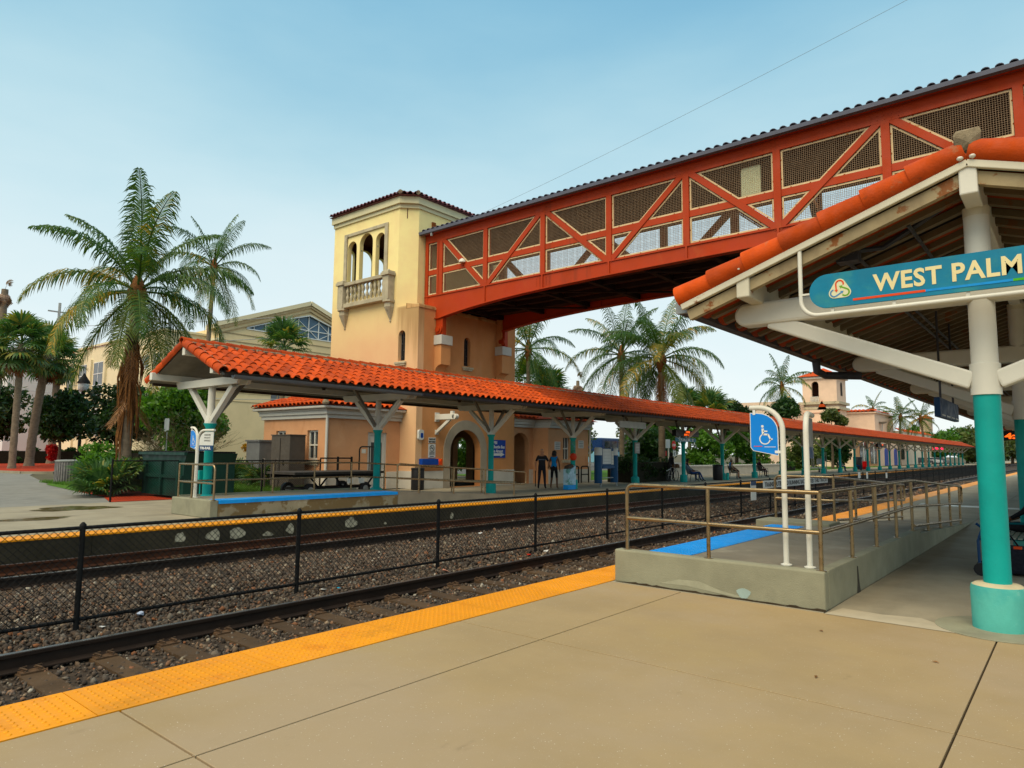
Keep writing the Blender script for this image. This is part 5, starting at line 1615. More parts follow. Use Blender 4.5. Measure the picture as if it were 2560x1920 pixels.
# gutter on the track side
def ngut(sgn):
    b = MB(); xg = NX + sgn * (NHW + .05)
    b.prism([(xg - .07, NEZ - .10), (xg + .07, NEZ - .10), (xg + .085, NEZ + .03), (xg + .065, NEZ + .03), (xg + .055, NEZ - .085), (xg - .055, NEZ - .085), (xg - .065, NEZ + .03), (xg - .085, NEZ + .03)], (0, NY0 + .12, 0), (1, 0, 0), (0, 0, 1), (0, NY1 - NY0 - .2, 0))
    b.build('gutter', M_dgutter, nc, fix=True)
ngut(-1); ngut(1)
mb = MB(); mb.box(NX - NHW - .13, NY0 + .06, NEZ - .10, NX - NHW + .02, NY0 + .118, NEZ + .035); mb.build('gutter_end', M_galv, nc)
b = MB(); b.tube([(NX - NHW - .05, 12.9, NEZ - .08), (NX - NHW - .05, 12.95, NEZ - .26), (NX - NHW + .02, 13.2, NEZ - .32), (NX - 2.3, 13.45, NEZ - .34)], .07, 10); b.build('downspout', M_dgutter, nc, smooth=True)
for dx, z in ((-1.25, 3.78), (-1.15, 3.82), (-.6, 4.02)):
    b = MB(); b.tube([(NX + dx, NY0 + .6, z), (NX + dx, NY1, z)], .022, 6); b.build('conduit', M_dgutter, nc)
b = MB(); b.tube([(NX - 1.2, NY0 + .7, 3.86), (NX - .9, NY0 + .9, 3.9), (NX - .3, NY0 + .8, 4.2), (NX - .08, NY0 + .6, 4.28)], .03, 6); b.box(NX - 1.32, NY0 + .62, 3.74, NX - 1.1, NY0 + .8, 3.9); b.build('cable', M_dgutter, nc)
# columns
def near_column(y):
    x, rc = NX, .112
    b = MB(); b.lathe([(rc, .40), (rc, 2.19)], (x, y, 0), 28); c = b.build('column', M_teal, nc, smooth=True)
    b = MB(); b.lathe([(.218, 0), (.222, .36), (.212, .40)], (x, y, .003), 28); b.build('base', M_tealbase, c, smooth=True)
    b = MB(); b.lathe([(.210, .398), (.18, .418), (.115, .425)], (x, y, .003), 28); b.build('base_cap', M_letter if False else mat('cream cap paint', (.55, .48, .33), .7, .1, 4), c, smooth=True)
    b = MB(); b.lathe([(.128, 2.19), (.128, 2.49), (.113, 2.495), (.110, 3.98)], (x, y, 0), 28); b.build('head', M_white, c, smooth=True)
    b = MB(); b.lathe([(.112, 3.95), (.114, 4.04)], (x, y, 0), 24); b.build('rusty_seam', M_whiterust, c)
    hwid, z0, z1 = 2.42, 3.10, 3.37
    rr = (z1 - z0) / 2
    pts = []
    for i in range(13):
        a = -PI / 2 + PI * i / 12
        pts.append((hwid - rr + rr * math.cos(a), (z0 + z1) / 2 + rr * math.sin(a)))
    for i in range(13):
        a = PI / 2 + PI * i / 12
        pts.append((-hwid + rr + rr * math.cos(a), (z0 + z1) / 2 + rr * math.sin(a)))
    b = MB(); b.prism(pts, (x, y - .11, 0), (1, 0, 0), (0, 0, 1), (0, .22, 0)); b.build('cross_beam', M_white, c, bev=.035, fix=True)
    for sgn in (-1, 1):
        b = MB(); b.beam((x + sgn * .10, y, 2.33), (x + sgn * 2.02, y, 3.14), .16, .17, (0, 0, 1)); b.build('brace', M_white, c, bev=.02)
    return c
nc0 = near_column(7.95)
for k in range(1, 11):
    c = copy_tree(nc0, (0, 0, 0), nc); c.location = nc0.location + Vector((0, 5.5 * k, 0))

# ---- name sign hung under the gable
SY = 7.37
ns = thing('station_sign', 'rounded teal station name sign hung in a white tube frame under the near canopy', 'sign', (NX, SY, 3.1))
sx0, sx1, sz0, sz1 = -2.075, .775, 3.105, 3.455
r = (sz1 - sz0) / 2 - .002
b = MB(); b.prism(rrect(sx0, sz0, sx1, sz1, r, 9), (0, SY, 0), (1, 0, 0), (0, 0, 1), (0, .03, 0)); b.build('panel', M_signteal, ns, fix=True)
zt_, zb_ = 3.83, 3.045
tp = [(-2.17, SY + .03, zt_)] + elbow((-2.17, SY + .03, zb_), (0, 0, -1), (1, 0, 0), .17, 8) + elbow((.87, SY + .03, zb_), (1, 0, 0), (0, 0, 1), .17, 8) + [(.87, SY + .03, zt_)]
b = MB(); b.tube(tp, .022, 12); b.build('tube_frame', M_white, ns, smooth=True)
b = MB()
for x in (-1.86, -1.30, -.70, -.1, .5): b.box(x - .015, SY + .015, zb_, x + .015, SY + .03, sz0 + .01)
b.box(-2.17, SY + .015, 3.265, sx0 + .01, SY + .03, 3.285); b.box(sx1 - .01, SY + .015, 3.265, .87, SY + .03, 3.285)
b.build('lug', M_white, ns)
lettering('WEST PALM', .235, M_letter, ns, (-1.475, SY - .002, 3.215), X, Z, .0065, .002, 'LEFT', width=1.185, space=1.06)
lettering('BEACH', .235, M_letter, ns, (-.16, SY - .002, 3.215), X, Z, .0065, .002, 'LEFT', width=.66)
for (a, c, m, nm) in ((-1.66, -1.03, M_stripr, 'red_stripe'), (-1.03, -.36, M_stripb, 'blue_stripe'), (-.36, .30, M_stripg, 'green_stripe')):
    b = MB(); b.box(a, SY - .004, 3.146, c, SY - .0005, 3.168); b.build(nm, m, ns)
# emblem: three interlocking arrows on a cream rounded triangle
ex, ez_ = -1.78, 3.275
def tri_pts(R, rad, n=6):
    out = []
    for k in range(3):
        a0 = PI / 2 + k * 2 * PI / 3
        c = (R * math.cos(a0), R * math.sin(a0))
        for i in range(n + 1):
            a = a0 - PI / 3 + 2 * PI / 3 * i / n
            out.append((ex + c[0] + rad * math.cos(a), ez_ + c[1] + rad * math.sin(a)))
    return out
b = MB(); b.prism(tri_pts(.062, .052), (0, SY - .004, 0), (1, 0, 0), (0, 0, 1), (0, .003, 0)); b.build('emblem', mat('pale emblem', (.72, .70, .48), .5, .03, 4), ns, fix=True)
for k, m in enumerate((M_stripr, mat('emblem blue', (.10, .25, .45), .5, .03, 4), mat('emblem green', (.16, .36, .03), .5, .03, 4))):
    a0 = PI / 2 + k * 2 * PI / 3
    c = Vector((.060 * math.cos(a0), .060 * math.sin(a0)))
    pts = []
    for i in range(11):
        a = a0 - 1.9 + 3.6 * i / 10
        pts.append((c.x + .036 * math.cos(a), c.y + .036 * math.sin(a)))
    e = pts[-1]
    ctr = Vector((0, 0))
    for i in range(1, 6):
        t_ = i / 5
        a = a0 + 1.7 + t_ * .2
        tgt = (.045 * math.cos(a0 + 2 * PI / 3 + .3), .045 * math.sin(a0 + 2 * PI / 3 + .3))
        pts.append((e[0] + (tgt[0] - e[0]) * t_ * .6, e[1] + (tgt[1] - e[1]) * t_ * .6))
    b = MB()
    for p, q in zip(pts[:-1], pts[1:]):
        b.beam((ex + p[0], SY - .0055, ez_ + p[1]), (ex + q[0], SY - .0055, ez_ + q[1]), .0015, .014, (0, 0, 1))
    p, q = Vector(pts[-2]), Vector(pts[-1]); d_ = (q - p).normalized(); nn_ = Vector((-d_.y, d_.x))
    tri = [tuple(q + nn_ * .018), tuple(q - nn_ * .018), tuple(q + d_ * .026)]
    b.prism([(ex + a_, ez_ + c_) for a_, c_ in tri], (0, SY - .0065, 0), (1, 0, 0), (0, 0, 1), (0, .0015, 0))
    b.build('emblem_arrow', m, ns)
# hanging train boards
def led_board(x, y0, y1, z0, z1, lab, lines, face, dark_only=False):
    t = thing('train_board', lab, 'display', (x, (y0 + y1) / 2, z0))
    b = MB(); b.box(x - .12, y0, z0, x + .12, y1, z1); b.build('case', M_black, t, bev=.01)
    b = MB()
    for y in (y0 + .3, y1 - .3): b.tube([(x, y, z1), (x, y, z1 + .45)], .02, 6)
    b.build('hanger', M_dgutter, t)
    ml_ = mat('amber display text', (.9, .12, .01), .5, .02, 4, emit=((1.0, .13, .01), 1.6))
    h_ = (z1 - z0) * .34
    for i, s_ in enumerate(lines):
        lettering(s_, h_ * 1.25, ml_, t, (x + .123, (y0 + y1) / 2, z1 - (i + 1) * (z1 - z0) * .43), (0, 1, 0), (0, 0, 1), .002, name='led_text')
    return t
led_board(CX_ + .25, 34.8, 37.75, 2.58, 2.93, 'black hanging display with amber lettering above the track two plate', ['4:38 PM', 'JUNE 11, 2014'], 1)
tp_ = thing('track_plate', 'rounded navy plate reading TRACK 2 on a far canopy column', 'sign', (CX_ + .3, 36.2, 2.3))
b = MB(); b.prism(rrect(34.85, 2.28, 37.5, 2.50, .1), (CX_ + .27, 0, 0), (0, 1, 0), (0, 0, 1), (.03, 0, 0)); b.build('plate', M_signteal, tp_, fix=True)
lettering('TRACK 2', .2, M_letterw, tp_, (CX_ + .302, 36.17, 2.32), (0, 1, 0), (0, 0, 1), .006, width=2.0)
led_board(CX_ + .25, 84.2, 88.6, 2.55, 2.95, 'black hanging display with amber lettering deep under the far canopy', ['4:38 PM'], 1)
t = thing('train_board', 'dark flat display hung under the near canopy edge beside the gutter', 'display', (-1.62, 13.15, 2.2))
b = MB(); b.box(-1.66, 12.12, 2.20, -1.58, 14.2, 2.50); b.build('case', M_navy, t, bev=.01)
b = MB()
for k in range(4): b.box(-1.575, 12.25 + k * .5, 2.225, -1.572, 12.6 + k * .5, 2.245); b.box(-1.663, 12.25 + k * .5, 2.225, -1.661, 12.6 + k * .5, 2.245)
b.build('light_slots', M_letterw, t)
b = MB()
for y in (12.5, 13.9): b.tube([(-1.62, y, 2.5), (-1.62, y, 3.9)], .018, 6)
b.build('hanger', M_dgutter, t)
t = thing('train_board', 'small display with amber text seen past the near teal column', 'display', (-1.9, 33, 2.2))
b = MB(); b.box(-2.3, 33, 2.25, -1.3, 33.15, 2.62); b.build('case', M_black, t)
lettering('4:38', .3, mat('amber display text', (1, 1, 1)), t, (-1.8, 32.995, 2.32), X, Z, .012, name='led_text', width=.8)
b = MB(); b.tube([(-1.8, 33.07, 2.62), (-1.8, 33.07, 3.7)], .03, 6); b.build('hanger', M_dgutter, t)
# ------------------------------------------------------------------ palms
def frond_mesh(name, e0, bend, L, seed, m, nl=46, lmax=1.02, droop=1.25, wl=.055):
    r = random.Random(seed)
    N = 14
    pts = []
    p = Vector((0, 0, 0)); a = math.radians(e0)
    tw = r.uniform(-.25, .25)
    for i in range(N + 1):
        t_ = i / N
        pts.append(p.copy())
        aa = a - math.radians(bend) * (t_ ** 1.3)
        aa = max(aa, math.radians(-88))
        p = p + Vector((math.cos(aa), tw * t_ * .5, math.sin(aa))) * (L / N)
    b = MB()
    b.tube(pts, [.045 * (1 - .85 * i / N) + .006 for i in range(N + 1)], 4, False)
    def at(t_):
        f = t_ * N; i = min(N - 1, int(f)); u = f - i
        return pts[i].lerp(pts[i + 1], u), (pts[i + 1] - pts[i]).normalized()
    for k in range(nl):
        t_ = .14 + .86 * (k + .5) / nl
        q, T = at(t_)
        side = T.cross(Vector((0, 0, 1)))
        side = side.normalized() if side.length > .05 else Vector((0, 1, 0))
        Nn = side.cross(T).normalized()
        ln = lmax * (math.sin(PI * (.14 + .82 * t_)) ** .75) * r.uniform(.85, 1.1)
        for s in (-1, 1):
            d0 = (side * s * r.uniform(.75, .95) + T * r.uniform(.5, .75) + Nn * r.uniform(.0, .25)).normalized()
            d1 = (d0 + Vector((0, 0, -1)) * droop * r.uniform(.5, 1.3)).normalized()
            d2 = (d1 + Vector((0, 0, -1)) * droop * r.uniform(.5, 1.3)).normalized()
            w = T * wl * .5
            a0 = q; a1 = a0 + d0 * ln * .35; a2 = a1 + d1 * ln * .35; a3 = a2 + d2 * ln * .3
            b.add([a0 - w * .5, a0 + w * .5, a1 - w, a1 + w, a2 - w * .75, a2 + w * .75, a3], [(0, 1, 3, 2), (2, 3, 5, 4), (4, 5, 6)])
    return b.mesh(name, m)

FR = {}
def fronds(key, m, L=4.4, **kw):
    if key in FR: return FR[key]
    out = []
    for i, (e0, bd) in enumerate([(82, 30), (70, 55), (57, 78), (43, 94), (27, 102), (10, 98), (-8, 82), (-26, 62), (-48, 40)]):
        out.append([frond_mesh('frond', e0, bd, L, 100 + i * 7 + j, m, **kw) for j in range(2)])
    FR[key] = out
    return out

def trunk_mesh(h, r0, r1, lean, seed, m, rings=True):
    r = random.Random(seed)
    b = MB(); pts, rs = [], []
    n = 22
    for i in range(n + 1):
        t_ = i / n
        pts.append((lean[0] * t_ ** 1.6, lean[1] * t_ ** 1.6, h * t_))
        rs.append((r0 + (r1 - r0) * t_ ** .6) * (1.05 if i % 2 else .97) * (1.35 if i == 0 else 1))
    b.tube(pts, rs, 12)
    return b.mesh('trunk', m, smooth=True)

def palm(x, y, h, lab, seed, L=4.4, n=24, key='coco', m=None, m2=None, r0=.17, lean=(0, 0), dead=0, young=0.0, scale=1.0, trunkmat=None, nl=46, group=None, **kw):
    r = random.Random(seed)
    t = thing('coconut_palm', lab, 'palm tree', (x, y, 0), group)
    put('trunk', trunk_mesh(h, r0, r0 * .72, lean, seed, trunkmat or M_trunk), t, (x, y, 0))
    F = fronds(key, m or M_palm, L, nl=nl, **kw)
    F2 = fronds(key + '2', m2 or M_palm2, L, nl=nl, **kw)
    top = Vector((x + lean[0], y + lean[1], h))
    for i in range(n):
        a = (i + .5) / n
        k = min(8, int(a ** .85 * 9))
        az = i * 2.39996 + seed + r.uniform(-.2, .2)
        src = F2 if (a > .62 and r.random() < .45) else F
        put('frond', src[k][i % 2], t, top + Vector((math.cos(az) * .08, math.sin(az) * .08, .15 - .3 * a)), rot=(r.uniform(-.1, .1), r.uniform(-.08, .08), az), scale=(scale * r.uniform(.88, 1.08),) * 3)
    if dead:
        D = fronds(key + 'd', M_dead, L, nl=nl, droop=1.2)
        for i in range(dead):
            az = r.uniform(0, 6.28)
            put('dead_frond', D[8][i % 2], t, top + Vector((0, 0, -.35)), rot=(0, r.uniform(.3, .7), az), scale=(scale * r.uniform(.6, .85),) * 3)
    b = MB(); b.lathe([(r0 * .75, -.9), (r0 * 1.3, -.45), (r0 * 1.6, -.1), (r0 * 1.1, .25), (r0 * .4, .7)], tuple(top), 10); b.build('crown_shaft', M_fibre, t, smooth=True)
    return t

# big coconut palm beside the dumpster
P1 = palm(-30.8, 11.85, 8.35, 'tall coconut palm with a ragged crown and brown hanging fibre behind the dumpster', 3, L=4.8, n=27, key='cocoL', r0=.26, lean=(-.1, .1), dead=0, nl=74, lmax=1.2)
D = fronds('hang', M_dead, 4.6, nl=52, droop=1.4)
for i in range(7):
    az = i * .95 + .3
    put('dead_frond', D[8][i % 2], P1, (-30.8 + .25 * math.cos(az), 11.85 + .25 * math.sin(az), 6.3 - .3 * (i % 3)), rot=(0, .62 + .12 * (i % 3), az), scale=(.8, .55, .8))
mb = MB()
for i in range(60):
    a = rnd.uniform(0, 6.28); z0 = rnd.uniform(3.0, 6.2); l = rnd.uniform(1.2, 2.6); rr = rnd.uniform(.22, .50)
    mb.tube([(-30.8 + .2 * math.cos(a), 11.85 + .2 * math.sin(a), z0), (-30.8 + rr * math.cos(a), 11.85 + rr * math.sin(a), z0 - l * .5), (-30.8 + rr * .9 * math.cos(a + .1), 11.85 + rr * .9 * math.sin(a + .1), z0 - l)], [.03, .045, .008], 4)
mb.build('fibre', M_fibre, P1, kind='stuff')
mb = MB()
for i in range(16):
    a = rnd.uniform(0, 6.28); z = rnd.uniform(6.3, 8.1)
    mb.tube([(-30.85, 11.9, z), (-30.85 + .5 * math.cos(a), 11.9 + .5 * math.sin(a), z + .25)], [.06, .02], 5)
mb.tube([(-30.6, 11.7, 6.5), (-30.35, 11.6, 5.7)], [.22, .05], 6); mb.tube([(-30.5, 11.7, 6.3), (-30.25, 11.7, 6.0)], [.03, .14], 5)
mb.build('frond_stub', mat('dark husk', (.045, .028, .02), .9, .3, 8), P1, kind='stuff')
palm(-49.4, 24.15, 15.2, 'slim coconut palm with a drooping crown behind the tall palm', 8, L=4.4, n=22, key='cocoM', r0=.2, lean=(.1, .2), nl=46)
palm(-29.7, 37.7, 8.9, 'coconut palm with a yellow green crown right of the tower', 12, L=4.1, n=22, key='cocoM', r0=.18, m2=M_palm2, nl=46, lean=(0, 0))
palm(-23.8, 40.5, 8.3, 'left one of two large coconut palms above the middle of the far canopy', 21, L=4.4, n=24, key='cocoM', r0=.19, dead=2, nl=46)
palm(-20.1, 39.1, 7.6, 'right one of two large coconut palms above the middle of the far canopy', 33, L=4.8, n=25, key='cocoL', r0=.24, dead=4, nl=74)
palm(-27.7, 85.6, 10.0, 'coconut palm with a yellow lower crown left of the distant tower', 41, L=4.0, n=20, key='cocoF', r0=.2, nl=26, wl=.09)
palm(-24.5, 137.8, 8.6, 'left one of two far coconut palms beyond the pale parapet', 52, L=4.6, n=20, key='cocoF', r0=.24, nl=26, wl=.09, lean=(.4, 0))
palm(-20.6, 138.5, 8.2, 'right one of two far coconut palms beyond the pale parapet', 57, L=4.6, n=20, key='cocoF', r0=.24, nl=26, wl=.09, lean=(-.5, 0))
palm(-31.0, 150.0, 10.8, 'small dark palm top peeping over the distant pink roof', 63, L=4.2, n=14, key='cocoF', r0=.2, nl=26, wl=.09)

# ---- fan palms
def fan_mesh(seed, m, pet=1.0, R=.95, nseg=24, droop=.5):
    r = random.Random(seed)
    b = MB(); b.tube([(0, 0, 0), (pet * .5, 0, .05), (pet, 0, 0)], [.03, .022, .015], 4, False)
    for i in range(nseg):
        a = math.radians(-125 + 250 * i / (nseg - 1))
        d = Vector((math.cos(a), math.sin(a), r.uniform(-.05, .18)))
        ln = R * (.75 + .25 * math.cos(a * .6)) * r.uniform(.9, 1.08)
        s = Vector((-d.y, d.x, 0)).normalized()
        w = R * .062
        o = Vector((pet, 0, 0))
        a1 = o + d * ln * .55; a2 = a1 + (d + Vector((0, 0, -droop * r.uniform(.6, 1.4)))).normalized() * ln * .3; a3 = a2 + (d * .5 + Vector((0, 0, -droop * 1.6))).normalized() * ln * .2
        b.add([o, a1 - s * w, a1 + s * w, a2 - s * w * .55, a2 + s * w * .55, a3], [(0, 1, 2), (1, 3, 4, 2), (3, 5, 4)])
    return b.mesh('fan_leaf', m)
FAN = [fan_mesh(5 + i, M_fan) for i in range(4)]
FAND = [fan_mesh(25 + i, M_dead, droop=1.0) for i in range(2)]
FANG = [fan_mesh(35 + i, M_deadgray, droop=1.2) for i in range(2)]
def fanpalm(x, y, h, lab, seed, s=1.5, n=34, r0=.17, dead=6, low=-55, group=None, lean=(0, 0)):
    r = random.Random(seed)
    t = thing('fan_palm', lab, 'palm tree', (x, y, 0), group)
    put('trunk', trunk_mesh(h, r0, r0 * .9, lean, seed, M_trunk), t, (x, y, 0))
    top = Vector((x + lean[0], y + lean[1], h))
    for i in range(n):
        a = (i + .5) / n
        el = math.radians(82 - (82 - low) * a)
        az = i * 2.39996 + seed
        put('fan_leaf', FAN[i % 4], t, top + Vector((0, 0, .2 - .5 * a)), rot=(0, -el, az), scale=(s * r.uniform(.85, 1.1),) * 3)
    for i in range(dead):
        az = r.uniform(0, 6.28)
        put('dead_leaf', FAND[i % 2], t, top + Vector((0, 0, -.35)), rot=(0, math.radians(r.uniform(60, 78)), az), scale=(s * r.uniform(.7, .95),) * 3)
    return t
fanpalm(-38.3, 23.7, 8.0, 'fan palm with orange brown dead skirt standing between canopy and gabled building', 2, s=1.0, n=30, dead=9, low=-40)
fanpalm(-58.3, 15.0, 9.0, 'leftmost sabal palm with a slim straight trunk in the red mulch', 4, s=1.35, r0=.24, n=36, dead=3)
fanpalm(-65.5, 18.0, 9.2, 'second sabal palm from the left with a rough booted trunk', 6, s=1.35, r0=.34, n=36, dead=4, lean=(.5, .6))
fanpalm(-74.9, 22.3, 10.0, 'third sabal palm from the left with a dark trunk behind leafy trees', 9, s=1.4, r0=.34, n=34, dead=4)
fanpalm(-62.5, 13.7, 8.6, 'sabal palm cut off by the left edge of the view', 13, s=1.5, r0=.24, n=34, dead=2)
fanpalm(-32.1, 40.9, 7.0, 'short fan palm behind the yellow green coconut palm', 17, s=1.05, n=30, dead=6)
fanpalm(-31.0, 41.9, 5.9, 'low fan palm top just above the canopy ridge right of the tower', 19, s=1.2, n=30, dead=0)
fanpalm(-29.6, 63.4, 6.1, 'low fan palm top above the canopy ridge right of the big coconut palms', 22, s=1.3, n=30, dead=0)
fanpalm(-27.0, 62.5, 5.2, 'feathery palm top left of the dark round tree', 27, s=1.5, n=26, dead=0, low=-20)
# dead palm stubs
def stub(x, y, h, lab, seed, n=9, s=1.1, r0=.16):
    t = thing('dead_palm', lab, 'palm tree', (x, y, 0))
    put('trunk', trunk_mesh(h, r0, r0 * .9, (0, 0), seed, M_trunk), t, (x, y, 0))
    r = random.Random(seed)
    for i in range(n):
        put('dead_leaf', FANG[i % 2], t, (x, y, h), rot=(0, math.radians(r.uniform(74, 90)), r.uniform(0, 6.28)), scale=(s * r.uniform(.7, 1),) * 3)
    put('dead_leaf', FANG[0], t, (x, y, h), rot=(0, math.radians(-70), r.uniform(0, 6.28)), scale=(s * .6,) * 3)
stub(-33.6, 49.7, 7.9, 'dead brown palm stub with hanging leaves above the far canopy', 5, 10, .85)
stub(-73.0, 17.2, 15.6, 'tall dead palm with brown hanging leaves at the left edge', 7, 8, 1.0, .3)

# ---- broad leaf trees and shrubs
def leafcloud(n, clumps, size, seed, m, name='crown'):
    """clumps: (cx, cy, cz, rx, ry, rz)"""
    rg = np.random.default_rng(seed)
    C = np.array(clumps)
    w = C[:, 3] * C[:, 4] * C[:, 5]; w = w ** .7; w /= w.sum()
    idx = rg.choice(len(C), n, p=w)
    d = rg.normal(size=(n, 3)); d /= np.linalg.norm(d, axis=1)[:, None]
    rad = rg.uniform(.25, 1, n) ** .45
    P = C[idx, :3] + d * rad[:, None] * C[idx, 3:6] * rg.uniform(.85, 1.12, (n, 1))
    s = size * rg.uniform(.6, 1.35, n)
    u = rg.normal(size=(n, 3)) + d * .2; u /= np.linalg.norm(u, axis=1)[:, None]
    v = np.cross(u, rg.normal(size=(n, 3)) + d); v /= np.linalg.norm(v, axis=1)[:, None]
    q = np.stack([P - u * s[:, None], P + v * s[:, None] * .45, P + u * s[:, None], P - v * s[:, None] * .45], 1)
    return np_mesh(name, q.reshape(-1, 3), np.arange(n * 4).reshape(n, 4), m)

def tree(name, x, y, lab, clumps, n, size, m, seed, th=None, tr=.15, limbs=5, cat='tree', group=None, trunkmat=None):
    t = thing(name, lab, cat, (x, y, 0), group)
    if th:
        b = MB(); b.tube([(x, y, -.05), (x + .05, y + .05, th * .5), (x - .03, y, th)], [tr * 1.3, tr, tr * .8], 8)
        r = random.Random(seed)
        cs = sorted(clumps, key=lambda c: -c[3])[:limbs]
        for c in cs:
            b.tube([(x, y, th * .85), ((x * .55 + (x + c[0]) * .45), (y * .55 + (y + c[1]) * .45), th * .6 + c[2] * .4 + .2), (x + c[0], y + c[1], c[2])], [tr * .6, tr * .4, tr * .12], 6)
        b.build('trunk', trunkmat or M_bark, t, smooth=True)
    me = leafcloud(n, [(x + c[0], y + c[1], c[2], c[3], c[4], c[5]) for c in clumps], size, seed, m)
    o = bpy.data.objects.new('crown', me); COL.objects.link(o); o.parent = t; WL[o] = WL[t].copy(); o.location = -WL[t]
    return t
def blob(cx, cy, z0, z1, rad, n, seed, sz=.45):
    r = random.Random(seed); out = []
    for i in range(n):
        a = r.uniform(0, 6.28); q = rad * r.random() ** .5 * .75; z = r.uniform(z0, z1)
        k = 1 - .45 * abs((z - (z0 + z1) / 2) / max(.01, (z1 - z0) / 2))
        s = rad * sz * r.uniform(.7, 1.15)
        out.append((cx + q * math.cos(a) * k, cy + q * math.sin(a) * k, z, s, s, s * .75))
    return out
tree('shade_tree', -36.5, 17.0, 'dense bright green tree behind the first canopy column', blob(0, 0, 2.0, 4.6, 2.3, 16, 3), 9000, .15, M_leafb, 5, 1.6, .14)
tree('shade_tree', -74, 27.5, 'dark leafy tree behind the sabal trunks left of the lamp post', blob(0, 0, 3.2, 7.4, 4.4, 18, 8), 9000, .26, M_leaf, 6, 3, .2)
tree('shade_tree', -67, 20.5, 'dark low tree between the second and third sabal trunks', blob(0, 0, 2.8, 6.2, 3.0, 14, 9), 6500, .22, M_leaf, 7, 2.6, .12)
tree('shade_tree', -88, 20, 'dark tree mass at the far left behind the first sabal trunk', blob(0, 0, 2.5, 7.0, 5.0, 16, 10), 7000, .3, M_leaf, 8, 2.5, .2)
tree('young_tree', -80, 31.0, 'light green young palm like tree beside the lamp post', blob(0, 0, 4.5, 7.5, 2.2, 8, 12), 2800, .28, M_leafb, 9, 4, .1)
tree('shade_tree', -69, 33, 'olive green tree in front of the cream office building', blob(0, 0, 2.0, 5.2, 3.2, 12, 14), 5000, .24, M_leafo, 10, 2, .12)
tree('shade_tree', -27.0, 37.5, 'bushy green tree behind the information kiosk', blob(0, 0, 1.6, 3.6, 2.1, 14, 15), 7000, .15, M_leaf, 11, 1.4, .12)
tree('shade_tree', -29, 55, 'bright green tree under the canopy right of the track two plate', blob(0, 0, 1.8, 4.6, 3.2, 16, 16), 7500, .2, M_leafb, 12, 1.4, .14)
tree('shade_tree', -24.6, 56, 'fresh green low tree behind the waiting benches', blob(0, 0, 1.2, 3.4, 2.2, 12, 17), 5000, .17, M_leafb, 13, 1.0, .12)
tree('shade_tree', -25, 68, 'green tree behind the parked luggage cart', blob(0, 0, 1.4, 4.0, 2.8, 14, 18), 5000, .22, M_leafb, 14, 1.2, .12)
tree('shade_tree', -27.7, 70.5, 'dark round tree above the canopy left of the wheelchair sign', blob(0, 0, 3.4, 6.9, 2.3, 14, 19), 4500, .22, M_leaf, 15, 3.4, .18)
tree('shade_tree', -23.3, 72.0, 'dark round tree above the canopy right of the wheelchair sign', blob(0, 0, 3.6, 6.8, 2.4, 14, 20), 4500, .22, M_leaf, 16, 3.4, .18)
tree('shade_tree', -23.6, 80, 'green tree low under the canopy beyond the luggage cart', blob(0, 0, .8, 3.6, 2.4, 14, 101), 4500, .2, M_leafo, 102, 1.0, .12)
tree('shade_tree', -23.8, 94, 'dark green tree low under the canopy before the far station house', blob(0, 0, .8, 4.0, 2.8, 14, 103), 4500, .24, M_leaf, 104, 1.0, .12)
tree('shade_tree', -22.8, 88, 'wispy green tree leaning over the far canopy ridge', blob(0, 0, 4.2, 6.6, 3.0, 10, 21, .3), 2600, .22, M_leafo, 17, 4, .14)
tree('shade_tree', -30.5, 44, 'dense green tree between the kiosk and the coach', blob(0, 0, 1.0, 3.8, 2.8, 16, 91), 7000, .17, M_leafo, 92, 1.2, .12)
tree('shade_tree', -25.5, 47.5, 'low dark tree behind the hedge right of the coach', blob(0, 0, .8, 3.0, 2.2, 14, 93), 5500, .16, M_leaf, 94, 1.0, .12)
tree('shade_tree', -29.5, 31.5, 'green tree seen through the passage under the tower', blob(0, 0, .6, 3.6, 2.0, 12, 95), 4500, .15, M_leafb, 96, 1.0, .12)
tree('shade_tree', -34, 62, 'green tree mass behind the stop sign', blob(0, 0, 1.0, 4.4, 3.6, 16, 97), 6000, .22, M_leafo, 98, 1.4, .14)
tree('shade_tree', -45, 55, 'green street tree behind the far hedge', blob(0, 0, 2, 5.5, 4, 16, 23), 6500, .26, M_leafo, 18, 1.8, .18)
for i, (x, y, lab) in enumerate([(-16.5, 185, 'nearest leafy green tree of the bank beyond the end of the canopy'), (-21, 200, 'second leafy green tree of the bank beyond the end of the canopy'), (-13, 215, 'third leafy green tree of the bank beyond the end of the canopy'), (-26, 180, 'fourth leafy green tree beside the pale parapet')]):
    tree('shade_tree', x, y, lab, blob(0, 0, 2.5, 6.6, 6.5, 18, 30 + i), 5200, .55, M_leafb if i % 2 else M_leafo, 40 + i, 2.5, .3, group='trees beyond the end of the canopy')
# hedges
def hedge(x0, y0, x1, y1, h, lab, n, m, seed, size=.07):
    t = thing('hedge', lab, 'hedge', ((x0 + x1) / 2, (y0 + y1) / 2, 0))
    rg = np.random.default_rng(seed)
    cl = []
    for i in range(34):
        cl.append((rg.uniform(x0 + .3, x1 - .3) if x1 - x0 > .7 else (x0 + x1) / 2, rg.uniform(y0 + .2, y1 - .2), rg.uniform(.25, h - .25), .45, .5, .32))
    me = leafcloud(n, cl, size, seed, m, 'foliage')
    o = bpy.data.objects.new('foliage', me); COL.objects.link(o); o.parent = t; WL[o] = WL[t].copy(); o.location = -WL[t]
    b = MB(); b.box(x0 + .25, y0 + .25, 0, x1 - .25, y1 - .25, h - .35); b.build('branches', mat('dark hedge wood', (.02, .018, .01), .95, .3, 8), t)
hedge(-20.6, 32.8, -18.6, 38.0, 1.45, 'dark clipped hedge behind the information kiosk and bicycle', 9000, M_leaf, 71)
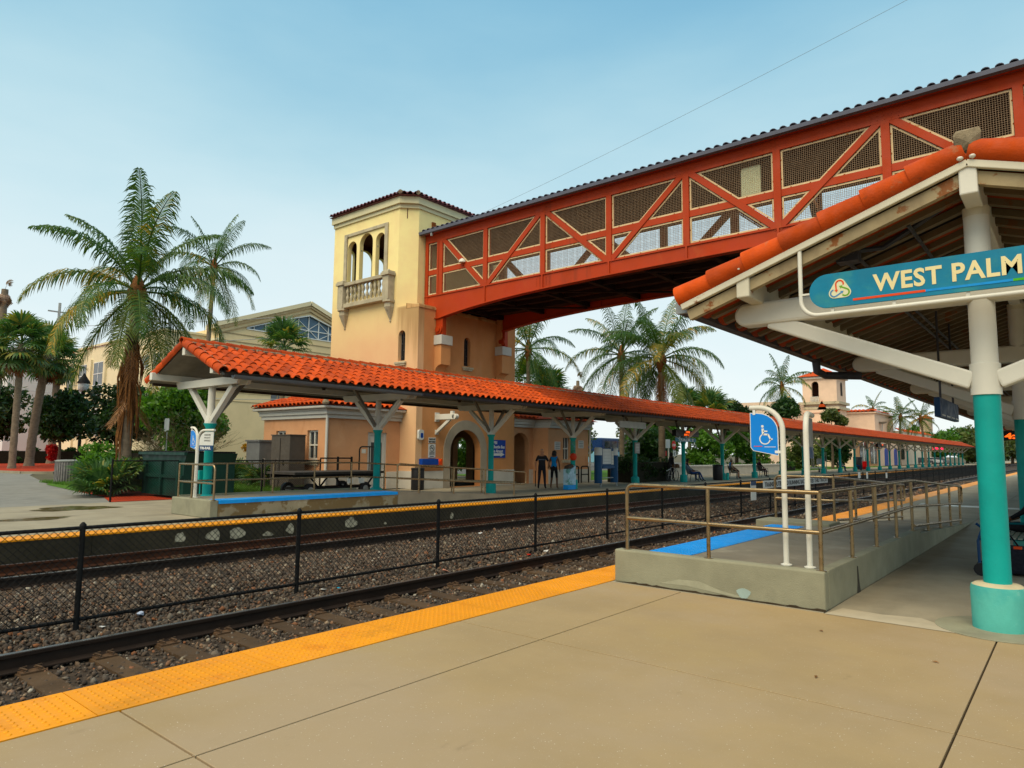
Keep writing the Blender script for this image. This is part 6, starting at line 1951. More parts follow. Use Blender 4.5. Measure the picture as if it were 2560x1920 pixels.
hedge(-80, 16, -76, 26, 1.6, 'dark low hedge behind the sabal trunks', 6000, M_leaf, 72, .16)
hedge(-86, 28, -70, 31, 1.5, 'gray green low hedge beyond the red mulch', 5000, M_leafo, 73, .16)
hedge(-24.0, 52, -22.8, 75, 1.0, 'low green hedge behind the waiting benches', 6000, M_leafb, 74, .1)
# palmetto shrub before the dumpster
def palmetto(x, y, s, n, lab, seed):
    t = thing('palmetto_shrub', lab, 'shrub', (x, y, 0))
    r = random.Random(seed)
    for i in range(n):
        a = (i + .5) / n
        put('fan_leaf', FAN[i % 4], t, (x + r.uniform(-.35, .35), y + r.uniform(-.35, .35), .05), rot=(r.uniform(-.3, .3), -math.radians(80 - 68 * a), i * 2.4 + seed), scale=(s * r.uniform(.8, 1.15),) * 3)
palmetto(-25.5, 9.3, .66, 46, 'spiky palmetto shrub with yellow green fans in front of the dumpster', 3)
palmetto(-26.6, 10.3, .62, 30, 'taller palmetto shrub at the left end of the dumpster', 5)
palmetto(-25.6, 15.2, .6, 22, 'spiky green shrub between the two electrical cabinets', 8)
palmetto(-28.0, 15.5, .6, 24, 'spiky green shrub left of the electrical cabinets', 9)
# bare twiggy shrub
t = thing('bare_shrub', 'leafless brown twiggy shrub rising behind the dumpster', 'shrub', (-31.5, 14.5, 0))
b = MB()
def twig(p, d, l, r_, dep):
    q = p + d * l
    b.tube([p, (p + q) / 2 + Vector((rnd.uniform(-.05, .05), rnd.uniform(-.05, .05), 0)) * l, q], [r_, r_ * .8, r_ * .55], 4, False)
    if dep:
        for _ in range(3 if dep > 1 else 2):
            dd = (d + Vector((rnd.uniform(-.7, .7), rnd.uniform(-.7, .7), rnd.uniform(-.35, .5)))).normalized()
            twig(p + d * l * rnd.uniform(.5, 1), dd, l * rnd.uniform(.6, .85), r_ * .55, dep - 1)
for i in range(9):
    a = rnd.uniform(0, 6.28)
    twig(Vector((-31.5 + rnd.uniform(-.8, .8), 14.5 + rnd.uniform(-.8, .8), .3)), Vector((math.cos(a) * .7, math.sin(a) * .7, rnd.uniform(.7, 1.2))).normalized(), rnd.uniform(1.0, 1.6), .035, 4)
b.build('twigs', mat('dry twig', (.20, .14, .075), .9, .2, 8), t)
me = leafcloud(700, [(-31.5, 14.5, 2.2, 1.9, 1.9, 1.3)], .07, 5, M_leafo, 'leaves'); o = bpy.data.objects.new('leaves', me); COL.objects.link(o); o.parent = t; o.location = -WL[t]
# coloured shrubs
tree('croton_shrub', -31.3, 17.8, 'yellow leaved croton shrub behind the gray electrical cabinet', blob(0, 0, .5, 1.7, .75, 8, 51), 1500, .09, M_leafyel, 61, None, cat='shrub')
tree('red_shrub', -69.5, 20.9, 'bright red leaved shrub beside the lamp post foot', blob(0, 0, .6, 1.7, .8, 9, 52), 1800, .16, M_leafred, 62, None, cat='shrub')
tree('red_shrub', -66.5, 14.2, 'red leaved shrub at the left edge behind the mulch', blob(0, 0, .8, 1.9, .8, 8, 53), 1500, .16, M_leafred, 63, None, cat='shrub')
tree('green_shrub', -33.5, 11.7, 'low green shrub at the foot of the tall palm', blob(0, 0, .5, 1.6, 1.2, 9, 54), 2600, .1, M_leafb, 64, None, cat='shrub')
# grass tufts
def grass(name, regs, n, h, seed):
    rg = np.random.default_rng(seed)
    P = []
    for (x0, y0, x1, y1) in regs:
        k = n // len(regs)
        P.append(np.stack([rg.uniform(x0, x1, k), rg.uniform(y0, y1, k), np.zeros(k)], -1))
    P = np.concatenate(P); n = len(P)
    a = rg.uniform(0, 6.28, n); w = rg.uniform(.006, .014, n); hh = h * rg.uniform(.5, 1.3, n)
    s = np.stack([np.cos(a) * w, np.sin(a) * w, np.zeros(n)], -1)
    tip = np.stack([rg.normal(0, .35, n) * hh, rg.normal(0, .35, n) * hh, hh], -1)
    V = np.stack([P - s, P + s, P + tip], 1).reshape(-1, 3)
    o = bpy.data.objects.new(name, np_mesh(name, V, np.arange(n * 3).reshape(n, 3), M_blade)); COL.objects.link(o); o['kind'] = 'stuff'
grass('grass', [(-28.5, 11.0, -22.4, 16.0)], 16000, .22, 3)
grass('grass', [(-37, 10.6, -29, 13.5)], 9000, .16, 4)
# ------------------------------------------------------------------ people
def skin_mesh(joints, edges, radii, root, sub=1):
    me = bpy.data.meshes.new('b')
    names = list(joints)
    me.from_pydata([tuple(joints[n]) for n in names], [(names.index(a), names.index(b)) for a, b in edges], [])
    o = bpy.data.objects.new('b', me); COL.objects.link(o)
    md = o.modifiers.new('s', 'SKIN'); md.use_smooth_shade = True
    sv = me.skin_vertices[0].data
    for i, n in enumerate(names):
        r = radii[n]
        sv[i].radius = r if isinstance(r, tuple) else (r, r)
        sv[i].use_root = (n == root)
    m2 = o.modifiers.new('u', 'SUBSURF'); m2.levels = sub; m2.render_levels = sub
    bpy.context.view_layer.update()
    dg = bpy.context.evaluated_depsgraph_get()
    out = bpy.data.meshes.new_from_object(o.evaluated_get(dg))
    bpy.data.objects.remove(o); bpy.data.meshes.remove(me)
    return out

POSES = {
 'stand': dict(pelvis=(0, 0, .95), spine=(0, 0, 1.13), chest=(0, .01, 1.32), neck=(0, .0, 1.47), head0=(0, .02, 1.56), head1=(0, .02, 1.66),
    shL=(.17, 0, 1.40), elL=(.25, -.03, 1.14), wrL=(.24, .06, .92), shR=(-.17, 0, 1.40), elR=(-.25, -.03, 1.14), wrR=(-.24, .06, .92),
    hipL=(.09, 0, .90), knL=(.12, .03, .50), anL=(.15, -.02, .09), toL=(.17, .12, .04), hipR=(-.09, 0, .90), knR=(-.12, .03, .50), anR=(-.15, -.02, .09), toR=(-.17, .12, .04)),
 'sit': dict(pelvis=(0, 0, .53), spine=(0, -.04, .72), chest=(0, -.05, .92), neck=(0, -.03, 1.07), head0=(0, .0, 1.16), head1=(0, .01, 1.26),
    shL=(.17, -.05, 1.0), elL=(.22, .08, .78), wrL=(.14, .28, .66), shR=(-.17, -.05, 1.0), elR=(-.22, .08, .78), wrR=(-.14, .28, .66),
    hipL=(.09, .03, .52), knL=(.12, .45, .53), anL=(.12, .47, .10), toL=(.13, .62, .04), hipR=(-.09, .03, .52), knR=(-.12, .45, .53), anR=(-.12, .47, .10), toR=(-.13, .62, .04)),
 'slouch': dict(pelvis=(0, .08, .52), spine=(0, -.06, .66), chest=(0, -.18, .84), neck=(0, -.25, .99), head0=(0, -.24, 1.08), head1=(0, -.25, 1.18),
    shL=(.17, -.20, .93), elL=(.24, -.02, .74), wrL=(.12, .16, .66), shR=(-.17, -.20, .93), elR=(-.24, -.02, .74), wrR=(-.12, .16, .66),
    hipL=(.09, .12, .50), knL=(.13, .58, .54), anL=(.12, .78, .12), toL=(.13, .92, .06), hipR=(-.09, .12, .50), knR=(-.13, .56, .53), anR=(-.12, .70, .11), toR=(-.13, .85, .05)),
}
EDG = [('pelvis', 'spine'), ('spine', 'chest'), ('chest', 'neck'), ('neck', 'head0'), ('head0', 'head1'), ('chest', 'shL'), ('shL', 'elL'), ('elL', 'wrL'), ('chest', 'shR'), ('shR', 'elR'), ('elR', 'wrR'),
       ('pelvis', 'hipL'), ('hipL', 'knL'), ('knL', 'anL'), ('anL', 'toL'), ('pelvis', 'hipR'), ('hipR', 'knR'), ('knR', 'anR'), ('anR', 'toR')]
RAD = dict(pelvis=(.155, .115), spine=(.145, .105), chest=(.165, .115), neck=.055, head0=.085, head1=.078, hipL=.092, hipR=.092, knL=.060, knR=.060, anL=.040, anR=.040, toL=.034, toR=.034,
           shL=.062, shR=.062, elL=.043, elR=.043, wrL=.028, wrR=.028)

def person(lab, loc, rz, pose, top, bottom, skin, shoes, hair=M_hairk, hairlen='short', sleeves=True, longsl=False, shorts=None, h=1.0, w=1.0, fem=False, arms=None, extra=None, cat='person'):
    J = {k: Vector(v) for k, v in POSES[pose].items()}
    if arms:
        for k, v in arms.items(): J[k] = Vector(v)
    R_ = {k: (tuple(x * w for x in v) if isinstance(v, tuple) else v * (w if not k.startswith('head') else 1)) for k, v in RAD.items()}
    if fem:
        for k in ('chest', 'spine'): R_[k] = tuple(x * .86 for x in R_[k])
        for s in 'LR':
            J['sh' + s].x *= .86
    E_ = list(EDG)
    # hands: palm and five fingers
    for s, sg in (('L', 1), ('R', -1)):
        d = (J['wr' + s] - J['el' + s]).normalized()
        side = d.cross(Vector((0, 0, 1))) if abs(d.z) < .9 else Vector((0, 1, 0))
        side = (side - d * side.dot(d)).normalized()
        pl = J['wr' + s] + d * .07
        J['pm' + s] = pl; R_['pm' + s] = .030; E_.append(('wr' + s, 'pm' + s))
        for i, ln in enumerate((.062, .072, .068, .052)):
            a = 'f%d%s' % (i, s); b_ = 'g%d%s' % (i, s)
            J[a] = pl + d * .05 + side * (.024 * (1.5 - i) / 1.5); J[b_] = J[a] + (d * .8 + Vector((0, 0, -.3))) .normalized() * ln
            R_[a] = .0095; R_[b_] = .0075; E_ += [('pm' + s, a), (a, b_)]
        a = 'th' + s; J[a] = pl + side * .05 + d * .03; R_[a] = .010; E_.append(('pm' + s, a))
    me = skin_mesh(J, E_, R_, 'pelvis', 1)
    # clothing regions by nearest bone
    seg = [(a, b_, J[a], J[b_]) for a, b_ in E_]
    def mi(c):
        best, bi, bt = 1e9, None, 0
        for a, b_, p, q in seg:
            d = q - p; t_ = max(0, min(1, (c - p).dot(d) / max(d.length_squared, 1e-9)))
            l = (c - (p + d * t_)).length
            if l < best: best, bi, bt = l, (a, b_), t_
        a, b_ = bi
        if a.startswith('head') or b_.startswith('head'): return 2
        if a[:2] in ('pm', 'wr') or a[0] in 'fg' or b_[:2] in ('th', 'pm'): return 2
        if b_.startswith('wr'): return 0 if longsl else 2
        if b_.startswith('el'): return 0 if (longsl or (sleeves and bt < .75)) else 2
        if b_.startswith('to'): return 3
        if b_.startswith('an'): return (2 if bt > .35 or shorts else 1) if shorts is not None and shorts else (1 if bt < .93 else 3)
        if b_.startswith('kn') or b_.startswith('hip'): return 1
        if a == 'pelvis' and bt < .30: return 1
        if a == 'chest' and b_ == 'neck' and bt > .7: return 2
        return 0
    cen = [p.center.copy() for p in me.polygons]
    me.materials.clear()
    for m in (top, bottom, skin, shoes): me.materials.append(m)
    for p, c in zip(me.polygons, cen): p.material_index = mi(c)
    for v in me.vertices: v.co *= h
    t = thing('person', lab, cat, loc, None, rz)
    o = bpy.data.objects.new('body', me); COL.objects.link(o); o.parent = t
    # face, ears, hair
    hc = (J['head0'] + J['head1']) / 2 * h
    up = (J['head1'] - J['head0']).normalized()
    b = MB(); b.obox(hc + Vector((0, .092, -.005)), (.012, 0, 0), (0, .016, 0), (0, 0, .02)); b.build('nose', skin, t, local=True)
    b = MB()
    for s in (-1, 1): b.lathe([(.006, -.03), (.014, 0), (.012, .03)], hc + Vector((s * .082, -.005, 0)), 6)
    b.build('ear', skin, t, local=True)
    b = MB()
    for s in (-1, 1): b.obox(hc + Vector((s * .032, .080, .015)), (.012, 0, 0), (0, .006, 0), (0, 0, .006))
    b.build('eye', M_black, t, local=True)
    b = MB(); b.obox(hc + Vector((0, .082, -.045)), (.022, 0, 0), (0, .005, 0), (0, 0, .005)); b.build('mouth', mat('lip', (.25, .08, .06), .6, .1, 9), t, local=True)
    b = MB()
    n, mrow = 14, 7
    vs, fs = [], []
    low = {'short': .05, 'bob': -.13, 'bald': .07}[hairlen]
    for i in range(mrow + 1):
        f = i / mrow
        z = .115 - (.115 - low) * f
        rr = .098 * math.sqrt(max(0, 1 - ((z - .0) / .118) ** 2)) if z > 0 else .098 + (.012 if hairlen == 'bob' else 0)
        for k in range(n):
            a = 2 * PI * k / n
            y = math.sin(a) * rr * 1.08 - .012
            zz = z if math.sin(a) < .35 else max(z, .055)
            vs.append((hc.x + math.cos(a) * rr, hc.y + y, hc.z + zz))
    for i in range(mrow):
        for k in range(n):
            a0, a1 = i * n + k, i * n + (k + 1) % n
            fs.append((a0, a0 + n, a1 + n, a1))
    fs.append(tuple(range(n)))
    b.add(vs, fs); b.build('hair', hair, t, local=True, smooth=True)
    if extra: extra(t, J, h)
    return t

C_dark = cloth('charcoal', (.018, .018, .022)); C_navyt = cloth('black navy', (.012, .013, .02)); C_blue = cloth('turquoise blue', (.0, .22, .52))
C_black = cloth('black', (.010, .010, .012)); C_jean = cloth('blue denim', (.02, .055, .16)); C_gray = cloth('gray blue', (.19, .24, .32)); C_tan = cloth('tan', (.34, .27, .18))
C_white = cloth('white', (.62, .60, .60)); C_mar = cloth('maroon', (.05, .012, .018)); C_brown = cloth('brown', (.07, .045, .03)); C_lav = cloth('pale lavender', (.60, .52, .55))
C_shoe = cloth('dark shoe', (.02, .018, .016))
# heading: poses face local +Y; the couple looks along the platform away from the camera
def stripe(t, J, h):
    b = MB()
    for z in (1.275, 1.30):
        ring = [(.178 * math.cos(a), .010 + .135 * math.sin(a), z) for a in [2 * PI * i / 20 for i in range(21)]]
        b.tube(ring, .007, 4)
    b.build('shirt_stripe', C_gray, t, local=True)
    b = MB(); b.box(-.16, -.02, .80, -.12, .02, .02)
    b = MB(); b.tube([(-.30, .05, .80), (-.29, .06, .10)], .022, 6); b.build('umbrella', C_black, t, local=True)
person('man in a dark striped shirt and black trousers standing with his back turned', (-18.30, 24.25, 0), math.radians(28), 'stand', C_dark, C_navyt, M_skinl, C_shoe, M_hairg, 'bald', True, h=1.01, w=1.06,
       arms=dict(elL=(.30, .05, 1.14), wrL=(.26, .20, 1.0), elR=(-.28, -.02, 1.13), wrR=(-.27, .05, .90)), extra=stripe)
person('woman in a turquoise tank top and black capri leggings standing beside the man', (-17.93, 24.66, 0), math.radians(18), 'stand', C_blue, C_black, M_skind, C_tan, M_hairk, 'bob', False, shorts=True, h=.985, w=.95, fem=True,
       arms=dict(elR=(-.27, .04, 1.12), wrR=(-.25, .16, .98)))
# waiting passengers
person('person reclining on the first bench in a gray shirt and blue jeans', (-17.55, 37.5, 0), math.radians(-50), 'slouch', C_gray, C_jean, M_skinl, C_shoe, M_hairg, 'short', longsl=True)
person('person in black hunched beside the reclining one on the first bench', (-18.2, 38.7, 0), math.radians(-60), 'sit', C_black, C_jean, M_skind, C_shoe, M_hairk, 'bob', longsl=True)
person('child like figure in a tan top sitting on the second bench', (-17.7, 44.3, 0), math.radians(-70), 'sit', C_tan, C_tan, M_skinl, C_shoe, M_hairk, 'short', shorts=True, h=.85)
person('person in a bright blue shirt and dark trousers sitting on the second bench', (-18.0, 44.9, 0), math.radians(-60), 'sit', C_blue, C_navyt, M_skind, C_shoe, M_hairk, 'short')
person('person in a maroon outfit with a white scarf sitting on the third bench', (-17.9, 49.9, 0), math.radians(-40), 'sit', C_mar, C_mar, M_skind, C_shoe, M_hairk, 'short', longsl=True,
       extra=lambda t, J, h: MB().beam((.1, .05, 1.02), (.03, .12, .74), .07, .03, (1, 0, 0)).build('scarf', C_white, t, local=True))
person('dark clothed person standing behind the canopy column next to the bicycle', (-18.6, 37.35, 0), math.radians(-30), 'stand', C_black, C_navyt, M_skind, C_shoe, M_hairk, 'bob', longsl=True, h=.98)
person('person sitting beyond the luggage cart in a gray top', (-18.6, 74.5, 0), math.radians(-60), 'sit', C_gray, C_jean, M_skind, C_shoe, M_hairk, 'short', longsl=True)
person('person in dark clothes sitting beyond the black bin', (-18.8, 81.5, 0), math.radians(-60), 'sit', C_brown, C_jean, M_skind, C_shoe, M_hairk, 'short', longsl=True)
person('person in a pale shirt walking across the footbridge behind the screens', (-6.1, 22.4, 8.40), math.radians(-80), 'stand', C_lav, C_dark, M_skinl, C_shoe, M_hairg, 'short', h=1.25)
person('dark clothed person sitting behind the near teal column', (-.55, 13.3, 0), math.radians(75), 'sit', C_black, C_black, M_skind, C_shoe, M_hairk, 'short', longsl=True)

# ------------------------------------------------------------------ benches, bicycle, bins
def bench(loc, rz, lab, m, slat=None, length=1.3):
    t = thing('bench', lab, 'bench', loc, None, rz)
    n = 6
    for i in range(n):
        b = MB(); y = -.02 + i * .075; b.box(-length / 2, y, .425, length / 2, y + .055, .445); b.build('seat_slat', slat or m, t, local=True)
    for i in range(5):
        b = MB(); z = .50 + i * .08; b.obox((0, -.06 - i * .018, z), (length / 2, 0, 0), (0, .010, 0), (0, .0, .03)); b.build('back_slat', slat or m, t, local=True)
    for sx in (-1, 1):
        x = sx * (length / 2 - .08)
        b = MB(); b.tube([(x, .42, .0), (x, .40, .42)], .018, 6); b.tube([(x, -.10, .0), (x, -.03, .42), (x, -.16, .88)], .018, 6); b.tube([(x, -.03, .42), (x, .42, .42)], .018, 6); b.tube([(x, -.12, .66), (x, .36, .64), (x, .40, .42)], .016, 6)
        b.build('leg_frame', m, t, local=True)
    return t
bench((-17.7, 37.9, 0), math.radians(-55), 'first dark metal bench from the left on the far platform', M_black)
bench((-17.9, 44.5, 0), math.radians(-65), 'second dark metal bench from the left on the far platform', M_black)
bench((-17.9, 49.7, 0), math.radians(-40), 'third dark metal bench from the left on the far platform', M_black)
bench((-.55, 13.0, 0), math.radians(90), 'bench with pale slats standing behind the near teal column', mat('teal metal', (.01, .10, .12), .5, .1, 3), mat('pale bench slat', (.36, .38, .31), .6, .1, 4), 1.5)
bg = thing('bag', 'dark navy bag with an orange tag under the near bench', 'bag', (-.72, 11.9, 0))
b = MB(); b.box(-.95, 11.55, .02, -.5, 12.15, .36); b.build('body', C_navyt, bg, bev=.06)
b = MB(); b.tube([(-.85, 11.7, .36), (-.8, 11.85, .52), (-.72, 12.0, .36)], .012, 6); b.build('strap', C_navyt, bg)
b = MB(); b.box(-.75, 11.60, .36, -.66, 11.70, .39); b.build('tag', M_stripr, bg)
st = thing('stroller', 'dark folded stroller standing just left behind the near teal column', 'stroller', (-1.1, 11.4, 0))
b = MB(); b.tube([(-1.12, 11.4, .05), (-1.13, 11.45, .45), (-1.08, 11.5, .62), (-1.15, 11.5, .68)], .02, 6); b.tube([(-.95, 11.5, .05), (-1.1, 11.45, .5)], .02, 6); b.build('frame', M_navy, st)
for y in (11.3, 11.6):
    b = MB(); b.tube([(-1.1, y - .02, .09), (-1.1, y + .02, .09)], .085, 12); b.build('wheel', M_black, st)

bk = thing('bicycle', 'old bicycle with a basket leaning by the dark hedge under the canopy', 'bicycle', (-18.25, 36.75, 0), None, math.radians(92))
for x in (-.52, .52):
    b = MB(); b.tube([(x + .33 * math.cos(a), 0, .34 + .33 * math.sin(a)) for a in [2 * PI * i / 22 for i in range(23)]], .020, 5); w_ = b.build('wheel', M_black, bk, local=True)
    b = MB()
    for i in range(9):
        a = PI * i / 9; b.tube([(x + .32 * math.cos(a), 0, .34 + .32 * math.sin(a)), (x - .32 * math.cos(a), 0, .34 - .32 * math.sin(a))], .003, 3, False)
    b.build('spokes', M_galv, w_, local=True)
M_bike = mat('bike frame', (.30, .28, .28), .4, .1, 8)
for nm, pts, m in (('frame', [(-.52, 0, .34), (-.12, 0, .36), (-.2, 0, .82), (.38, 0, .78), (-.12, 0, .36)], M_bike), ('fork', [(.52, 0, .34), (.38, 0, .80), (.34, 0, .98)], M_bike), ('handlebar', [(.20, -.28, 1.02), (.34, -.2, 1.0), (.34, .2, 1.0), (.20, .28, 1.02)], M_black), ('saddle', [(-.32, 0, .92), (-.08, 0, .93)], M_black), ('chain_stay', [(-.52, 0, .34), (-.2, 0, .80)], M_bike)):
    b = MB(); b.tube(pts, .05 if nm == 'saddle' else .018, 6); b.build(nm, m, bk, local=True)
b = MB(); b.box(.36, -.16, .78, .66, .16, .98); b.build('basket', mat('brown wicker', (.16, .09, .05), .8, .3, 30), bk, local=True)
b = MB(); b.beam((-.78, 0, .62), (-.3, 0, .72), .06, .02); b.beam((.3, 0, .70), (.78, 0, .6), .06, .02); b.build('mudguard', M_white, bk, local=True)

def bin_(loc, r_, h_, m, lab, ribs=False, lid=None):
    t = thing('litter_bin', lab, 'bin', loc)
    b = MB(); b.lathe([(r_ * .93, 0), (r_, .05), (r_, h_ - .06), (r_ * .96, h_ - .03)], loc, 24); b.build('body', m, t, smooth=True)
    b = MB(); b.lathe([(r_ * 1.04, h_ - .08), (r_ * 1.06, h_ - .03), (r_ * .9, h_), (r_ * .5, h_ + .01)], loc, 24); b.build('rim', lid or m, t, smooth=True)
    if ribs:
        me = MB().box(-.022, -.018, .05, .022, .018, h_ - .1).mesh('slat', mat('gray slat', (.22, .205, .20), .7, .2, 6))
        for i in range(36):
            a = 2 * PI * i / 36
            put('slat', me, t, (loc[0] + r_ * math.cos(a), loc[1] + r_ * math.sin(a), loc[2]), rot=(0, 0, a + PI / 2))
    return t
bin_((-35.4, 11.35, 0), .60, 1.05, mat('gray bin', (.12, .115, .115), .7, .1, 3), 'gray slatted round litter bin standing on the lawn corner by the path', True, mat('light rim', (.30, .30, .28), .6, .1, 3))
bin_((-21.2, 19.55, 0), .27, .92, M_black, 'black round bin standing against the tower wall under the blue shelf')
bin_((-17.3, 41.0, 0), .30, .95, M_black, 'black bin standing by the first bench under the far canopy')
bin_((-19.8, 87.0, 0), .48, 1.45, M_black, 'tall black bin standing deep under the far canopy')
bb = thing('bollard', 'short teal bollard standing beside the black bin near the second bench', 'bollard', (-17.0, 41.8, 0))
b = MB(); b.lathe([(.09, 0), (.09, .42), (.06, .46)], (-17.0, 41.8, 0), 12); b.build('post', M_teal, bb); b = MB(); b.lathe([(.12, 0), (.12, .03)], (-17.0, 41.8, 0), 12); b.build('foot', M_teal, bb)
# bike hoops by the right wing
for y, lab in ((30.2, 'black hoop bike rack half hidden behind the painted canopy column'), (31.15, 'black hoop bike rack in the open beside the downspout')):
    t = thing('bike_rack', lab, 'bike rack', (-20.6, y, 0))
    pts = [(-20.6, y - .35, 0)] + elbow((-20.6, y - .35, .88), (0, 0, 1), (0, 1, 0), .12) + elbow((-20.6, y + .35, .88), (0, 1, 0), (0, 0, -1), .12) + [(-20.6, y + .35, 0)]
    b = MB(); b.tube(pts, .035, 8); b.build('hoop', M_dark, t, smooth=True)
    b = MB(); b.tube([(-20.6, y - .35, .45), (-20.6, y + .35, .45)], .028, 8); b.build('crossbar', M_dark, t)
# information kiosk
kt = thing('information_kiosk', 'blue two post information kiosk with a paper timetable', 'kiosk', (-17.6, 28.4, 0))
M_kblue = mat('kiosk blue', (.004, .065, .16), .45, .06, 2)
for y in (27.75, 29.2):
    b = MB(); b.lathe([(.19, .18), (.19, 1.50)], (-17.6, y, 0), 18); p = b.build('post', M_kblue, kt, smooth=True)
    b = MB(); b.lathe([(.195, 1.50), (.195, 1.82), (.15, 1.87)], (-17.6, y, 0), 18); b.build('cap', M_signwhite, p, smooth=True)
    b = MB(); b.tube([(-17.5, y + .05, 0), (-17.5, y + .05, .2)], .05, 8); b.build('foot', M_galv, p)
b = MB(); b.box(-17.65, 27.93, .98, -17.52, 29.02, 1.84); b.box(-17.7, 27.93, .86, -17.45, 29.02, .98); b.build('panel', M_kblue, kt, bev=.015)
b = MB(); b.box(-17.519, 28.03, 1.08, -17.512, 28.78, 1.80); b.build('paper', M_signwhite, kt)
b = MB(); b.box(-17.511, 28.80, 1.05, -17.505, 29.0, 1.70); b.build('paper', M_white, kt)
b = MB(); b.tube([(-17.55, 27.93, .42), (-17.55, 29.02, .42)], .025, 6); b.build('foot_rail', M_galv, kt)
b = MB()
for z in (1.15, 1.3, 1.45, 1.6): b.box(-17.504, 28.84, z, -17.502, 28.98, z + .015)
for z in (1.2, 1.35, 1.5, 1.65): b.box(-17.511, 28.1, z, -17.509, 28.7, z + .008)
b.build('print', M_signgray, kt)
# picture wrapped column: poster box + painted upper part
nb_ = thing('brochure_box', 'brochure box with a sky picture standing before the fourth canopy column', 'box', (-17.05, 24.6, 0))
b = MB(); b.box(-17.2, 24.33, .02, -16.95, 24.92, .22); b.build('base', M_stripb, nb_)
b = MB(); b.prism([(24.33, .22), (24.92, .22), (24.92, 1.05), (24.80, .98), (24.62, .90), (24.33, .90)], (-17.2, 0, 0), (0, 1, 0), (0, 0, 1), (.25, 0, 0)); b.build('case', mat('sky picture', (.42, .58, .68), .5, .25, 3, stains=[((.06, .22, .16), 2.2, .55, .62, .8, (1, 1, 1)), ((.75, .78, .78), 3, .6, .7, .7, (1, 1, 1))]), nb_, fix=True)
b = MB(); b.prism([(24.36, .90), (24.80, .985), (24.76, 1.10), (24.42, 1.02)], (-17.2, 0, 0), (0, 1, 0), (0, 0, 1), (.22, 0, 0)); b.build('lid', C_brown, nb_, fix=True)
w1 = thing('column_wrap', 'colourful painted wrap with a red round face on the fourth canopy column', 'poster', (-17.4, 25.35, 1.2))
b = MB(); b.lathe([(.118, 1.25), (.118, 2.12)], (-17.4, 25.355, 0), 18); b.build('sheet', mat('painted green wrap', (.05, .26, .16), .5, .4, 2.6, stains=[((.10, .30, .38), 2.2, .5, .6, .8, (1, 1, 1)), ((.30, .38, .10), 3.2, .58, .66, .8, (1, 1, 1))]), w1)
b = MB(); b.lathe([(.02, -.17), (.12, -.13), (.165, 0), (.12, .13), (.02, .17)], (-17.33, 25.28, 1.42), 14); b.build('red_face', mat('red orange face', (.60, .06, .03), .5, .1, 4), w1, smooth=True)
# hanging blank panel
hp = thing('hanging_panel', 'plain pale rectangular panel hung under the far canopy eave', 'sign', (-15.75, 27.8, 2.75))
b = MB(); b.box(-15.78, 26.57, 2.75, -15.72, 29.0, 3.05); b.build('panel', mat('pale gray panel', (.40, .375, .32), .7, .08, 3), hp)
b = MB(); b.tube([(-15.75, 27.0, 3.05), (-15.75, 27.0, 3.42)], .015, 5); b.tube([(-15.75, 28.6, 3.05), (-15.75, 28.6, 3.42)], .015, 5); b.build('hanger', M_dgutter, hp)
# information plate on the fifth column
ip = thing('timetable_plate', 'gray printed plate fixed on the fifth canopy column', 'sign', (-17.25, 30.9, 1.7))
b = MB(); b.box(-17.28, 30.65, 1.60, -17.25, 31.15, 2.15); b.build('plate', M_signgray, ip)
b = MB()
for i in range(6): b.box(-17.249, 30.72, 1.66 + i * .075, -17.247, 31.08, 1.68 + i * .075)
b.build('print', M_signwhite, ip)

# ------------------------------------------------------------------ signs on the tower wall
WX = TX1 + .004
def wallsign(name, lab, y0, y1, z0, z1, m, th=.02):
    t = thing(name, lab, 'sign', (WX, (y0 + y1) / 2, z0))
    b = MB(); b.box(WX, y0, z0, WX + th, y1, z1); b.build('plate', m, t); return t
t = wallsign('direction_sign', 'royal blue airport shuttle bus sign with a white arrow on the tower wall', 24.75, 25.75, 1.32, 2.18, M_royal)
for i, s_ in enumerate(['PBI', 'Shuttle Bus', 'to Airport']):
    lettering(s_, .20, M_letterw, t, (WX + .022, 24.82, 1.98 - i * .20), (0, 1, 0), (0, 0, 1), .006, align='LEFT', width=(.3, .86, .74)[i])
b = MB(); b.prism([(24.82, 1.42), (25.38, 1.42), (25.38, 1.37), (25.68, 1.48), (25.38, 1.59), (25.38, 1.54), (24.82, 1.54)], (WX + .021, 0, 0), (0, 1, 0), (0, 0, 1), (.003, 0, 0)); b.build('arrow', M_letterw, t, fix=True)
t = wallsign('notice', 'two line white notice about birds above the no smoking sign', 20.58, 21.0, 1.96, 2.20, M_signwhite)
lettering('PLEASE DO NOT', .10, M_letterk, t, (WX + .022, 20.79, 2.09), (0, 1, 0), (0, 0, 1), .003, width=.38)
lettering('FEED THE BIRDS', .10, M_letterk, t, (WX + .022, 20.79, 1.98), (0, 1, 0), (0, 0, 1), .003, width=.38)
t = wallsign('no_smoking_sign', 'gray white no smoking sign on the tower wall left of the big arch', 20.58, 21.0, 1.33, 1.92, M_signwhite)
b = MB(); b.tube([(WX + .024, 20.79 + .13 * math.cos(a), 1.74 + .13 * math.sin(a)) for a in [2 * PI * i / 20 for i in range(21)]], .012, 4); b.beam((WX + .024, 20.70, 1.83), (WX + .024, 20.88, 1.65), .02, .006, (1, 0, 0)); b.beam((WX + .023, 20.69, 1.73), (WX + .023, 20.89, 1.75), .025, .005, (1, 0, 0)); b.build('symbol', M_letterk, t)
b = MB()
for i in range(4): b.box(WX + .021, 20.64, 1.46 + i * .035, WX + .023, 20.94, 1.475 + i * .035)
b.box(WX + .021, 20.68, 1.37, WX + .023, 20.90, 1.40)
b.build('print', M_letterk, t)
t = thing('wall_box', 'white and blue rounded box mounted on the tower corner wall', 'box', (WX, 20.05, 2.05))
